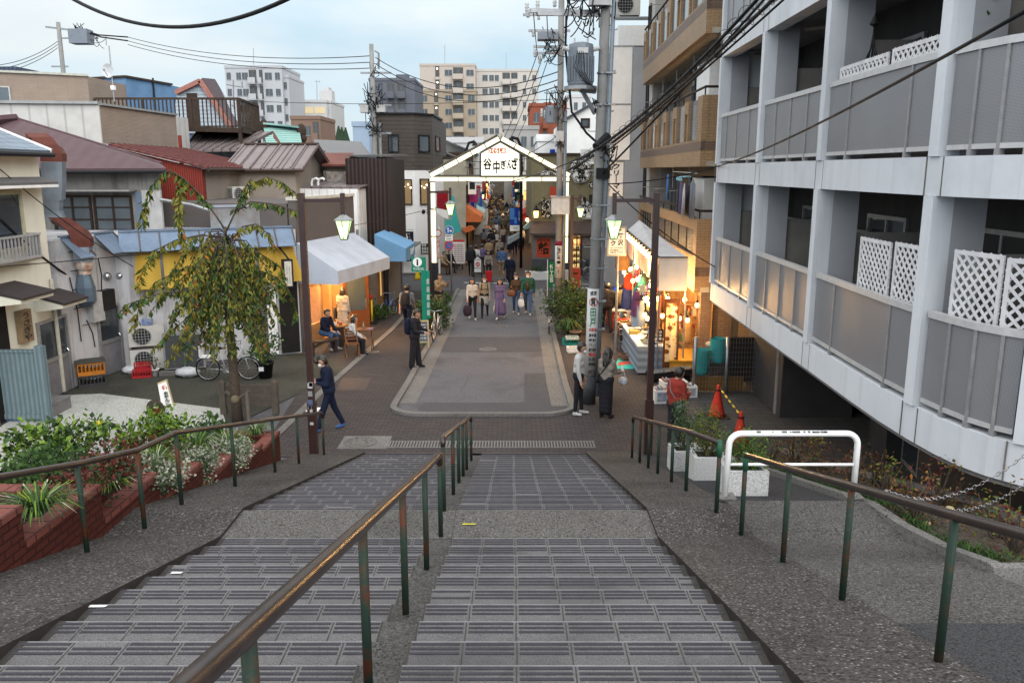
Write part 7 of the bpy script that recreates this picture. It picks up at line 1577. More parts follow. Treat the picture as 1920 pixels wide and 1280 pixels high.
# ---- bicycles
def bicycle(label,c,rz,col,basket=True,s=1.0,child=False,tilt=0):
 o=thing('bicycle',label,'bicycle',c,rz);o.rotation_euler=(tilt,0,rz);o.scale=(s,)*3;Rw=.33;FRm=M('bike_'+'%02d%02d%02d'%tuple(int(x*99)for x in col),col,None,6,.35,.2)
 for x in(-.53,.55):
  w=thing('wheel',None,None,(x,0,Rw));w.parent=o
  ring=lambda rr,q=24:[(rr*math.cos(2*PI*k/q),0,rr*math.sin(2*PI*k/q))for k in range(q+1)]
  mb=MB();mb.tube(ring(Rw-.018),.018,6,False);mb.build('tyre',BLK,w,True,True);mb=MB();mb.tube(ring(Rw-.045),.011,5,False);mb.build('rim',STEEL,w,True,True)
  mb=MB();mb.tube([(0,-.05,0),(0,.05,0)],.022,6)
  for k in range(14):a=2*PI*k/14;mb.tube([(0,.02*(-1)**k,0),((Rw-.05)*math.cos(a),0,(Rw-.05)*math.sin(a))],.0025,3)
  mb.build('spokes',STEEL,w,local=True)
 mb=MB();h1,s1,b1=(.42,0,.86),(-.2,0,.82),(-.05,0,.3)
 for a,b,r in((h1,b1,.02),((.44,0,.8),(-.08,0,.38),.018),(s1,b1,.018),(b1,(-.53,0,Rw),.013),((-.17,0,.72),(-.53,0,Rw),.011),((.38,0,.98),(.46,0,.72),.022),((.46,0,.72),(.55,0,Rw),.015)):mb.tube([a,b],r,7)
 mb.build('frame',FRm,o,True,True)
 for x,nm in((-.53,'mudguard'),(.55,'mudguard')):mb=MB();mb.tube([(x+.355*math.cos(a),0,Rw+.355*math.sin(a))for a in[R(25+k*16)for k in range(9)]],.02,5);mb.build(nm,STEEL,o,True,True)
 mb=MB();mb.ball((-.24,0,.9),(.15,.09,.045),10,6);mb.tube([(-.2,0,.8),(-.22,0,.88)],.014,6);mb.build('saddle',BLK,o,True,True)
 mb=MB();mb.tube([(.2,-.27,1.02),(.33,-.24,1.05),(.37,0,1.0),(.33,.24,1.05),(.2,.27,1.02)],.012,6);mb.build('handlebar',STEEL,o,True,True)
 mb=MB();mb.lathe([(.09,-.006),(.09,.006)],(0,0,0),16);mb.v=[(x-.05,z-.05,y+.3)for x,y,z in mb.v];mb.tube([(-.05,-.05,.3),(.08,-.06,.2)],.012,5);mb.box((.05,-.13,.18),(.12,-.05,.2));mb.tube([(-.05,.05,.3),(-.18,.06,.4)],.012,5);mb.box((-.21,.05,.39),(-.14,.13,.41));mb.build('crank',STEEL,o,local=True)
 mb=MB();mb.tube([(-.5,.05,.35),(-.6,.1,.02)],.01,5);mb.tube([(-.5,-.05,.35),(-.6,-.1,.02)],.01,5);mb.build('stand',STEEL,o,local=True)
 if basket:
  mb=MB()
  for zz,rr in((.72,.1),(.84,.13),(.97,.16)):mb.tube([(.6+rr*a,rr*.95*b,zz)for a,b in((-1,-1),(1,-1),(1,1),(-1,1),(-1,-1))],.006,4)
  for k in range(16):f=(k%4)/4*2-1;q=[(f,-1),(1,f),(-f,1),(-1,-f)][k//4];mb.tube([(.6+.1*q[0],.095*q[1],.72),(.6+.16*q[0],.15*q[1],.97)],.004,3)
  mb.build('basket',basket if basket is not True else STEEL,o,local=True)
 if child:mb=MB();mb.box((-.68,-.15,.66),(-.42,.15,.7));mb.box((-.7,-.15,.7),(-.66,.15,1.0));mb.build('rear_seat',WHITE,o,local=True)
 return o
c=G(429,713);bicycle('white city bicycle with a rear seat leaning before the old restaurant',c,R(4),(.5,.5,.5),None,1.02,True)
c=G(818,638);bicycle('white bicycle parked on the kerb beside the green information post',c+V((0,.4,0)),R(-97),(.6,.6,.58),None)
c=G(725,596);bicycle('blue bicycle leaning beside the door of the blue awning shop',c+V((.1,.3,0)),R(75),(.03,.12,.4),None,.9,tilt=R(-8))
c=G(1028,626);bicycle('dark bicycle with a black front basket parked at the right kerb',c+V((.05,.5,0)),R(-93),(.2,.2,.2),BLK,.95)
c=G(1094,612);bicycle('grey bicycle half hidden between the big shrub and the front pole',c+V((0,.4,0)),R(-95),(.25,.25,.25),None,.9)
c=G(1084,525);bicycle('black bicycle parked in front of the lit sweet shop door',c,R(10),(.03,.03,.03),BLK)
# ---- potted plants left
c=G(498,708);pot('large black plant tub with a paper tag by the roller shutter',c,.24,.46,BLK);bush('potted_shrub','leafy green shrub in the large black tub',c+V((0,0,.4)),(.45,.4,.42),620,.075,[L_MD,L_DK,L_YG],[4,3,1.5],61,stems=6)
mb=MB();mb.box((c.x-.1,c.y-.262,.25),(c.x+.04,c.y-.25,.37));tag(mb.build('paper_tag',BOARD),'white paper tag stuck on the black plant tub','tag')
c=G(818,622);bush('roadside_shrub','dark leafy shrub around the foot of the green information post',c+V((-.25,.6,0)),(.75,.9,.55),1500,.10,[L_DK,L_MD,L_GY],[5,3,1],62,clumps=26)
c=G(836,590);bush('roadside_shrub','lighter green small shrub behind the dark kerb shrub',c+V((0,.5,0)),(.3,.4,.4),400,.08,[L_MD,L_YG],[4,1],63)
for i,(u,v,rx,rz,sd)in enumerate(((702,604,.5,.42,64),(716,597,.35,.3,65))):bush('shop_front_plant',['broad potted greenery below the climbing plant at the cafe corner','smaller potted greenery beside the blue bicycle'][i],G(u,v),(rx,rx,rz),420,.08,[L_MD,L_DK,L_YG],[4,3,1],sd,'plant')
c=WF2.p(.25,.3,.1);bush('climbing_plant','dark climbing plant on the downpipe at the cafe corner',c,(.22,.18,1.0),420,.07,[L_DK,L_MD],[3,1],66,'plant',clumps=24)
c=G(1070,630);bush('large_shrub','big round dark green shrub beside the right kerb',c+V((.1,.6,.05)),(.95,.8,.85),3600,.085,[L_DK,L_MD,L_GY,L_RD],[6,4,1,.2],67,clumps=40)
c=G(1064,640);tuft('spiky_plant','spiky green plant in front of the big round shrub',c+V((0,.1,.25)),.55,.45,130,[L_DK,L_MD],[1,1],68,.022);pot('terracotta plant pot below the big round shrub',c+V((.25,-.05,0)),.2,.38,M('pot_pinkish',(.22,.17,.15),None,4,.8))
pw_=G(1015,525);o=thing('long_planter','long white planter trough before the sweet shop poster','planter',pw_);mb=MB();mb.hexa([(pw_.x-.75,pw_.y,0),(pw_.x+.65,pw_.y,0),(pw_.x+.65,pw_.y+.5,0),(pw_.x-.75,pw_.y+.5,0)],[(pw_.x-.85,pw_.y-.05,.42),(pw_.x+.75,pw_.y-.05,.42),(pw_.x+.75,pw_.y+.55,.42),(pw_.x-.85,pw_.y+.55,.42)]);mb.build('trough',WHITE,o);bush('trough_plants','low green planting in the long white trough',pw_+V((-.05,.25,.38)),(.75,.22,.18),420,.06,[L_DK,L_MD],[1,1],69,'plant',clumps=20)
# ---- signs and street furniture at left
def board(name,label,c,rz,w,h,z0,face,th=.04,cat='sign'):
 o=thing(name,label,cat,c,rz);mb=MB();mb.box((-w/2,-th/2,z0),(w/2,th/2,z0+h));mb.build('panel',face,o,local=True);return o
def ltxt(o,s,x,y,z,w,h,m,bold=.02):t=txt('lettering',s,(x,y,z),(w,0,0),(0,0,h),m,None,bold);t.parent=o;return t
GIN=M('info_green',(.012,.20,.135),(.01,.17,.11),3,.45)
c=G(798,646);o=thing('information_post','green information post with a white letter i panel on the left pavement','sign',c)
zt=ZV(c.y,482);mb=MB();mb.box((c.x-.09,c.y-.05,0),(c.x+.06,c.y+.05,zt));mb.build('post',GIN,o);a,b=D(772,509,c.y),D(798,482,c.y);mb=MB();mb.box((a.x,c.y-.06,a.z),(c.x-.091,c.y+.05,b.z));pn=mb.build('panel',GIN,o)
mb=MB();cc=D(783,491,c.y);mb.lathe([(.15,0),(.15,.006)],(0,0,0),24);mb.v=[(x+cc.x,c.y-.061-z,y+cc.z)for x,y,z in mb.v];dk=mb.build('disc',WHITE,pn)
txt('lettering','i',V((cc.x-.03,c.y-.068,cc.z-.11)),V((.06,0,0)),V((0,0,.21)),BLK,dk,.06);txt('lettering','観光案内所',V((a.x+.06,c.y-.062,a.z+.09)),V((.34,0,0)),V((0,0,.045)),BOARD,pn);txt('lettering','Tourist Information',V((a.x+.06,c.y-.062,a.z+.05)),V((.36,0,0)),V((0,0,.025)),BOARD,pn)
mb=MB();mb.box((c.x+.065,c.y-.03,.9),(c.x+.18,c.y+.03,zt-.45));mb.build('map_panel',GIN,o)
for k in range(5):mb=MB();mb.box((c.x+.075,c.y-.034,1.0+k*.26),(c.x+.17,c.y-.031,1.18+k*.26));mb.build('map_sheet',M('map_grey',(.35,.42,.4),None,9,.6),o)
c=G(792,655);o=thing('chalkboard_stand','wooden framed chalkboard stand behind the person in black','chalkboard',c,R(12));mb=MB()
for s in(-1,1):mb.beam((s*.2,-.02,0),(s*.2,.06,.95),.05,.05);mb.beam((s*.2,.35,0),(s*.2,.08,.95),.04,.04)
mb.box((-.2,.03,.9),(.2,.09,.95));mb.box((-.2,-.01,.22),(.2,.03,.27));mb.build('stand_frame',M('pale_wood',(.45,.36,.2),None,4,.6),o,local=True)
mb=MB();mb.hexa([(-.18,.0,.27),(.18,.0,.27),(.18,.02,.27),(-.18,.02,.27)],[(-.18,.055,.9),(.18,.055,.9),(.18,.075,.9),(-.18,.075,.9)]);pn=mb.build('panel',M('chalk',(.055,.075,.11),(.12,.14,.17),7,.8),o,local=True)
for k,s in enumerate(('Open','ランチ','コーヒー 400','カレー 850','ケーキ 450')):t=txt('lettering',s,(-.14,-.01+.05*(.78-k*.11)-.006,.78-k*.11),(.28,0,0),(0,.006,.07),BOARD,None,.01);t.parent=o
def cone(label,c,col,h=.7,r=.17,base=True,ring=False):
 o=thing('traffic_cone',label,'traffic cone',c);mb=MB();mb.lathe([(r,.03),(r*.86,.12),(.035,h-.06),(.035,h)],(0,0,0),18);mb.build('cone_body',col,o,True,True);mb=MB();mb.box((-r*1.3,-r*1.3,0),(r*1.3,r*1.3,.03));mb.build('base',M('cone_base_'+col.name,tuple(x*.6 for x in(.3,.2,.05))if 'yel' in col.name else(.05,.03,.03),None,5,.7),o,local=True)
 if ring:mb=MB();mb.tube([(.06*math.cos(2*PI*k/12),.06*math.sin(2*PI*k/12),h-.12)for k in range(13)],.018,5);mb.build('bar_ring',BLK,o,local=True)
 return o
cone('yellow traffic cone near the left gate post',G(783,524),M('cone_yel',(.65,.45,.02),None,4,.5))
c=G(698,607);o=thing('marker_pole','yellow marker pole with red top outside the cafe corner','pole',c);mb=MB();mb.tube([c+V((0,0,.05)),c+V((0,0,.95))],.04,10);mb.build('pole',M('cone_yel'),o,True);mb=MB();mb.tube([c+V((0,0,.95)),c+V((0,0,1.12))],.05,10);mb.build('cap',M('crate_red'),o,True);mb=MB();mb.lathe([(.2,0),(.2,.05),(.06,.09)],c,14);mb.build('base',BLK,o)
SB,SR=M('sign_blue',(.02,.12,.42),None,4,.4),M('sign_redring',(.5,.03,.03),None,4,.4)
c=G(847,560);yv=c.y;o=thing('road_sign_post','grey post with a blue arrow sign and a red ringed no parking sign','road sign',c);mb=MB();mb.tube([c,V((c.x,c.y,ZV(yv,424)))],.035,8);mb.build('post',GREYM,o,True)
def disc(par,u,v,r,m,dy=.0,y=yv,nm='disc'):p=D(u,v,y);mb=MB();mb.lathe([(r,0),(r,.01)],(0,0,0),24);mb.v=[(x+p.x,y-.05-dy-z,y_+p.z)for x,y_,z in mb.v];return mb.build(nm,m,par),p
d1,p=disc(o,842,431.5,.2,WHITE);disc(d1,842,431.5,.185,SB,.012);mb=MB();q=V((p.x,yv-.078,p.z));mb.beam(q+V((-.04,0,-.12)),q+V((-.04,0,.06)),.03,.006,(0,1,0));mb.beam(q+V((-.04,0,-.03)),q+V((.08,0,-.03)),.03,.006,(0,1,0));mb.prism([q+V((-.1,0,.05)),q+V((.02,0,.05)),q+V((-.04,0,.13))],(0,.004,0));mb.prism([q+V((.07,0,-.09)),q+V((.07,0,.03)),q+V((.14,0,-.03))],(0,.004,0));mb.build('arrow',WHITE,d1)
a,b=D(834.5,451,yv),D(849,440,yv);mb=MB();mb.box((a.x,yv-.06,a.z),(b.x,yv-.045,b.z));pl_=mb.build('plate',WHITE,o);txt('lettering','自転車を除く',V((a.x+.03,yv-.062,a.z+.15)),V((b.x-a.x-.06,0,0)),V((0,0,.1)),BLK,pl_);mb=MB();mb.beam(V((a.x+.06,yv-.064,a.z+.07)),V((b.x-.06,yv-.064,a.z+.07)),.004,.03);mb.build('arrow',BLK,pl_)
d2,p=disc(o,842,460,.2,SR);disc(d2,842,460,.145,SB,.012);mb=MB();q=V((p.x,yv-.075,p.z));mb.beam(q+V((-.12,0,.12)),q+V((.12,0,-.12)),.035,.006,(0,1,0));mb.build('slash',SR,d2)
y2_=43.0;c=D(823,450,y2_);o=thing('road_sign_post','white post with red lettered sign strip beside the left gate post','road sign',(c.x,y2_,0));mb=MB();mb.tube([(c.x,y2_,0),(c.x,y2_,ZV(y2_,425))],.05,8);mb.build('post',WHITE,o);disc(o,821,437,.2,SR,.0,y2_)[0];disc(o,821,437,.15,WHITE,.012,y2_);a,b=D(818,484,y2_),D(825,447,y2_);mb=MB();mb.box((a.x,y2_-.08,a.z),(b.x,y2_-.06,b.z));sp_=mb.build('strip',M('strip_red',(.45,.06,.06),(.5,.45,.43),7,.6),o);txt('lettering','一\n方\n通\n行',V((a.x+.03,y2_-.08,a.z+.05)),V((b.x-a.x-.06,0,0)),V((0,0,b.z-a.z-.1)),WHITE,sp_)
a,b=D(757,490,45.8),D(775,434,45.8);o=thing('shop_banner','tall dark banner with white lettering on the white corner building','banner',(a.x,45.8,0));mb=MB();mb.box((a.x,45.8,a.z),(b.x,45.84,b.z));pn=mb.build('cloth',M('banner_navy',(.018,.02,.035),None,3,.8),o);mb=MB();mb.tube([(a.x-.06,45.83,0),(a.x-.06,45.83,b.z+.1),(b.x,45.83,b.z+.08)],.025,6);mb.build('pole',GREYM,o)
txt('lettering','値',V((a.x+.1,45.797,b.z-.52)),V((.36,0,0)),V((0,0,.42)),BOARD,pn,.03);txt('lettering','和\n雑\n貨\nニ\nニ\n谷',V((a.x+.18,45.797,a.z+.08)),V((.2,0,0)),V((0,0,b.z-a.z-.7)),BOARD,pn)
a,b=D(789,477,46),D(804,457,46);o=thing('notice_board','dark framed notice board with pale papers on the white corner building','notice board',a);mb=MB();mb.box((a.x,46,a.z),(b.x,46.1,b.z));mb.build('case',BLK,o);mb=MB();r=random.Random(3)
for k in range(8):x,z=a.x+.06+(k%3)*.14,a.z+.06+(k//3)*.19;mb.box((x,45.992,z),(x+.11,45.998,z+.15))
mb.build('papers',M('paper_mix',(.42,.45,.42),None,6,.8),o)
a,b=D(849,494,47.5),D(871,449,47.5);o=thing('bingo_board','white board with red heading and a grid of small prices left of the lane','board',a);mb=MB();mb.box((a.x,47.49,b.z-.14),(b.x,47.498,b.z));mb.build('heading',SR,o);mb=MB();mb.box((a.x,47.5,a.z),(b.x,47.55,b.z));mb.mat(1)
for i in range(7):
 for j in range(9):x,z=a.x+.06+i*.085,a.z+.1+j*.12;mb.box((x,47.492,z),(x+.055,47.498,z+.07))
mb.build('panel',[BOARD,M('grid_ink',(.3,.12,.11),None,5,.8)],o)
c=G(896,521);o=thing('pedestrian_sign','dark framed house shaped sign with a no entry mark standing at the lane mouth','sign',c);w,h=.42,1.0;mb=MB();mb.prism([c+V((-w/2,0,.3)),c+V((w/2,0,.3)),c+V((w/2,0,1.0)),c+V((0,0,1.2)),c+V((-w/2,0,1.0))],(0,.04,0));mb.build('panel',BOARD,o);mb=MB()
for s in(-1,1):mb.beam(c+V((s*w/2,0,0)),c+V((s*w/2,0,1.02)),.05,.06);mb.beam(c+V((s*w/2,0,1.0)),c+V((0,0,1.23)),.05,.05);mb.beam(c+V((s*w/2,.35,0)),c+V((s*w/2,.03,.9)),.04,.04)
mb.beam(c+V((-w/2,0,.28)),c+V((w/2,0,.28)),.05,.05);mb.build('sign_frame',BLK,o);mb=MB();mb.lathe([(.12,0),(.12,.01)],(0,0,0),18);mb.v=[(x+c.x,c.y-.002-z,y+.74)for x,y,z in mb.v];d_=mb.build('disc',SR,o);mb=MB();mb.box((c.x-.08,c.y-.018,.72),(c.x+.08,c.y-.013,.76));mb.build('bar',WHITE,d_);txt('lettering','車両通行止め',c+V((-.17,-.002,.5)),V((.34,0,0)),V((0,0,.07)),BLK,o);txt('lettering','歩行者専用',c+V((-.12,-.002,.94)),V((.24,0,0)),V((0,0,.06)),BLK,o)
yq_=19.4;o=thing('leaning_signboard','narrow leaning white signboard with red and black lettering on the pale concrete','sign',G(315,782));P_=[D(307,782,yq_-.1),D(330,776,yq_+.1),D(312,711,yq_+.5),D(295,718,yq_+.4)];mb=MB();mb.prism(P_,(0,.05,0));pn=mb.build('panel',M('pale_wood'),o);c_=sum(P_,V())/4;Q_=[c_.lerp(p,.9)-V((0,.02,0))for p in P_];mb=MB();mb.prism(Q_,(0,.012,0));mb.build('face',BOARD,pn)
txt('lettering','お\nだ\nん\nご\nあ\nり',Q_[0].lerp(Q_[1],.3).lerp(Q_[3].lerp(Q_[2],.3),.05),(Q_[1]-Q_[0])*.45,(Q_[3]-Q_[0])*.66,INK,pn,.05,depth=.05);txt('lettering','名物',Q_[0].lerp(Q_[3],.78)+(Q_[1]-Q_[0])*.25,(Q_[1]-Q_[0])*.5,(Q_[3]-Q_[0])*.14,SR,pn,.04,depth=.05)
c=D(292,768,18.9);o=thing('ring_barrel','brown round drum with a red hollow lying on the pale concrete','drum',c);mb=MB();n=24;rr2=[(.22,-.12),(.22,.12),(.12,.12),(.10,.0)]
for rad,t in rr2:
 for k in range(n):a=2*PI*k/n;mb.v.append((c.x+rad*math.cos(a)+t*.5,c.y-t,c.z+rad*math.sin(a)))
mb.v=[v for v in mb.v]
ordr=[0,1,2,3]
for i in range(3):
 for k in range(n):mb.f.append((i*n+k,i*n+(k+1)%n,(i+1)*n+(k+1)%n,(i+1)*n+k));mb.m.append(0 if i<2 else 1)
mb.f.append(tuple(3*n+k for k in range(n)));mb.m.append(1);mb.build('drum',[M('drum_brown',(.06,.045,.04),None,6,.8),M('drum_red',(.22,.02,.03),None,6,.6)],o)
o=thing('hoop_barrier','black hoop barrier with a yellow band behind the lime shrub','barrier',D(195,830,16.5));mb=MB();P_=[D(168,850,16.5),D(168,806,16.5),D(172,797,16.5),D(182,794,16.5),D(205,795,16.5),D(220,800,16.5),D(228,815,16.5),D(229,850,16.5)];mb.tube(P_,.055,10);mb.build('hoop',BLK,o,True);mb=MB();mb.tube([P_[3],P_[3].lerp(P_[4],.45)],.058,10);mb.build('yellow_band',M('cone_yel'),o,True)
# ---- cafe furniture
TW=M('teak',(.16,.07,.035),(.12,.05,.025),5,.5)
def folding_chair(label,c,rz):
 o=thing('folding_chair',label,'chair',c,rz)
 for s in(-1,1):mb=MB();mb.beam((s*.2,.22,0),(s*.2,-.2,.92),.03,.03)if False else mb.beam((s*.2,-.22,0),(s*.2,.2,.44),.03,.035);mb.build('leg',TW,o,local=True);mb=MB();mb.beam((s*.18,.24,0),(s*.18,-.02,.44),.03,.035);mb.beam((s*.18,-.02,.44),(s*.18,.22,.88)if False else(s*.18,.26,.88),.03,.035);mb.build('rear_frame',TW,o,local=True)
 mb=MB()
 for k in range(6):mb.box((-.19,-.2+k*.07,.44),(.19,-.145+k*.07,.46))
 mb.build('seat',TW,o,local=True);mb=MB()
 for k in range(5):mb.beam((-.18,.1+k*.04+.02,.56+k*.075),(.18,.1+k*.04+.02,.56+k*.075),.015,.05)
 mb.build('backrest',TW,o,local=True);return o
c=G(659,672);folding_chair('brown slatted folding chair with the seated woman outside the cafe',c+V((0,.15,0)),R(-160)+PI)
c=G(681,664);o=thing('small_table','small wooden folding table with a bottle by the woman in white','table',c+V((0,.5,0)));mb=MB();mb.box((-.26,-.26,.7),(.26,.26,.73));mb.build('tabletop',TW,o,local=True)
for sx in(-1,1):
 for sy in(-1,1):mb=MB();mb.beam((sx*.22,sy*.22,0),(sx*.2,sy*-.1,.7),.03,.03);mb.build('leg',TW,o,local=True)
b_=c+V((-.05,.5,.73));o=thing('glass_bottle','small glass bottle on the folding table','bottle',b_);mb=MB();mb.lathe([(.035,0),(.035,.12),(.013,.17),(.013,.22)],(0,0,0),10);mb.build('glass',M('bottle_glass',(.25,.28,.2),None,5,.1),o,True,True);mb=MB();mb.lathe([(.015,.215),(.015,.235)],(0,0,0),8);mb.build('cap',STEEL,o,local=True)
mb=MB();p=c+V((.1,.42,.731));mb.box(p,p+V((.14,.1,.03)));tag(mb.build('purple_box',M('lilac',(.35,.28,.5),None,5,.6)),'lilac box on the folding table','box')
c=G(622,655);o=thing('barrel_table','dark round wooden table in front of the seated pair','table',c+V((.15,.5,0)));mb=MB();mb.lathe([(.3,.68),(.3,.73)],(0,0,0),20);mb.build('tabletop',OCHRE,o,local=True);mb=MB();mb.lathe([(.2,0),(.24,.3),(.2,.68)],(0,0,0),14);mb.build('base',DBRN,o,local=True)
for i in range(2):mb=MB();mb.lathe([(.05,.73),(.06,.82)],(c.x+.05+i*.18,c.y+.45,0),10);tag(mb.build('cup',[BOARD,M('cup_red',(.4,.08,.06),None,5,.5)][i]),['white cup on the dark round cafe table','red cup on the dark round cafe table'][i],'cup')
c=G(600,668);o=thing('wooden_bench','low dark wooden bench at the left of the cafe front','bench',c+V((0,.45,0)),R(40));mb=MB();mb.box((-.5,-.18,.38),(.5,.18,.44));mb.build('seat',DBRN,o,local=True)
for s in(-1,1):mb=MB();mb.box((s*.4-.04,-.15,0),(s*.4+.04,.15,.38));mb.build('leg',DBRN,o,local=True)
mb=MB();WF1.box(mb,2.6,2.95,.02,.75,.25,.6);tag(mb.build('side_counter',FRW),'small lit wooden counter outside the cafe door','counter')
for i,(u,v)in enumerate(((852,500),(866,497))):
 c=G(u,v);o=thing('cafe_table',['nearer dark table with stools at the left of the lane mouth','farther table beside the price board'][i],'table',c);mb=MB();mb.box((-.35,-.3,.7),(.35,.3,.74));mb.build('tabletop',[DBRN,OCHRE][i],o,local=True)
 for sx in(-1,1):
  for sy in(-1,1):mb=MB();mb.box((sx*.3-.02,sy*.25-.02,0),(sx*.3+.02,sy*.25+.02,.7));mb.build('leg',BLK,o,local=True)
c=G(862,505);o=thing('stool','dark stool beside the tables at the lane mouth','stool',c);mb=MB();mb.box((-.18,-.18,.42),(.18,.18,.46));mb.build('seat',DBRN,o,local=True)
for sx in(-1,1):
 for sy in(-1,1):mb=MB();mb.beam((sx*.17,sy*.17,0),(sx*.13,sy*.13,.42),.03,.03);mb.build('leg',DBRN,o,local=True)
 # ---- post box, banner, tray stack on the right
c=G(1074,552);RB=M('postbox_red',(.50,.05,.02),(.43,.04,.018),3,.4);o=thing('post_box','red post box standing behind the big round shrub','post box',c);mb=MB();mb.box((-.33,-.25,.35),(.33,.25,1.2));mb.box((-.3,-.27,1.2),(.3,.23,1.26));mb.build('body',RB,o,local=True);mb=MB();mb.box((-.1,-.1,0),(.1,.1,.35));mb.build('pedestal',RB,o,local=True);mb=MB();mb.box((-.22,-.262,1.0),(.22,-.251,1.06));mb.build('slot',BLK,o,local=True);mb=MB();mb.box((-.2,-.26,.6),(.05,-.251,.8));mb.build('plate',BOARD,o,local=True)
a,b=D(1028,540,37),D(1040,491,37);o=thing('shop_banner','green banner with white lettering by the second right pole','banner',(a.x,37,0));mb=MB();mb.box((a.x,37,a.z),(b.x,37.03,b.z));pn=mb.build('cloth',M('banner_green',(.012,.15,.05),None,3,.8),o);mb=MB();mb.tube([(a.x-.04,37.02,0),(a.x-.04,37.02,b.z+.1)],.02,6);mb.build('pole',WHITE,o);txt('lettering','竹\n工\n芸',V((a.x+.05,36.998,a.z+.25)),V((b.x-a.x-.1,0,0)),V((0,0,b.z-a.z-.35)),BOARD,pn,.02)
a,b=D(1036,562,33.5),D(1044,532,33.5);o=thing('notice_stand','pale notice panel at the base of the second right pole','notice',(a.x,33.5,0));mb=MB();mb.box((a.x,33.4,.4),(b.x,33.44,b.z));mb.build('panel',M('notice_pale',(.4,.45,.5),(.2,.25,.35),12,.7),o);mb=MB();mb.box((a.x,33.41,0),(a.x+.04,33.44,.4));mb.box((b.x-.04,33.41,0),(b.x,33.44,.4));mb.build('legs',GREYM,o)
x=D(1056,500,36.5).x;o=thing('cabinet_box','grey utility box on the right gate post','utility box',(x,36.9,1.2));mb=MB();a,b=D(1054,525,36.9),D(1066,507,36.9);mb.box((a.x,36.9,a.z),(b.x,37.2,b.z));mb.build('body',M('grey_box',(.42,.42,.42)),o);mb=MB();mb.box((a.x+.05,36.89,a.z+.05),(b.x-.05,36.899,b.z-.05));mb.build('door',M('grey_box2',(.36,.36,.37),None,5,.5),o)
c=G(1070,648);crate('teal plastic crate on the pavement by the big shrub',c+V((0,.2,0)),.5,.36,.2,M('crate_teal',(.02,.22,.2),None,5,.5),None,.1);crate('pale plastic tray in the teal crate stack',c+V((.05,.1,.21)),.42,.3,.09,M('tray_pale',(.4,.5,.5),None,5,.5),None,.1)
c=G(1072,662);crate('white paper carton on the ground in front of the teal crate',c+V((.05,.2,0)),.36,.3,.17,BOARD,None,.15,'carton')
# ---- stalls on the right
sx0,sx1=3.75,5.6
CANV=M('stall_canvas',(.52,.52,.53),(.42,.42,.44),1.6,.8,stain=.2);ystn,ystf=22.6,31.5;fN,fF=D(1234,547,ystn),D(1176,452,ystf)
o=thing('stall_awning','long white canvas stall awning with bulbs along its front edge','awning',(4.5,ystn,0));zn0,zn1=ZV(ystn,545),ZV(ystn,482);rT=D(1290,487,ystn);rB=D(1289,487,ystn)
xN,xF=fN.x,fF.x
mb=MB();mb.add([(xN,ystn,zn1),(rB.x,ystn,zn1-.02),(rB.x,ystf,zn1+.5),(xF,ystf,zn1+.1)],[(0,1,2,3)]);mb.add([(xN,ystn,zn1-.03),(rB.x,ystn,zn1-.05),(rB.x,ystf,zn1+.47),(xF,ystf,zn1+.07)],[(0,3,2,1)]);mb.build('canvas_top',CANV,o)
mb=MB();n=12
for i in range(n):
 xa2,xb2=xN+(rT.x-xN)*i/n,xN+(rT.x-xN)*(i+1)/n;wv=lambda k:.006*math.sin(k*1.3);mb.quad((xa2,ystn-.02+wv(i),zn0),(xb2,ystn-.02+wv(i+1),zn0),(xb2,ystn-.01,zn1),(xa2,ystn-.01,zn1))
mb.build('end_curtain',CANV,o,True)
mb=MB();PINK=M('stall_banner',(.42,.20,.17),(.5,.42,.36),2.2,.8);n=18
for i in range(n):
 t0,t1=i/n,(i+.96)/n;xa2,xb2=xN+(xF-xN)*t0,xN+(xF-xN)*t1;ya2,yb3=ystn+(ystf-ystn)*t0,ystn+(ystf-ystn)*t1;mb.quad((xa2-.02,ya2,zn0+.1),(xa2-.02,ya2,zn1-.05),(xb2-.02,yb3,zn1+.02),(xb2-.02,yb3,zn0+.15))
mb.build('front_banner',PINK,o)
for x,y in((xN+.05,ystn+.1),(rT.x,ystn+.1),(xF+.1,ystf-.1),(rT.x,ystf-.1),(4.0,27)):mb=MB();mb.tube([(x,y,0),(x,y,zn1-.05)],.025,6);mb.build('awning_pole',GREYM,o)
mb=MB();mb.tube([(xN,ystn-.05,zn1),(rB.x,ystn-.05,zn1)],.02,6);mb.tube([(xN,ystn,zn1),(xF,ystf,zn1+.1)],.02,6);mb.build('awning_bar',BLK,o)
k=0
for i in range(24):
 t=(i+.5)/24;p=V((xN+(xF-xN)*t-.07,ystn+(ystf-ystn)*t,zn1-.12+.1*t-(.06 if i%2 else 0)));bulb('warm round bulb in the row along the front of the white stall awning',p,.065,'bulbs along the stall awning',cord=.12)
OTH=[(1256,503,'at the near corner of the awning'),(1255,540,'low at the near corner beside the lamp post'),(1252,560,'over the patterned rug, left'),(1284,562,'over the patterned rug, right'),(1307,572,'alone at the right beyond the rug'),(1266,596,'in front of the rug, left of a pair'),(1274,597,'in front of the rug, right of a pair'),(1212,563,'beside the hanging hats, upper'),(1217,570,'beside the hanging hats, lower'),(1209,590,'over the goods table, left'),(1214,597,'over the goods table, middle'),(1242,592,'at the back of the goods table'),(1170,510,'over the far racks, upper'),(1182,523,'over the far racks by the red bag'),(1189,531,'over the far racks, lower'),(1289,600,'hanging low at the right of the rug')]
for u,v,w in OTH:bulb('warm stall bulb '+w,D(u,v,23.2 if u>1200 else 27.5),.06,'scattered stall bulbs',cord=.2)
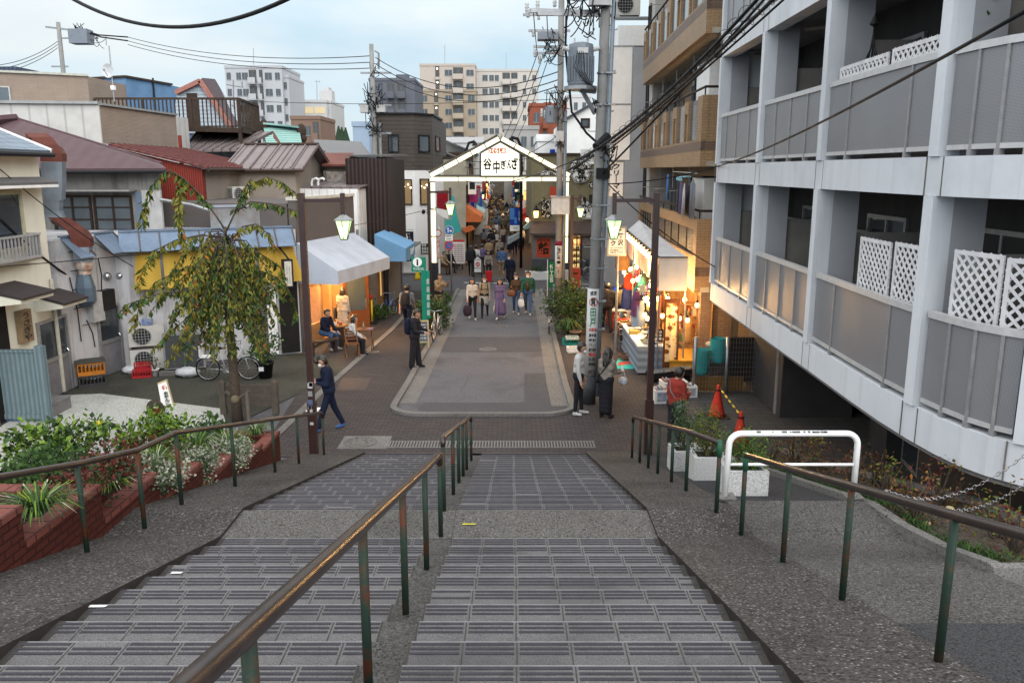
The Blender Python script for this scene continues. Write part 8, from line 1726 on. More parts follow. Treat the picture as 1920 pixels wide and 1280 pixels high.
for p,e in(((4.5,23.3,2.2),240),((4.3,25.5,2.3),220),((4.2,28.5,2.4),200),((4.75,21.95,1.9),110),((xN-.15,24.5,2.9),110),((xN-.2,28.5,3.0),110),((5.3,21.9,1.7),30),((xN-.35,23.6,2.0),90),((xN-.35,26.2,2.0),110),((xN-.35,29.2,2.0),120)):lamp(p,e,(1,.56,.2),.12)  # glow of the stall bulbs; the light before the rug is added to brighten it
def hang(name,label,u,v,y,w,h,m,cat,d=.09):
 p=D(u,v,y);mb=MB();w*=.72
 if 'hat' in name:mb.lathe([(w,-.02),(w*.98,0),(w*.5,.02),(w*.45,h*.8),(w*.3,h),(0.01,h)],p,16,1,.8)
 elif 'bag' in name:mb.lathe([(w*.8,-h),(w,-h*.6),(w*.95,h*.4),(w*.7,h*.8),(w*.3,h*.95)],p,14,1,.5)
 else:
  n=16;prof=[(1.0,-h),(.98,-h*.4),(.9,h*.2),(.8,h*.6),(.55,h*.85),(.12,h)];mb.v=[]
  for f_,z in prof:
   for k in range(n):a=2*PI*k/n;q_=1+.16*math.sin(a*5+u)*(1 if z<h*.5 else .3);mb.v.append((p.x+w*f_*math.cos(a)*q_,y+d*f_*math.sin(a)*q_,p.z+z))
  for i in range(len(prof)-1):
   for k in range(n):mb.f.append((i*n+k,i*n+(k+1)%n,(i+1)*n+(k+1)%n,(i+1)*n+k));mb.m.append(0)
 mb.tube([(p.x,y,p.z+h*.9),(p.x,y,p.z+h+.25)],.008,4);return tag(mb.build(name,m,None,True),label,cat)
q_=random.Random(77);cols_=[('rust',(.3,.1,.04)),('cream',(.5,.42,.3)),('indigo',(.04,.05,.18)),('olive',(.13,.13,.05)),('crimson',(.35,.03,.04)),('teal',(.05,.28,.28)),('ochre',(.42,.24,.05)),('plum',(.14,.05,.12))]
nth2='first second third fourth fifth sixth seventh eighth ninth tenth eleventh twelfth thirteenth fourteenth fifteenth sixteenth'.split()
for k in range(16):
 t=k/16;y=ystn+.7+t*8;x=xN+(xF-xN)*(y-ystn)/(ystf-ystn)+q_.uniform(-.05,.35);z=q_.uniform(1.75,2.15);cn,c_=cols_[(k*3)%8];ty=('garment','bag','hat')[k%3]
 pz_=V((x,y,z));zc_=y*CP-(z-HC)*SP;hang('hanging_'+ty,'%s %s hung along the stall front, %s from its near end'%(cn,ty,nth2[k]),960+F*x/zc_,640-F*(y*SP+(z-HC)*CP)/zc_,y,q_.uniform(.16,.26),q_.uniform(.2,.4)if ty!='hat' else .13,M('hung_'+cn,c_,None,6,.9),ty)
for k in range(22):y=ystn+.3+k*.39;bulb('warm bulb on a string between the hanging goods of the stalls',V((xN+(xF-xN)*(y-ystn)/(ystf-ystn)+q_.uniform(-.3,.5),y,q_.uniform(1.9,2.45))),.065,'string bulbs among the stall goods',cord=.15)
def rugmat():
 m,nt,b=_nodes('patterned_rug');uv=N(nt,'ShaderNodeUVMap').outputs[0];v=N(nt,'ShaderNodeTexVoronoi');v.inputs['Scale'].default_value=5.2;nt.links.new(uv,v.inputs['Vector']);w=N(nt,'ShaderNodeTexVoronoi');w.inputs['Scale'].default_value=9;nt.links.new(uv,w.inputs['Vector'])
 c1=mixc(nt,ramp(nt,v.outputs['Distance'],.34,.4),(.16,.055,.022),(.62,.48,.29));c2=mixc(nt,ramp(nt,w.outputs['Distance'],.18,.24),(.2,.09,.04),c1);n_=nt.nodes.new('ShaderNodeMath');n_.operation='MULTIPLY'
 finish(nt,b,c2,.9,0,.2,w.outputs['Distance'],.01);return m
RUG=rugmat();a,b=D(1243,688,22.5),D(1274,560,22.5);o=thing('hanging_rug','long cream and brown patterned rug hanging at the near end of the stall','rug',(a.x,22.5,a.z));mb=MB();n=10
for i in range(n):
 x0,x1=a.x+(b.x-a.x)*i/n,a.x+(b.x-a.x)*(i+1)/n;w0,w1=.03*math.sin(i*.9),.03*math.sin((i+1)*.9);mb.quad((x0,22.5+w0,a.z+.1*(1-i/n)*0),(x1,22.5+w1,a.z+.02*i),(x1,22.5+w1,b.z),(x0,22.5+w0,b.z))
rg2=mb.build('rug_field',RUG,o,True);mb=MB();BRDR=M('rug_border',(.09,.035,.018),None,9,.9)
for x in(a.x-.02,b.x-.03):mb.box((x,22.46,a.z+.05),(x+.05,22.49,b.z))
mb.box((a.x-.02,22.455,b.z-.12),(b.x+.02,22.5,b.z));mb.box((a.x-.02,22.45,a.z),(b.x+.02,22.48,a.z+.16));mb.build('rug_border',BRDR,o)
def table(name,label,x0,y0,x1,y1,h,cloth,top,goods=0,seed=1):
 o=thing(name,label,'table',((x0+x1)/2,(y0+y1)/2,0));mb=MB();mb.box((x0+.02,y0+.02,.06),(x1-.02,y1-.02,h-.04));mb.build('cloth_skirt',cloth,o);mb=MB();mb.box((x0,y0,h-.04),(x1,y1,h));mb.build('tabletop',top,o)
 r=random.Random(seed);cols=[(.5,.42,.3),(.12,.2,.3),(.4,.1,.06),(.15,.22,.12),(.45,.35,.12),(.08,.06,.05),(.5,.5,.48)]
 for k in range(goods):
  c=(r.uniform(x0+.1,x1-.1),r.uniform(y0+.1,y1-.1),h);m=M('goods_%d'%r.randrange(7),cols[r.randrange(7)],None,8,.6);mb=MB();kd=r.randrange(3)
  if kd==0:mb.lathe([(.05,0),(.07,.06),(.05,.14),(.025,.2),(.03,.24)],c,10);nm,ct='vase','vase'
  elif kd==1:w,d,hh=r.uniform(.06,.14),r.uniform(.06,.12),r.uniform(.05,.16);mb.box((c[0]-w,c[1]-d,h),(c[0]+w,c[1]+d,h+hh));mb.box((c[0]-w-.006,c[1]-d-.006,h+hh),(c[0]+w+.006,c[1]+d+.006,h+hh+.015));nm,ct='trinket_box','box'
  else:mb.lathe([(.04,0),(.11,.05),(.13,.08),(.11,.08),(.04,.02)],c,12);nm,ct='bowl','bowl'
  tag(mb.build(nm,m,None,kd!=1),'small %s for sale on the %s'%(ct,label.split(' with')[0].replace('near ','near ')),ct,'wares on the stall tables')
 return o
CL1=ST('cloth_blue_grey',(.24,.28,.34),(.12,.16,.22),.22,1,.9,0,.2,.01);CLY=M('cloth_mustard',(.35,.19,.03),(.28,.15,.025),4,.9)
q=G(1192,722);tx0=3.55
table('stall_table','near stall table with a blue grey cloth and small wares',tx0,22.7,4.35,26.2,.86,CL1,BOARD,26,3)
table('stall_table','mustard clothed plinth under the patterned rug',4.4,22.4,5.5,24.0,.5,CLY,CLY,0,4);table('stall_table','middle stall table with trays of accessories',3.6,27.0,4.3,28.6,.7,M('cloth_dark',(.05,.04,.04),None,5,.9),WOOD,14,5);table('stall_table','far stall table with a red cloth front',3.55,29.3,4.3,30.8,.75,M('cloth_red',(.28,.04,.03),None,5,.9),BOARD,12,6)
o=thing('display_shelf','tall wooden display shelf full of small goods behind the rug','shelf',(5.2,24.3,0));mb=MB()
for z in(.05,.55,.95,1.35,1.75):mb.box((4.5,24.6,z),(5.6,24.95,z+.03))
for x in(4.47,5.6):mb.box((x,24.6,0),(x+.03,24.95,2.0))
mb.build('shelves',WOOD,o);mb=MB();r=random.Random(8)
for k in range(60):z=r.choice((.08,.58,.98,1.38));x=4.52+r.random()*1.0;mb.mat(r.randrange(4));mb.box((x,24.62,z),(x+.05+r.random()*.07,24.85,z+.08+r.random()*.22))
mb.build('goods',[M('g1'),M('g2'),M('g3'),M('g4')],o)
mb=MB();mb.quad((5.62,22.7,0),(5.62,31.4,0),(5.62,31.4,3.0),(5.62,22.7,3.0));tag(mb.build('stall_backcloth',M('ochre_cloth',(.30,.17,.07),(.2,.11,.045),2,.9)),'ochre cloth hung along the back of the stalls','cloth')
for nm,lb,u,v,w,h,c,ct in(('hanging_bag','red cloth bag hung at the far racks',1181,527,.3,.28,(.42,.04,.02),'bag'),('hanging_garment','navy dotted garment hung at the far racks',1176,556,.26,.42,(.02,.03,.12),'garment'),('hanging_garment','teal garment hung beside the hats',1190,553,.14,.42,(.05,.35,.4),'garment'),('hanging_hat','cream hat hung above the goods table',1205,545,.3,.16,(.45,.38,.25),'hat'),('hanging_hat','dark brimmed hat under the cream hat',1203,560,.32,.1,(.05,.04,.05),'hat'),('hanging_garment','white and blue striped garment at the stall front',1198,583,.24,.45,(.35,.4,.5),'garment'),('hanging_garment','purple scarf hung behind the striped garment',1194,567,.2,.4,(.16,.06,.14),'garment'),('hanging_bag','brown wicker bag hung at the far end of the stall',1167,490,.34,.3,(.2,.11,.05),'bag'),('hanging_lantern_shade','golden paper shade under the near end of the awning',1234,510,.35,.22,(.5,.33,.1),'shade'),('hanging_bag','beige cloth bundle hung at the right of the rug',1290,620,.16,.4,(.35,.22,.1),'bag'),('hanging_garment','rust coloured garment hung by the fence',1322,600,.16,.5,(.28,.11,.04),'garment'),('hanging_garment','dark brown garment hung by the fence',1332,625,.2,.7,(.06,.045,.04),'garment')):
 hang(nm,lb,u,v,23.4 if u>1190 else 27.3,w,h,M('hang_'+nm+str(u),c,None,6,.9),ct)
o=thing('letter_panel','dark panel with white lettering beside the rug','sign',D(1238,635,22.9));a,b=D(1233,640,22.9),D(1243,617,22.9);mb=MB();mb.box((a.x,22.9,a.z),(b.x,22.95,b.z));mb.build('panel',BLK,o);txt('lettering','8\n8\n8',V((a.x+.03,22.897,a.z+.04)),V((b.x-a.x-.06,0,0)),V((0,0,b.z-a.z-.08)),BOARD,o,.04)
mb=MB();mb.poly([(p.x,p.y,.012)for p in(G(1148,692),G(1188,692),G(1190,673),G(1160,672))][::1]);tq=tag(mb.build('floor_mat',M('mat_teal',(.05,.42,.36),None,5,.9)),'teal mat with a red stripe on the ground by the near table','mat');mb=MB();mb.poly([(p.x,p.y,.016)for p in(G(1156,686),G(1186,683),G(1187,677),G(1162,679))]);x=mb.build('red_stripe',M('mat_red',(.45,.08,.07),None,5,.9),tq,local=True)
c=G(1175,680);crate('brown wicker tray tilted on the teal mat',c+V((.1,.4,.05)),.5,.35,.14,M('wicker',(.15,.09,.06),None,30,.9),None,.2,'wicker_tray')
def carton(label,u,v,w,d,h,rz,seed,y=None):
 c=G(u,v);o=thing('display_carton',label,'carton',c,rz,'white picture cartons by the lamp post');mb=MB();t=.03
 for bx in(((-w/2,-d/2,0),(w/2,-d/2+t,h)),((-w/2,d/2-t,0),(w/2,d/2,h*1.0)),((-w/2,-d/2+t,0),(-w/2+t,d/2-t,h)),((w/2-t,-d/2+t,0),(w/2,d/2-t,h)),((-w/2+t,-d/2+t,0),(w/2-t,d/2-t,.03))):mb.box(*bx)
 mb.build('carton_body',BOARD,o,local=True);mb=MB();mb.box((-w/2+.05,-d/2-.004,.05),(w/2-.05,-d/2-.001,h-.05));mb.build('picture',M('carton_print',(.12,.15,.22),(.4,.42,.45),5,.6),o,local=True)
 r=random.Random(seed)
 for k in range(6):x=-w/2+.06+k*(w-.12)/6;mb=MB();mb.box((x,-d/2+.05,.05),(x+.03,d/2-.05,h+r.uniform(-.02,.06)));mb.build('print_sleeve',M('sleeve_%d'%(k%3),((.35,.2,.15),(.25,.28,.35),(.4,.38,.33))[k%3],None,8,.7),o,local=True)
carton('nearest white carton of prints on the ground by the right lamp post',1246,752,.62,.42,.34,.12,1);carton('white carton of prints behind the nearest one',1262,735,.66,.42,.32,.12,2);carton('white carton of prints close to the fence post',1285,742,.5,.4,.3,.1,3)
p,q=D(1216,706,21.8),D(1298,696,21.9);o=thing('long_case','long black display case standing over the cartons','case',p);mb=MB();mb.obox(p-V((0,0,.1)),q-p,(0,.5,0),(0,0,.16));mb.build('case_body',BLK,o);mb=MB();mb.obox(p+V((.04,-.005,.065)),(q-p)*.96,(0,.42,0),(0,0,.02));mb.build('glass_lid',GLASSB,o);mb=MB();
for t in(.05,.95):x=p.lerp(q,t);mb.box((x.x-.03,21.95,0),(x.x+.03,22.1,x.z-.1))
mb.build('case_legs',BLK,o)
c=G(1112,760);mb=MB();mb.box((c.x+.28,c.y+.1,0),(c.x+.4,c.y+.5,.95));mb.box((c.x+.42,c.y+.2,0),(c.x+.5,c.y+.6,.85));tag(mb.build('leaning_boards',OCHRE),'wooden boards leaning behind the front utility pole','boards')
for i,(u,v,w)in enumerate(((1168,640,'low metal rack of goods in front of the far table'),(1176,655,'dark round basket display beside the middle table'))):
 c=G(u,v);o=thing('goods_rack',w,'rack',c);mb=MB()
 for sx in(-1,1):
  for sy in(-1,1):mb.tube([(sx*.3,sy*.2,0),(sx*.3,sy*.2,.75)],.012,5)
 for z in(.3,.72):mb.tube([(-.3,-.2,z),(.3,-.2,z),(.3,.2,z),(-.3,.2,z),(-.3,-.2,z)],.012,5)
 mb.build('rack_frame',STEEL,o,local=True);mb=MB();mb.box((-.27,-.17,.32),(.27,.17,.5));mb.box((-.27,-.17,.73),(.27,.17,.78));mb.build('rack_goods',[M('cloth_red',(.28,.04,.03)),DBRN][i],o,local=True)
c=G(1165,500);a,b=D(1152,560,34),D(1164,545,34);mb=MB();o=thing('blue_lit_sign','blue and white lit display near the far end of the stalls','sign',(a.x,34,0));mb.box((a.x,34,.3),(b.x+.3,34.2,b.z-.3));mb.build('lower_panel',EM('white_lit',(.8,.85,1),.8),o);mb=MB();mb.box((a.x,34,b.z-.29),(b.x+.3,34.2,b.z+.1));mb.build('panel',EM('blue_lit',(.02,.08,.8),.8),o)
# ---- fence with mesh and turquoise covers
yF_=20.6;FP0,FP1=G(1304,757),G(1420,757);o=thing('mesh_fence','grey wire mesh fence with steel posts beside the forecourt','fence',FP0);zt=ZV(yF_,632)
xs_=[D(u,700,yF_).x for u in(1302,1362)]+[7.6]
for x in xs_:mb=MB();mb.tube([(x,yF_,0),(x,yF_,zt)],.045,10);mb.build('post',GREYM,o,True)
mb=MB();k=xs_[0]
while k<7.6:mb.box((k-.003,yF_+.02,.1),(k+.003,yF_+.026,zt-.02));k+=.075
for j in range(12):z=.1+(zt-.12)*j/11;mb.box((xs_[0],yF_+.015,z-.003),(7.6,yF_+.02,z+.003))
mb.build('wire_mesh',M('mesh_grey',(.2,.21,.22),None,6,.5,.4),o)
TURQ=M('turquoise_cover',(.03,.30,.30),(.02,.22,.23),5,.6)
def cover(label,u0,v0,u1,v1,y):
 a,b=D(u0,v1,y),D(u1,v0,y);w,h=b.x-a.x,b.z-a.z;o=thing('turquoise_cover',label,'cover',(a.x,y,a.z));mb=MB();n=9;L_=[]
 for j in range(n):
  t=j/(n-1);z=a.z+h*t;wd=w/2*(1-.22*t**3);L_.append([(a.x+w/2+wd*math.cos(2*PI*k/14)*(1+.04*math.sin(k*3+j)),y+.22*math.sin(2*PI*k/14)*(1+.1*math.sin(k*5+j)),z)for k in range(14)])
 mb.v=[p for r_ in L_ for p in r_]
 for j in range(n-1):
  for k in range(14):mb.f.append((j*14+k,j*14+(k+1)%14,(j+1)*14+(k+1)%14,(j+1)*14+k));mb.m.append(0)
 mb.f.append(tuple(range((n-1)*14,n*14)));mb.m.append(0);mb.build('cover_cloth',TURQ,o,True);mb=MB();mb.tube([(a.x+.08,y,b.z+.02),(b.x-.08,y,b.z+.02)],.02,6);mb.build('top_bar',DBRN,o);return o
cover('turquoise plastic cover hung low on the mesh fence, left one',1299,700,1330,655,21.0);cover('turquoise plastic cover on the mesh fence, higher right one',1332,678,1363,634,21.1)
c=D(1345,700,21.4);mb=MB();mb.lathe([(.28,0),(.33,.85),(.35,.85),(.35,.95),(.3,.95)],(c.x,21.4,.25),18);tag(mb.build('grey_bin',M('bin_grey',(.17,.17,.17),None,4,.7),None,True),'grey bin behind the turquoise covers','bin')
a,b=D(1303,752,20.9),D(1394,705,20.9);mb=MB();mb.box((a.x,20.86,.05),(b.x,20.9,b.z));o=tag(mb.build('mustard_board',ST('mustard_panel',(.22,.115,.03),(.16,.08,.02),.09,0,.8,0,.3)),'mustard brown board standing behind the mesh fence','panel')
a,b=D(1366,706,20.95),D(1432,632,20.95);mb=MB();mb.box((a.x,20.95,b.z-1.2),(b.x,20.99,b.z));tag(mb.build('dark_tarp',M('tarp_dark',(.045,.032,.03),(.03,.022,.02),3,.8)),'dark brown tarp hung on the right half of the mesh fence','tarp')
bush('fence_creeper','dark creeper growing at the right end of the mesh fence',(7.2,21.0,0),(.6,.4,1.0),900,.09,[L_DK],[1],70,'plant',clumps=26)
CR=M('cone_red',(.55,.045,.025),(.48,.035,.02),3,.45);c1,c2=G(1344,781),G(1386,838);cone('tall red traffic cone before the mesh fence',c1,CR,.78,.2,ring=True);cone('red traffic cone near the stone planters, half hidden',c2,CR,.78,.2,ring=True)
p,q=c1+V((.05,0,.68)),c2+V((0,0,.68));o=thing('cone_bar','yellow and black striped bar linking the two red cones','barrier bar',p);n=11
mb=MB()
for k in range(n):mb.mat(k%2).tube([p.lerp(q,k/n),p.lerp(q,(k+1)/n)],.022,8)
mb.build('bar',[BLK,M('cone_yel')],o)
# ---- stone planters and barrier on the side path
PEB=M('pebble_dash',(.42,.42,.42),(.28,.28,.29),60,.9,bump=1.0,fine=120)
for i,(u,v,w,h,lb,sd)in enumerate(((1288,880,.48,.42,'pebbled white planter box farthest down the side path',81),(1332,897,.5,.44,'pebbled white planter box in the middle',82),(1400,925,.54,.42,'pebbled white planter box nearest the white barrier',83))):
 y=onslope(0,v,2);z=pz(y);zc=y*CP-(z-HC)*SP;x=(u-960)/F*zc;y+=.25;z=pz(y)-.02;o=thing('stone_planter',lb,'planter',(x,y,z),group='pebbled planter boxes');mb=MB();W2=w/2;t=.06
 for bx in(((-W2,-W2,0),(W2,-W2+t,h)),((-W2,W2-t,0),(W2,W2,h)),((-W2,-W2+t,0),(-W2+t,W2-t,h)),((W2-t,-W2+t,0),(W2,W2-t,h))):mb.box(*bx)
 mb.build('planter_box',PEB,o,local=True);mb=MB();mb.box((-W2+t,-W2+t,.05),(W2-t,W2-t,h-.05));mb.build('soil',SOIL,o,local=True)
 bush('planter_shrub',['feathery grey green shrub in the farthest pebbled planter','olive green shrub in the middle pebbled planter','fresh green feathery shrub in the nearest pebbled planter'][i],(x,y,z+h-.05),((.26,.26,.42),(.3,.28,.42),(.33,.3,.26))[i],1900,.04,[[L_GY,L_DK,L_MD],[L_OL,L_DK,L_MD],[L_MD,L_DK,L_YG]][i],[3,3,2],sd,'shrub',10,clumps=24,wr=.22)
bx0,bx1=D(1356,945,9.15),D(1598,945,9.15);zb=ZL-.03;o=thing('white_barrier','white tubular hoop barrier across the side path','barrier',(bx0.x,9.15,zb));BW=M('barrier_white',(.78,.78,.78),(.7,.7,.7),8,.3);h=.78;x0,x1=bx0.x+.03,bx1.x
mb=MB();P_=[(x0-.02,9.15,zb)]+[(x0+.14-.14*math.cos(a),9.15,zb+h-.14+.14*math.sin(a))for a in[PI/2*k/6 for k in range(7)]]+[(x1-.14+.14*math.sin(a),9.15,zb+h-.14+.14*math.cos(a))for a in[PI/2*k/6 for k in range(7)]]+[(x1+.0,9.15,zb)];mb.tube(P_,.036,14);mb.build('hoop',BW,o,True)
mb=MB();mb.tube([(x0,9.15,zb+.4),(x1,9.15,zb+.4)],.018,10);mb.build('cross_bar',BW,o,True);mb=MB()
for x in(x0,x1):mb.box((x-.1,9.05,zb),(x+.1,9.25,zb+.015))
mb.build('base_plates',KERB,o);mb=MB();q_=random.Random(6)
for k in range(14):x=x0+.2+q_.random()*(x1-x0-.4);mb.box((x,9.11,zb+h+.02),(x+.01+q_.random()*.05,9.113+.02,zb+h+.036-.002+.004*q_.random()))
mb.build('paint_chips',GREYM,o)
# ---- garden bed on the right
gb=MB();kb=MB();ys_=[16.2-k*.8 for k in range(13)];wb=MB()
def bz(y):return max(.02,zs(y)-.02)
for a,b in zip(ys_[1:],ys_[:-1]):
 gb.quad((XK+.1,a,bz(a)+.04),(5.5,a,bz(a)-.0),(5.5,b,bz(b)-.0),(XK+.1,b,bz(b)+.04))
 kb.hexa([(XK-.02,a+.01,bz(a)-.3),(XK+.1,a+.01,bz(a)-.3),(XK+.1,b,bz(b)-.3),(XK-.02,b,bz(b)-.3)],[(XK-.02,a+.01,bz(a)+.07),(XK+.1,a+.01,bz(a)+.07),(XK+.1,b,bz(b)+.07),(XK-.02,b,bz(b)+.07)])
 kb.hexa([(5.5,a+.01,-.2),(5.62,a+.01,-.2),(5.62,b,-.2),(5.5,b,-.2)],[(5.5,a+.01,bz(a)+.08),(5.62,a+.01,bz(a)+.08),(5.62,b,bz(b)+.08),(5.5,b,bz(b)+.08)])
kb.box((XK-.02,6.5,bz(6.6)-.4),(7,6.6,bz(6.6)+.07))
struct('garden_soil',gb,M('bed_soil',(.05,.04,.03),(.03,.025,.02),8,.95,bump=.8,fine=30));struct('garden_kerb',kb,KERB)
mb=MB();r=random.Random(12)
for k in range(2600):y=r.uniform(6.7,15.5);x=XK+.12+abs(r.gauss(0,.12));p=V((x,y,bz(y)+.03));leaf(mb.mat(r.randrange(2)),p,V((r.gauss(0,.6),r.gauss(0,.6),.8)).normalized(),rdir(r),r.uniform(.06,.13),.008)
for k in range(900):y=r.uniform(6.7,15.5);p=V((r.uniform(XK+.2,5.4),y,bz(y)+.03));leaf(mb.mat(2),p,rdir(r,.1),rdir(r,1),.06,.018)
tag(mb.build('ground_cover',[L_DK,L_MD,L_BR]),kind='stuff')
for i in range(13):
 y=7.2+i*.62;x=4.75+.35*math.sin(i*2.4);m=[[L_BR,L_RD,L_OL],[L_OL,L_BR,L_MD],[L_RD,L_BR,L_OR]][i%3]
 bush('bed_shrub',['sparse brown leaved','sparse olive','sparse russet'][i%3]+' shrub in the right garden bed, %s from its near end'%('first second third fourth fifth sixth seventh eighth ninth tenth eleventh twelfth thirteenth').split()[i],(x,y,bz(y)),(.3,.3,.3+.05*(i%2)),150,.05,m,[2,2,1],90+i,'shrub',16,group='sparse shrubs of the right garden bed',clumps=18,wr=.3)
for i,(x,y)in enumerate(((4.6,9.4),(4.5,8.3),(4.8,7.8),(5.0,8.8))):
 mb=MB();q_=random.Random(i);mb.ball((x,y,bz(y)+.02),(.05,.045,.03),9,6,lambda a,b,c:(a*q_.uniform(.85,1.15),b*q_.uniform(.85,1.15),c));tag(mb.build('pale_stone',M('stone_buff',(.45,.36,.2),None,9,.9),None,True),['buff stone in the garden bed just behind the barrier','buff stone near the garden kerb','buff stone between the near shrubs','buff stone at the back of the garden bed'][i],'stone')
c=fp(2,.93,.4)+V((0,0,Z2+1.15));bush('balcony_plant','bright green plant on the upper balcony beside the pillar',c,(.25,.25,.35),350,.08,[L_YG,L_MD],[2,2],77,'plant')
for i,(u,v,w,m)in enumerate(((1030,943,.1,WHITE),(940,1155,.1,WHITE),(985,1097,.07,WHITE),(176,1137,.09,WHITE),(330,1068,.05,WHITE),(880,985,.08,M('yellow_mark',(.5,.45,.05),None,20,.9)))):
 y=onslope(0,v,0);t=(YL0-YT)/18;n_=math.floor((y-YT)/t)if y<YL0 else None
 if y<YL0:z=ZT-(n_+1)*(ZT-ZL)/18;
 elif y<YL1:z=ZL
 else:n_=math.floor((y-YL1)/((YB-YL1)/18));z=ZL-(n_+1)*ZL/18
 zc=y*CP-(z-HC)*SP;x=(u-960)/F*zc;mb=MB();mb.poly([(x-w,y,z+.012),(x+w*.8,y+.005,z+.012),(x+w,y+.03,z+.012),(x-w*.9,y+.035,z+.012)]);tag(mb.build('paint_mark',m),kind='structure')
 #  people
SKIN=M('skin',(.42,.25,.175),(.36,.21,.145),12,.55);HAIRB=M('hair_black',(.018,.014,.012),(.01,.008,.007),30,.4);MASKW=M('mask_white',(.68,.68,.68),None,10,.8)
EYE=M('eye_dark',(.02,.015,.012));LIP=M('lip',(.30,.12,.10))
def cm(n,c):return M('cloth_'+n,c,tuple(x*.6 for x in c),7,.9,bump=.3)
TONE={'black':(.012,.012,.014),'navy':(.012,.017,.038),'white':(.72,.71,.69),'offwhite':(.48,.45,.41),'grey':(.18,.18,.19),'beige':(.34,.26,.17),'brown':(.09,.05,.03),'olive':(.12,.11,.07),'denim':(.06,.11,.22),'purple':(.22,.09,.34),'red':(.42,.05,.02),'maroon':(.13,.015,.02),'green':(.025,.09,.06),'khaki':(.25,.19,.12),'charcoal':(.035,.035,.04),'blue':(.02,.06,.2),'tan':(.28,.2,.12),'greige':(.26,.23,.2),'pink':(.4,.2,.22)}
def C_(n):return cm(n,TONE[n])
TMP=bpy.data.scenes.new('workbench')
def person_mesh(P,vox=.018,fingers=True):
 """P: pose dict. Body local: faces -Y, x to its left hand. One continuous remeshed surface."""
 h=P.get('h',1.68)/1.7;lean=R(P.get('lean',3));fem=P.get('fem',0)
 def rx(v,a):c,s=math.cos(a),math.sin(a);return V((v.x,v.y*c-v.z*s,v.y*s+v.z*c))
 hip=V((0,0,.93));tor=lambda x,y,z:hip+rx(V((x,y,z)),lean)
 sw=.165 if fem else .19;sh_,J=[],{}
 sh=sh_
 def cap(a,b,r0,r1,m,n=6):sh.append((V(a),V(b),r0,r1,m))
 up,lo,sk=P.get('top','white'),P.get('legs','navy'),'skin'
 T=.0+P.get('bulk',0)
 cap(tor(-.075,0,.0),tor(.075,0,.0),.125+T,.125+T,lo);cap(tor(-.07,0,.13),tor(.07,0,.13),.11+T,.11+T,up);cap(tor(-.09,0,.3),tor(.09,0,.3),.115+T,.115+T,up);cap(tor(-sw+.04,.0,.43),tor(sw-.04,.0,.43),.085+T,.085+T,up);cap(tor(0,0,.05),tor(0,0,.4),.13+T,.12+T,up)
 if fem:cap(tor(-.07,-.06,.31),tor(.07,-.06,.31),.085,.085,up)
 hd=R(P.get('nod',8));ht=R(P.get('turn',0));neck=tor(0,0,.5);hc=neck+rx(V((0,-.02,.14)),lean*.6+hd*.6)
 def hp(x,y,z):v=rx(V((x,y,z)),hd);c,s=math.cos(ht),math.sin(ht);return hc+V((v.x*c-v.y*s,v.x*s+v.y*c,v.z))
 cap(tor(0,.005,.45),hp(0,.02,-.06),.055,.05,sk);cap(hp(0,-.0,.035),hp(0,.005,.02),.098,.098,sk);cap(hp(0,-.035,-.02),hp(0,-.045,-.065),.072,.05,sk);cap(hp(0,-.1,.015),hp(0,-.118,-.015),.013,.017,sk)
 for s in(-1,1):cap(hp(s*.095,.0,.01),hp(s*.1,.01,-.02),.016,.012,sk)
 fingers_=[]
 for s,k in((-1,'R'),(1,'L')):
  pit,abd,fl,inn=[R(a)for a in P.get('arm'+k,(5,8,10,0))];S0=tor(s*sw,0,.44)
  du=rx(V((s*math.sin(abd),-math.sin(pit)*math.cos(abd),-math.cos(pit)*math.cos(abd))),lean);E=S0+du*.29
  df=rx(V((s*(math.sin(abd)*.5-math.sin(inn)),-math.sin(pit+fl)*math.cos(inn),-math.cos(pit+fl)*math.cos(inn))),lean).normalized();Wr=E+df*.25;Hn=Wr+df*.085
  sl=P.get('sleeve',1);sr=.062+T*.6
  cap(S0,E,sr,sr-.012,up);cap(E,E.lerp(Wr,.9 if sl else .5),sr-.014 if sl else .038,.04 if sl else .034,up if sl else sk);cap(E.lerp(Wr,.6),Wr,.032,.028,sk);cap(Wr+df*.02,Hn,.036,.036,sk)
  J['hand'+k]=Hn+df*.05;J['wr'+k]=Wr
  sd=df.cross(V((0,1,.01))).normalized();fw=df.cross(sd)
  for i in range(4):
   o=sd*((i-1.5)*.019);L=(.062,.075,.07,.055)[i];cu=V((-s*.25,-.25,0))*.5;fingers_.append([Hn+o,Hn+o+df*L*.55,Hn+o+(df+cu*.6).normalized()*L*.95+df*.01,Hn+o+(df+cu*1.6).normalized()*L*1.3])
  fingers_.append([Wr+df*.03+V((0,-.02,0)),Wr+df*.06+V((-s*.03,-.04,0)),Wr+df*.1+V((-s*.035,-.05,0))])
  th,kn,ab=[R(a)for a in P.get('leg'+k,(0,0,3))];H0=V((s*.09,0,.9));dt=V((s*math.sin(ab),-math.sin(th)*math.cos(ab),-math.cos(th)*math.cos(ab)));K=H0+dt*.43
  ds=V((s*math.sin(ab)*.3,-math.sin(th-kn),-math.cos(th-kn))).normalized();A=K+ds*.42;wd=P.get('wide',0)
  lc=lo if not P.get('bare')else sk
  cap(H0,K,.092+wd*.3,.066+wd*.6,lo if not P.get('bare')else sk);cap(K,A.lerp(K,.06),.064+wd*.7,.045+wd,lc)
  sc_=P.get('shoe','black');fa=R(P.get('foot'+k,0));fd=V((s*.12,-math.cos(fa),math.sin(fa)));cap(A+V((0,.02,-.045)),A+fd*.15+V((0,0,-.05)),.042,.034,sc_);cap(A,A+V((0,0,-.05)),.045,.042,sc_);J['foot'+k]=A
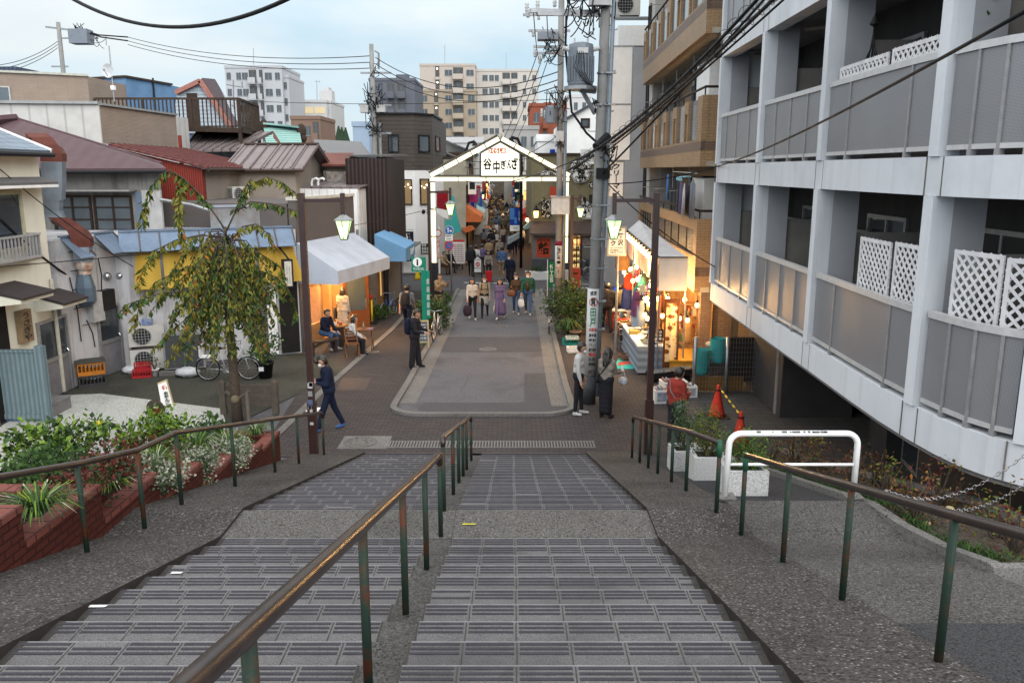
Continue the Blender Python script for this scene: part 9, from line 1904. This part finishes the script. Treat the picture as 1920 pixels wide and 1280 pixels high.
 if 'skirt' in P:
  zt,zb,r0,r1,m=P['skirt'];N_=7
  for i in range(N_):
   t0,t1=i/N_,(i+1)/N_;z0,z1=zt+(zb-zt)*t0,zt+(zb-zt)*t1;q=r0+(r1-r0)*t1
   for s in(-1,0,1):cap((s*q*.36,0,z0),(s*q*.4,(.0 if s==0 else .02),z1),.085+(r0+(r1-r0)*t0)*.2,.085+q*.2,m)
 mb=MB()
 for a,b,r0,r1,m in sh:
  d=b-a;L=d.length;d=d.normalized()if L>1e-5 else V((0,0,1));pts=[a-d*r0*.98,a-d*r0*.8,a-d*r0*.45,a,b,b+d*r1*.45,b+d*r1*.8,b+d*r1*.98]
  mb.tube(pts,[r0*.15,r0*.6,r0*.9,r0,r1,r1*.9,r1*.6,r1*.15],10)
 me=bpy.data.meshes.new('b');me.from_pydata(mb.v,[],mb.f);ob=bpy.data.objects.new('b',me);TMP.collection.objects.link(ob)
 md=ob.modifiers.new('r','REMESH');md.mode='VOXEL';md.voxel_size=vox;md2=ob.modifiers.new('s','SMOOTH');md2.iterations=3;md2.factor=.5
 with bpy.context.temp_override(scene=TMP,view_layer=TMP.view_layers[0]):dg=bpy.context.evaluated_depsgraph_get();me2=bpy.data.meshes.new_from_object(ob.evaluated_get(dg))
 bpy.data.objects.remove(ob)
 n=len(me2.vertices);co=np.empty(n*3);me2.vertices.foreach_get('co',co);co=co.reshape(-1,3);nf=len(me2.polygons);cen=np.empty(nf*3);me2.polygons.foreach_get('center',cen);cen=cen.reshape(-1,3)
 names=[];best=np.full(nf,9.9);idx=np.zeros(nf,int)
 for a,b,r0,r1,m in sh:
  if m not in names:names.append(m)
  a_,d=np.array(a),np.array(b-a);L2=max(1e-9,float(d@d));t=np.clip(((cen-a_)@d)/L2,0,1);dist=np.linalg.norm(cen-a_-t[:,None]*d,axis=1)-(r0+(r1-r0)*t)
  k=dist<best;best[k]=dist[k];idx[k]=names.index(m)
 faces=[tuple(p.vertices)for p in me2.polygons];bpy.data.meshes.remove(me2)
 out=MB();out.v=[tuple(c)for c in co];out.f=faces;out.m=list(idx)
 si=names.index('skin');out.k=si
 if fingers:
  for f in fingers_:out.tube(f,[.010,.009,.008,.006][:len(f)],6)
 names+=['eye','lip']
 for s in(-1,1):out.mat(len(names)-2).ball(hp(s*.035,-.09,.018),(.014,.008,.008),8,5)
 out.mat(len(names)-1).ball(hp(0,-.098,-.055),(.022,.008,.006),8,5)
 zmin=min(v[2]for v in out.v);J['hp']=hp;J['tor']=tor;J['hc']=hc
 return out,names,J,zmin,h
def pmat(n):return{'skin':SKIN,'eye':EYE,'lip':LIP}.get(n)or C_(n)
def hair_mb(J,kind,drop=.0):
 hp=J['hp'];mb=MB()
 def f(x,y,z):
  p=V((x,y,z))
  if y<-.25 and z<.42:return(x*.8,y*.7,z*.8)
  return(x,y,z)
 o=len(mb.v);mb.ball((0,0,0),(1,1,1),16,12,f);mb.v=[tuple(hp(x*.112,y*.118+.012,z*.125+.035-(.03 if(y>.1 and kind!='short')else 0)))for x,y,z in mb.v]
 if kind in('long','bob'):
  L=.26 if kind=='long' else .12
  for s in(-.055,-.02,.02,.055):mb.tube([hp(s*.9,.05,.06),hp(s,.075,-.06),hp(s,.07,-.08-L*.5),hp(s*.8,.075,-.08-L)],[.05,.04,.034,.012],8)
  for s in(-1,1):mb.tube([hp(s*.085,.0,.07),hp(s*.1,.01,-.05),hp(s*.095,.02,-.09-L*.35)],[.03,.03,.015],7)
 if kind=='cap':mb.tube([hp(0,-.09,.075),hp(0,-.17,.06)],[.075,.06],10)
 return mb
def person(label,loc,face,P,hair='short',hairm=None,mask=False,group=None,vox=.018,fingers=True,z0=None,extras=None,cat='person'):
 mb,names,J,zmin,h=person_mesh(P,vox,fingers);o=thing('person',label,cat,loc,face,group);o.scale=(h,)*3
 sh=V((0,0,-zmin if z0 is None else z0));
 def put(m_,nm,mats,smooth=True):m_.v=[(x,y,z+sh.z)for x,y,z in m_.v];return m_.build(nm,mats,o,smooth,True)
 put(mb,'body',[pmat(n)for n in names])
 if hair:put(hair_mb(J,hair),'hair',hairm or HAIRB)
 if mask:m_=MB();hp=J['hp'];m_.ball((0,0,0),(1,1,1),12,8);m_.v=[tuple(hp(x*.066,y*.05-.082,z*.048-.045))for x,y,z in m_.v];put(m_,'mask',MASKW)
 for e in(extras or[]):
  m_,nm,mt=e(J);put(m_,nm,mt)
 return o,J,sh.z,h
def backpack(col,big=1.0):
 def f(J):
  t=J['tor'];m=MB();m.ball((0,0,0),(1,1,1),14,10,lambda x,y,z:(math.copysign(abs(x)**.6,x),math.copysign(abs(y)**.7,y),math.copysign(abs(z)**.6,z)));m.v=[tuple(t(x*.15*big,y*.085*big+.2,z*.22*big+.27))for x,y,z in m.v]
  for s in(-1,1):m.tube([t(s*.1,.14,.45),t(s*.12,0,.53),t(s*.12,-.13,.4),t(s*.14,-.1,.22),t(s*.13,.12,.12)],.018,6)
  return m,'backpack',C_(col)
 return f
def crossbag(col,s=1):
 def f(J):
  t=J['tor'];m=MB();m.tube([t(-s*.14,-.12,.47),t(0,-.16,.3),t(s*.19,-.08,.06),t(s*.2,.06,.04),t(0,.15,.28),t(-s*.14,.08,.5),t(-s*.14,-.12,.47)],.014,6);m.ball(t(s*.21,.02,-.02),(.06,.11,.09),10,7);return m,'shoulder_bag',C_(col)
 return f
def carry(label,o,J,sz,h,face,hand,name,cat,size,m,drop=.0,seed=2,handle=True):
 p=J['hand'+hand];c,s=math.cos(face),math.sin(face);w=V(o.location)+V(((p.x*c-p.y*s)*h,(p.x*s+p.y*c)*h,(p.z+sz)*h));q=random.Random(seed);mb=MB()
 b=V((0,0,-size[2]-.12-drop));mb.ball(b,size,12,9,lambda x,y,z:(math.copysign(abs(x)**.7,x)*q.uniform(.94,1.05),math.copysign(abs(y)**.7,y),math.copysign(abs(z)**.75,z)*q.uniform(.96,1.03)))
 if handle:
  for sy in(-1,1):mb.tube([b+V((-size[0]*.5,sy*size[1]*.5,size[2]*.8)),V((-.02,sy*.015,0)),V((.02,sy*.015,0)),b+V((size[0]*.5,sy*size[1]*.5,size[2]*.8))],.008,5)
 x=mb.build(name,m,None,True);x.location=w;x.rotation_euler=(0,0,face);return tag(x,label,cat)
def phone(label,o,J,sz,h,face,hand):
 p=J['hand'+hand];c,s=math.cos(face),math.sin(face);w=V(o.location)+V(((p.x*c-p.y*s)*h,(p.x*s+p.y*c)*h,(p.z+sz)*h));mb=MB();mb.box((-.036,-.075,-.005),(.036,.075,.005));x=mb.build('phone',BLK);x.location=w;x.rotation_euler=(R(50),0,face);tag(x,label,'phone');return x
def at(u,v):p=G(u,v);p.z=0;return p
WALK=dict(legL=(22,8,2),legR=(-16,14,2),footR=-18,armL=(-14,8,12,4),armR=(18,8,22,4));WALK2=dict(legR=(20,6,2),legL=(-14,16,2),footL=-18,armR=(-12,8,14,4),armL=(16,8,22,4))
LEFT,RIGHT,AWAY,TO=-PI/2,PI/2,PI,0.0
f=R(-72);o,J,z,h=person('person in navy jacket and jeans walking left with a phone by the left lamp post',at(620,806),f,dict(h=1.72,top='navy',legs='navy',shoe='blue',lean=5,nod=22,bulk=.02,wide=.012,legL=(20,4,2),legR=(-15,10,2),footR=-15,armL=(8,10,98,30),armR=(8,10,98,30)),'cap',mask=True);phone('dark phone with a dangling strap in the hands of the navy jacket walker',o,J,z,h,f,'R')
f=R(80);o,J,z,h=person('person in black with a navy backpack standing by the chalkboard looking at a phone',at(779,690),f,dict(h=1.72,top='black',legs='black',shoe='black',wide=.045,lean=2,nod=22,bulk=.02,armL=(20,8,62,14),armR=(20,8,62,14),legL=(5,0,4),legR=(-4,2,4)),extras=[backpack('navy',1.1)]);phone('phone held by the person in black at the kerb',o,J,z,h,f,'L')
f=R(172);o,J,z,h=person('person in grey t-shirt with a black backpack walking away on the left pavement',at(764,624),f,dict(h=1.74,top='grey',legs='navy',shoe='black',sleeve=0,lean=5,nod=4,**WALK),extras=[backpack('black',1.05)]);carry('white plastic shopping bag carried by the person in grey',o,J,z,h,f,'R','shopping_bag','bag',(.17,.1,.2),PLAS)
f=R(48);person('person in a beige coat lifting both hands to the face by the green post',at(823,590),f,dict(h=1.62,top='tan',legs='black',lean=4,nod=8,bulk=.02,armL=(50,15,88,25),armR=(50,15,88,25),skirt=(.95,.48,.16,.26,'tan')),'short')
f=R(4);o,J,z,h=person('person in a white sweater and black trousers walking in front, leftmost of the five',at(886,599),f,dict(h=1.62,fem=1,top='offwhite',legs='black',shoe='white',bulk=.015,**WALK),'bob',mask=False);carry('dark patterned tote bag of the person in the white sweater',o,J,z,h,f,'R','tote_bag','bag',(.17,.08,.22),M('tote_dark',(.05,.03,.05),(.02,.015,.02),18,.8))
person('person in a beige tunic over black trousers, second of the five walkers',at(909,594),R(2),dict(h=1.62,fem=1,top='beige',legs='black',shoe='charcoal',skirt=(.95,.62,.16,.25,'offwhite'),**WALK2),'bob',mask=True,extras=[backpack('charcoal',.8)])
f=R(-6);o,J,z,h=person('person in a long purple dress and white sneakers, middle of the five walkers',at(938,598),f,dict(h=1.58,fem=1,top='purple',legs='purple',shoe='white',skirt=(.98,.3,.15,.3,'purple'),sleeve=1,**WALK2),'bob');carry('pale paper bag carried by the person in purple',o,J,z,h,f,'R','paper_bag','bag',(.1,.06,.17),M('paper_cream',(.5,.45,.33),None,6,.8))
f=R(-5);o,J,z,h=person('person in a dark brown sweater and blue jeans, fourth of the five walkers',at(968,589),f,dict(h=1.63,fem=1,top='brown',legs='denim',shoe='white',armR=(10,10,100,10),armL=(4,10,15,0),legL=(14,4,2),legR=(-12,10,2)),'bob',mask=True);carry('brown leather handbag of the person in the brown sweater',o,J,z,h,f,'R','handbag','bag',(.17,.08,.13),M('leather_tan',(.2,.09,.05),None,8,.5))
f=R(-8);o,J,z,h=person('tall person in a green jacket over brown with jeans, rightmost of the five walkers',at(990,590),f,dict(h=1.76,top='green',legs='denim',shoe='offwhite',bulk=.015,**WALK),mask=True,extras=[lambda J:(lambda m:(m.tube([J['tor'](0,-.13,.42),J['tor'](0,-.15,.25),J['tor'](0,-.145,.05)],[.05,.06,.06],8),(m,'shirt_front',C_('brown')))[1])(MB())]);carry('white paper shopping bag between the last two walkers',o,J,z,h,f,'R','paper_bag','bag',(.13,.07,.18),BOARD)
f=R(74);o,J,z,h=person('person in white shirt and black trousers standing by the front pole',at(1084,777),f,dict(h=1.72,top='white',legs='black',shoe='white',nod=12,bulk=.012,armR=(4,6,14,0),armL=(2,6,16,0),legL=(4,0,2),legR=(-3,2,2)),mask=True)
f=R(150);o,J,z,h=person('long haired person in a greige blouse and long black skirt holding a plastic bag',at(1135,783),f,dict(h=1.64,fem=1,top='greige',legs='black',shoe='black',nod=18,armR=(22,8,62,0),armL=(14,8,50,0),skirt=(.98,.16,.08,.13,'black')),'long',extras=[crossbag('black')]);carry('small white plastic bag held by the person in the black skirt',o,J,z,h,f,'R','plastic_bag','bag',(.11,.08,.1),PLAS)
mb=MB();mb.lathe([(.035,0),(.035,.15),(.015,.19),(.015,.22)],(0,0,0),10);x=mb.build('drink_bottle',M('clear_plastic',(.5,.58,.62),None,6,.1),None,True);c,s=math.cos(f),math.sin(f);p=J['handR'];x.location=V(o.location)+V(((p.x*c-p.y*s)*h,(p.x*s+p.y*c)*h,(p.z+z)*h));x.rotation_euler=(R(60),0,f+.6);tag(x,'clear drink bottle in the hand of the person in the black skirt','bottle')
person('person all in black walking away beside the far stalls',at(1137,622),R(178),dict(h=1.76,top='black',legs='black',shoe='black',bulk=.03,**WALK))
person('person in an olive cape and dark leggings walking away beside the person in black',at(1162,616),R(185),dict(h=1.64,fem=1,top='olive',legs='black',shoe='white',bulk=.05,**WALK2),'short')
p=D(1262,860,16.4);p.z=pz(16.4);f=R(118);o,J,z,h=person('person in an orange red sweater looking at a phone behind the right handrail',p,f,dict(h=1.7,top='red',legs='charcoal',shoe='white',nod=20,bulk=.02,wide=.02,armL=(6,12,105,34),armR=(6,12,105,34)),extras=[crossbag('grey',-1)]);x=phone('white phone held by the person in the orange red sweater',o,J,z,h,f,'L');x.data.materials[0]=BOARD
SIT=dict(legL=(85,88,6),legR=(85,88,6),lean=14)
person('seated person in a navy jacket and light jeans on the bench outside the cafe',at(603,660)+V((0,.5,0)),R(60),dict(h=1.7,top='navy',legs='denim',shoe='white',armL=(30,8,40,12),armR=(40,8,50,12),bulk=.01,**SIT))
person('seated person in a striped top behind the barrel table',at(622,640)+V((.1,1.0,0)),R(20),dict(h=1.64,top='charcoal',legs='black',armL=(40,8,50,12),armR=(40,8,50,12),**SIT),'bob')
f=R(105);person('long haired person in a white blouse and black skirt seated on the folding chair',at(657,668)+V((-.05,.25,0)),f,dict(h=1.62,fem=1,top='white',legs='black',shoe='black',armL=(30,8,45,10),armR=(30,8,45,10),wide=.03,**SIT),'long')
person('person in a long cream coat standing in the cafe doorway seen from behind',WF1.p(2.55,.02,.25),R(165),dict(h=1.66,fem=1,top='offwhite',legs='offwhite',bulk=.02,skirt=(.95,.35,.15,.24,'offwhite'),armL=(10,8,50,5),armR=(5,8,20,0)),'bob')
person('person in a beige coat standing inside the cafe window',WF1.p(.95,.05,-.7),R(60),dict(h=1.66,top='beige',legs='beige',bulk=.02,skirt=(.95,.45,.15,.22,'beige')),'bob')
o,J,z,h=person('person in a grey blouse pushing a red shopping cart out of the lane',at(916,526),R(0),dict(h=1.55,fem=1,top='greige',legs='charcoal',lean=8,armL=(25,8,45,4),armR=(25,8,45,4)),'bob',fingers=False)
c=at(917,529)+V((0,-.35,0));o=thing('shopping_cart','small red wheeled shopping cart at the lane mouth','cart',c);mb=MB();mb.box((-.17,-.13,.1),(.17,.13,.62));mb.build('cart_bag',M('cart_red',(.45,.02,.025),None,5,.7),o,local=True);mb=MB();mb.tube([(-.16,.16,.05),(-.16,.2,.95),(.16,.2,.95),(.16,.16,.05)],.012,6);mb.build('cart_handle',STEEL,o,local=True)
for s in(-1,1):mb=MB();mb.tube([(s*.19,.1,.07),(s*.22,.1,.07)],.07,12);mb.build('wheel',BLK,o,local=True)
person('person in a denim jacket and khaki trousers standing at the lane mouth',at(941,526),R(165),dict(h=1.76,top='denim',legs='khaki',shoe='charcoal',bulk=.02),fingers=False)
f=R(-20);o,J,z,h=person('person in a long navy coat with a pale bag crossing the side street',at(956,541),f,dict(h=1.68,top='navy',legs='black',bulk=.02,skirt=(.95,.55,.16,.22,'navy'),**WALK),mask=True,fingers=False);carry('pale blue shopping bag of the person in the navy coat',o,J,z,h,f,'L','shopping_bag','bag',(.13,.07,.17),M('bag_pale',(.4,.45,.5),None,6,.8))
for lb,u,v,fc,P,hr in(('person in black walking into the lane left of the house shaped sign',883,518,175,dict(h=1.7,top='black',legs='black',bulk=.03,**WALK),'long'),('person in a white top walking into the lane behind the house shaped sign',893,514,180,dict(h=1.62,fem=1,top='white',legs='charcoal',**WALK2),'short'),('person in plum and black walking into the lane beside the white top',904,513,182,dict(h=1.66,top='purple',legs='black',**WALK),'short'),('person in a tan jacket in the middle of the lane mouth',917,500,178,dict(h=1.66,top='tan',legs='charcoal',bulk=.02,**WALK),'short'),('person in grey and brown walking towards the gate',937,498,5,dict(h=1.68,top='greige',legs='brown',skirt=(.95,.5,.15,.22,'brown'),**WALK),'short')):
 person(lb,at(u,v),R(fc),P,hr,fingers=False,vox=.024)
for lb,u,v,fc,tp,lg in(('seated person in a puffy beige jacket at the left of the lane mouth',829,514,60,'beige','brown'),('seated person in black at the lane mouth table',841,511,40,'black','charcoal'),('seated person in maroon at the farther lane mouth table',858,500,-60,'maroon','charcoal')):
 person(lb,at(u,v),R(fc),dict(h=1.66,top=tp,legs=lg,bulk=.035,armL=(35,8,45,10),armR=(35,8,45,10),**SIT),fingers=False,vox=.024)
proto=[]
for P,hr in((dict(h=1.7,top='black',legs='navy',bulk=.02,**WALK),'short'),(dict(h=1.62,fem=1,top='grey',legs='charcoal',bulk=.01,**WALK2),'bob'),(dict(h=1.72,top='navy',legs='charcoal',bulk=.025,**WALK2),'short'),(dict(h=1.6,fem=1,top='beige',legs='black',skirt=(.95,.45,.15,.26,'brown'),**WALK),'long')):
 proto.append(person('crowd',(0,-60,0),0,P,hr,fingers=False,vox=.034)[0])
cr_=random.Random(17);near=[];spots=[]
for k in range(118):
 y=56+100*(k/118)**1.15+cr_.uniform(-.6,.6);spots.append((lane_x(y)+cr_.uniform(-1.55,1.55),y))
CL=list(TONE);used=set();first=set()
SIDE=['left','middle','right']
for k,(x,y)in enumerate(spots):
 i=cr_.randrange(4);p=proto[i];names={}
 tp,lg=cr_.choice(['black','black','black','navy','navy','charcoal','charcoal','grey','white','beige','brown','olive','brown','maroon','tan','greige','charcoal','black','red']),cr_.choice(['black','navy','charcoal','denim','khaki','brown','grey'])
 src=[sl.material.name for sl in p.children[0].material_slots];base=['top','legs']
 P0=(('black','navy'),('grey','charcoal'),('navy','charcoal'),('beige','black'))[i]
 mm={'cloth_'+P0[0]:C_(tp),'cloth_'+P0[1]:C_(lg),'cloth_brown':C_(lg)}
 if P0[0]=='black':mm={'cloth_black':C_(tp),'cloth_navy':C_(lg)}
 away=cr_.random()<.6;fc=(PI if away else 0)+cr_.uniform(-.4,.4)
 row=int((y-56)/6);sd=SIDE[min(2,int((x-lane_x(y)+1.75)/1.17))];key=(tp,lg,away,i)
 lb='%s haired walker in %s and %s %s, %s lane crowd'%(['short','bob','short','long'][i],tp,lg,'going away' if away else 'coming nearer',['front of','front half of','back half of','far end of'][min(3,int((y-56)/25))])
 if lb in used:lb+=', '+sd
 n_=0
 while lb in used and n_<9:sd=['by the shops','mid lane','beside a walker','behind others','among dark coats','by a lantern','near a stall','at the edge','in the press'][n_];lb=lb.rsplit(', ',1)[0]+', '+sd;n_+=1
 used.add(lb)
 if i not in first:
  first.add(i);c=p;c.location=(x,y,0);c.rotation_euler=(0,0,fc);c['label']=lb;c['group']='crowd in the shopping lane'
 else:c=dup(p,(x,y,0),fc,lb,'crowd in the shopping lane',mats=None)
 for ch in c.children:
  for sl in ch.material_slots:
   if sl.material and sl.material.name in mm:t_=mm[sl.material.name];sl.link='OBJECT';sl.material=t_
bpy.data.scenes.remove(TMP)
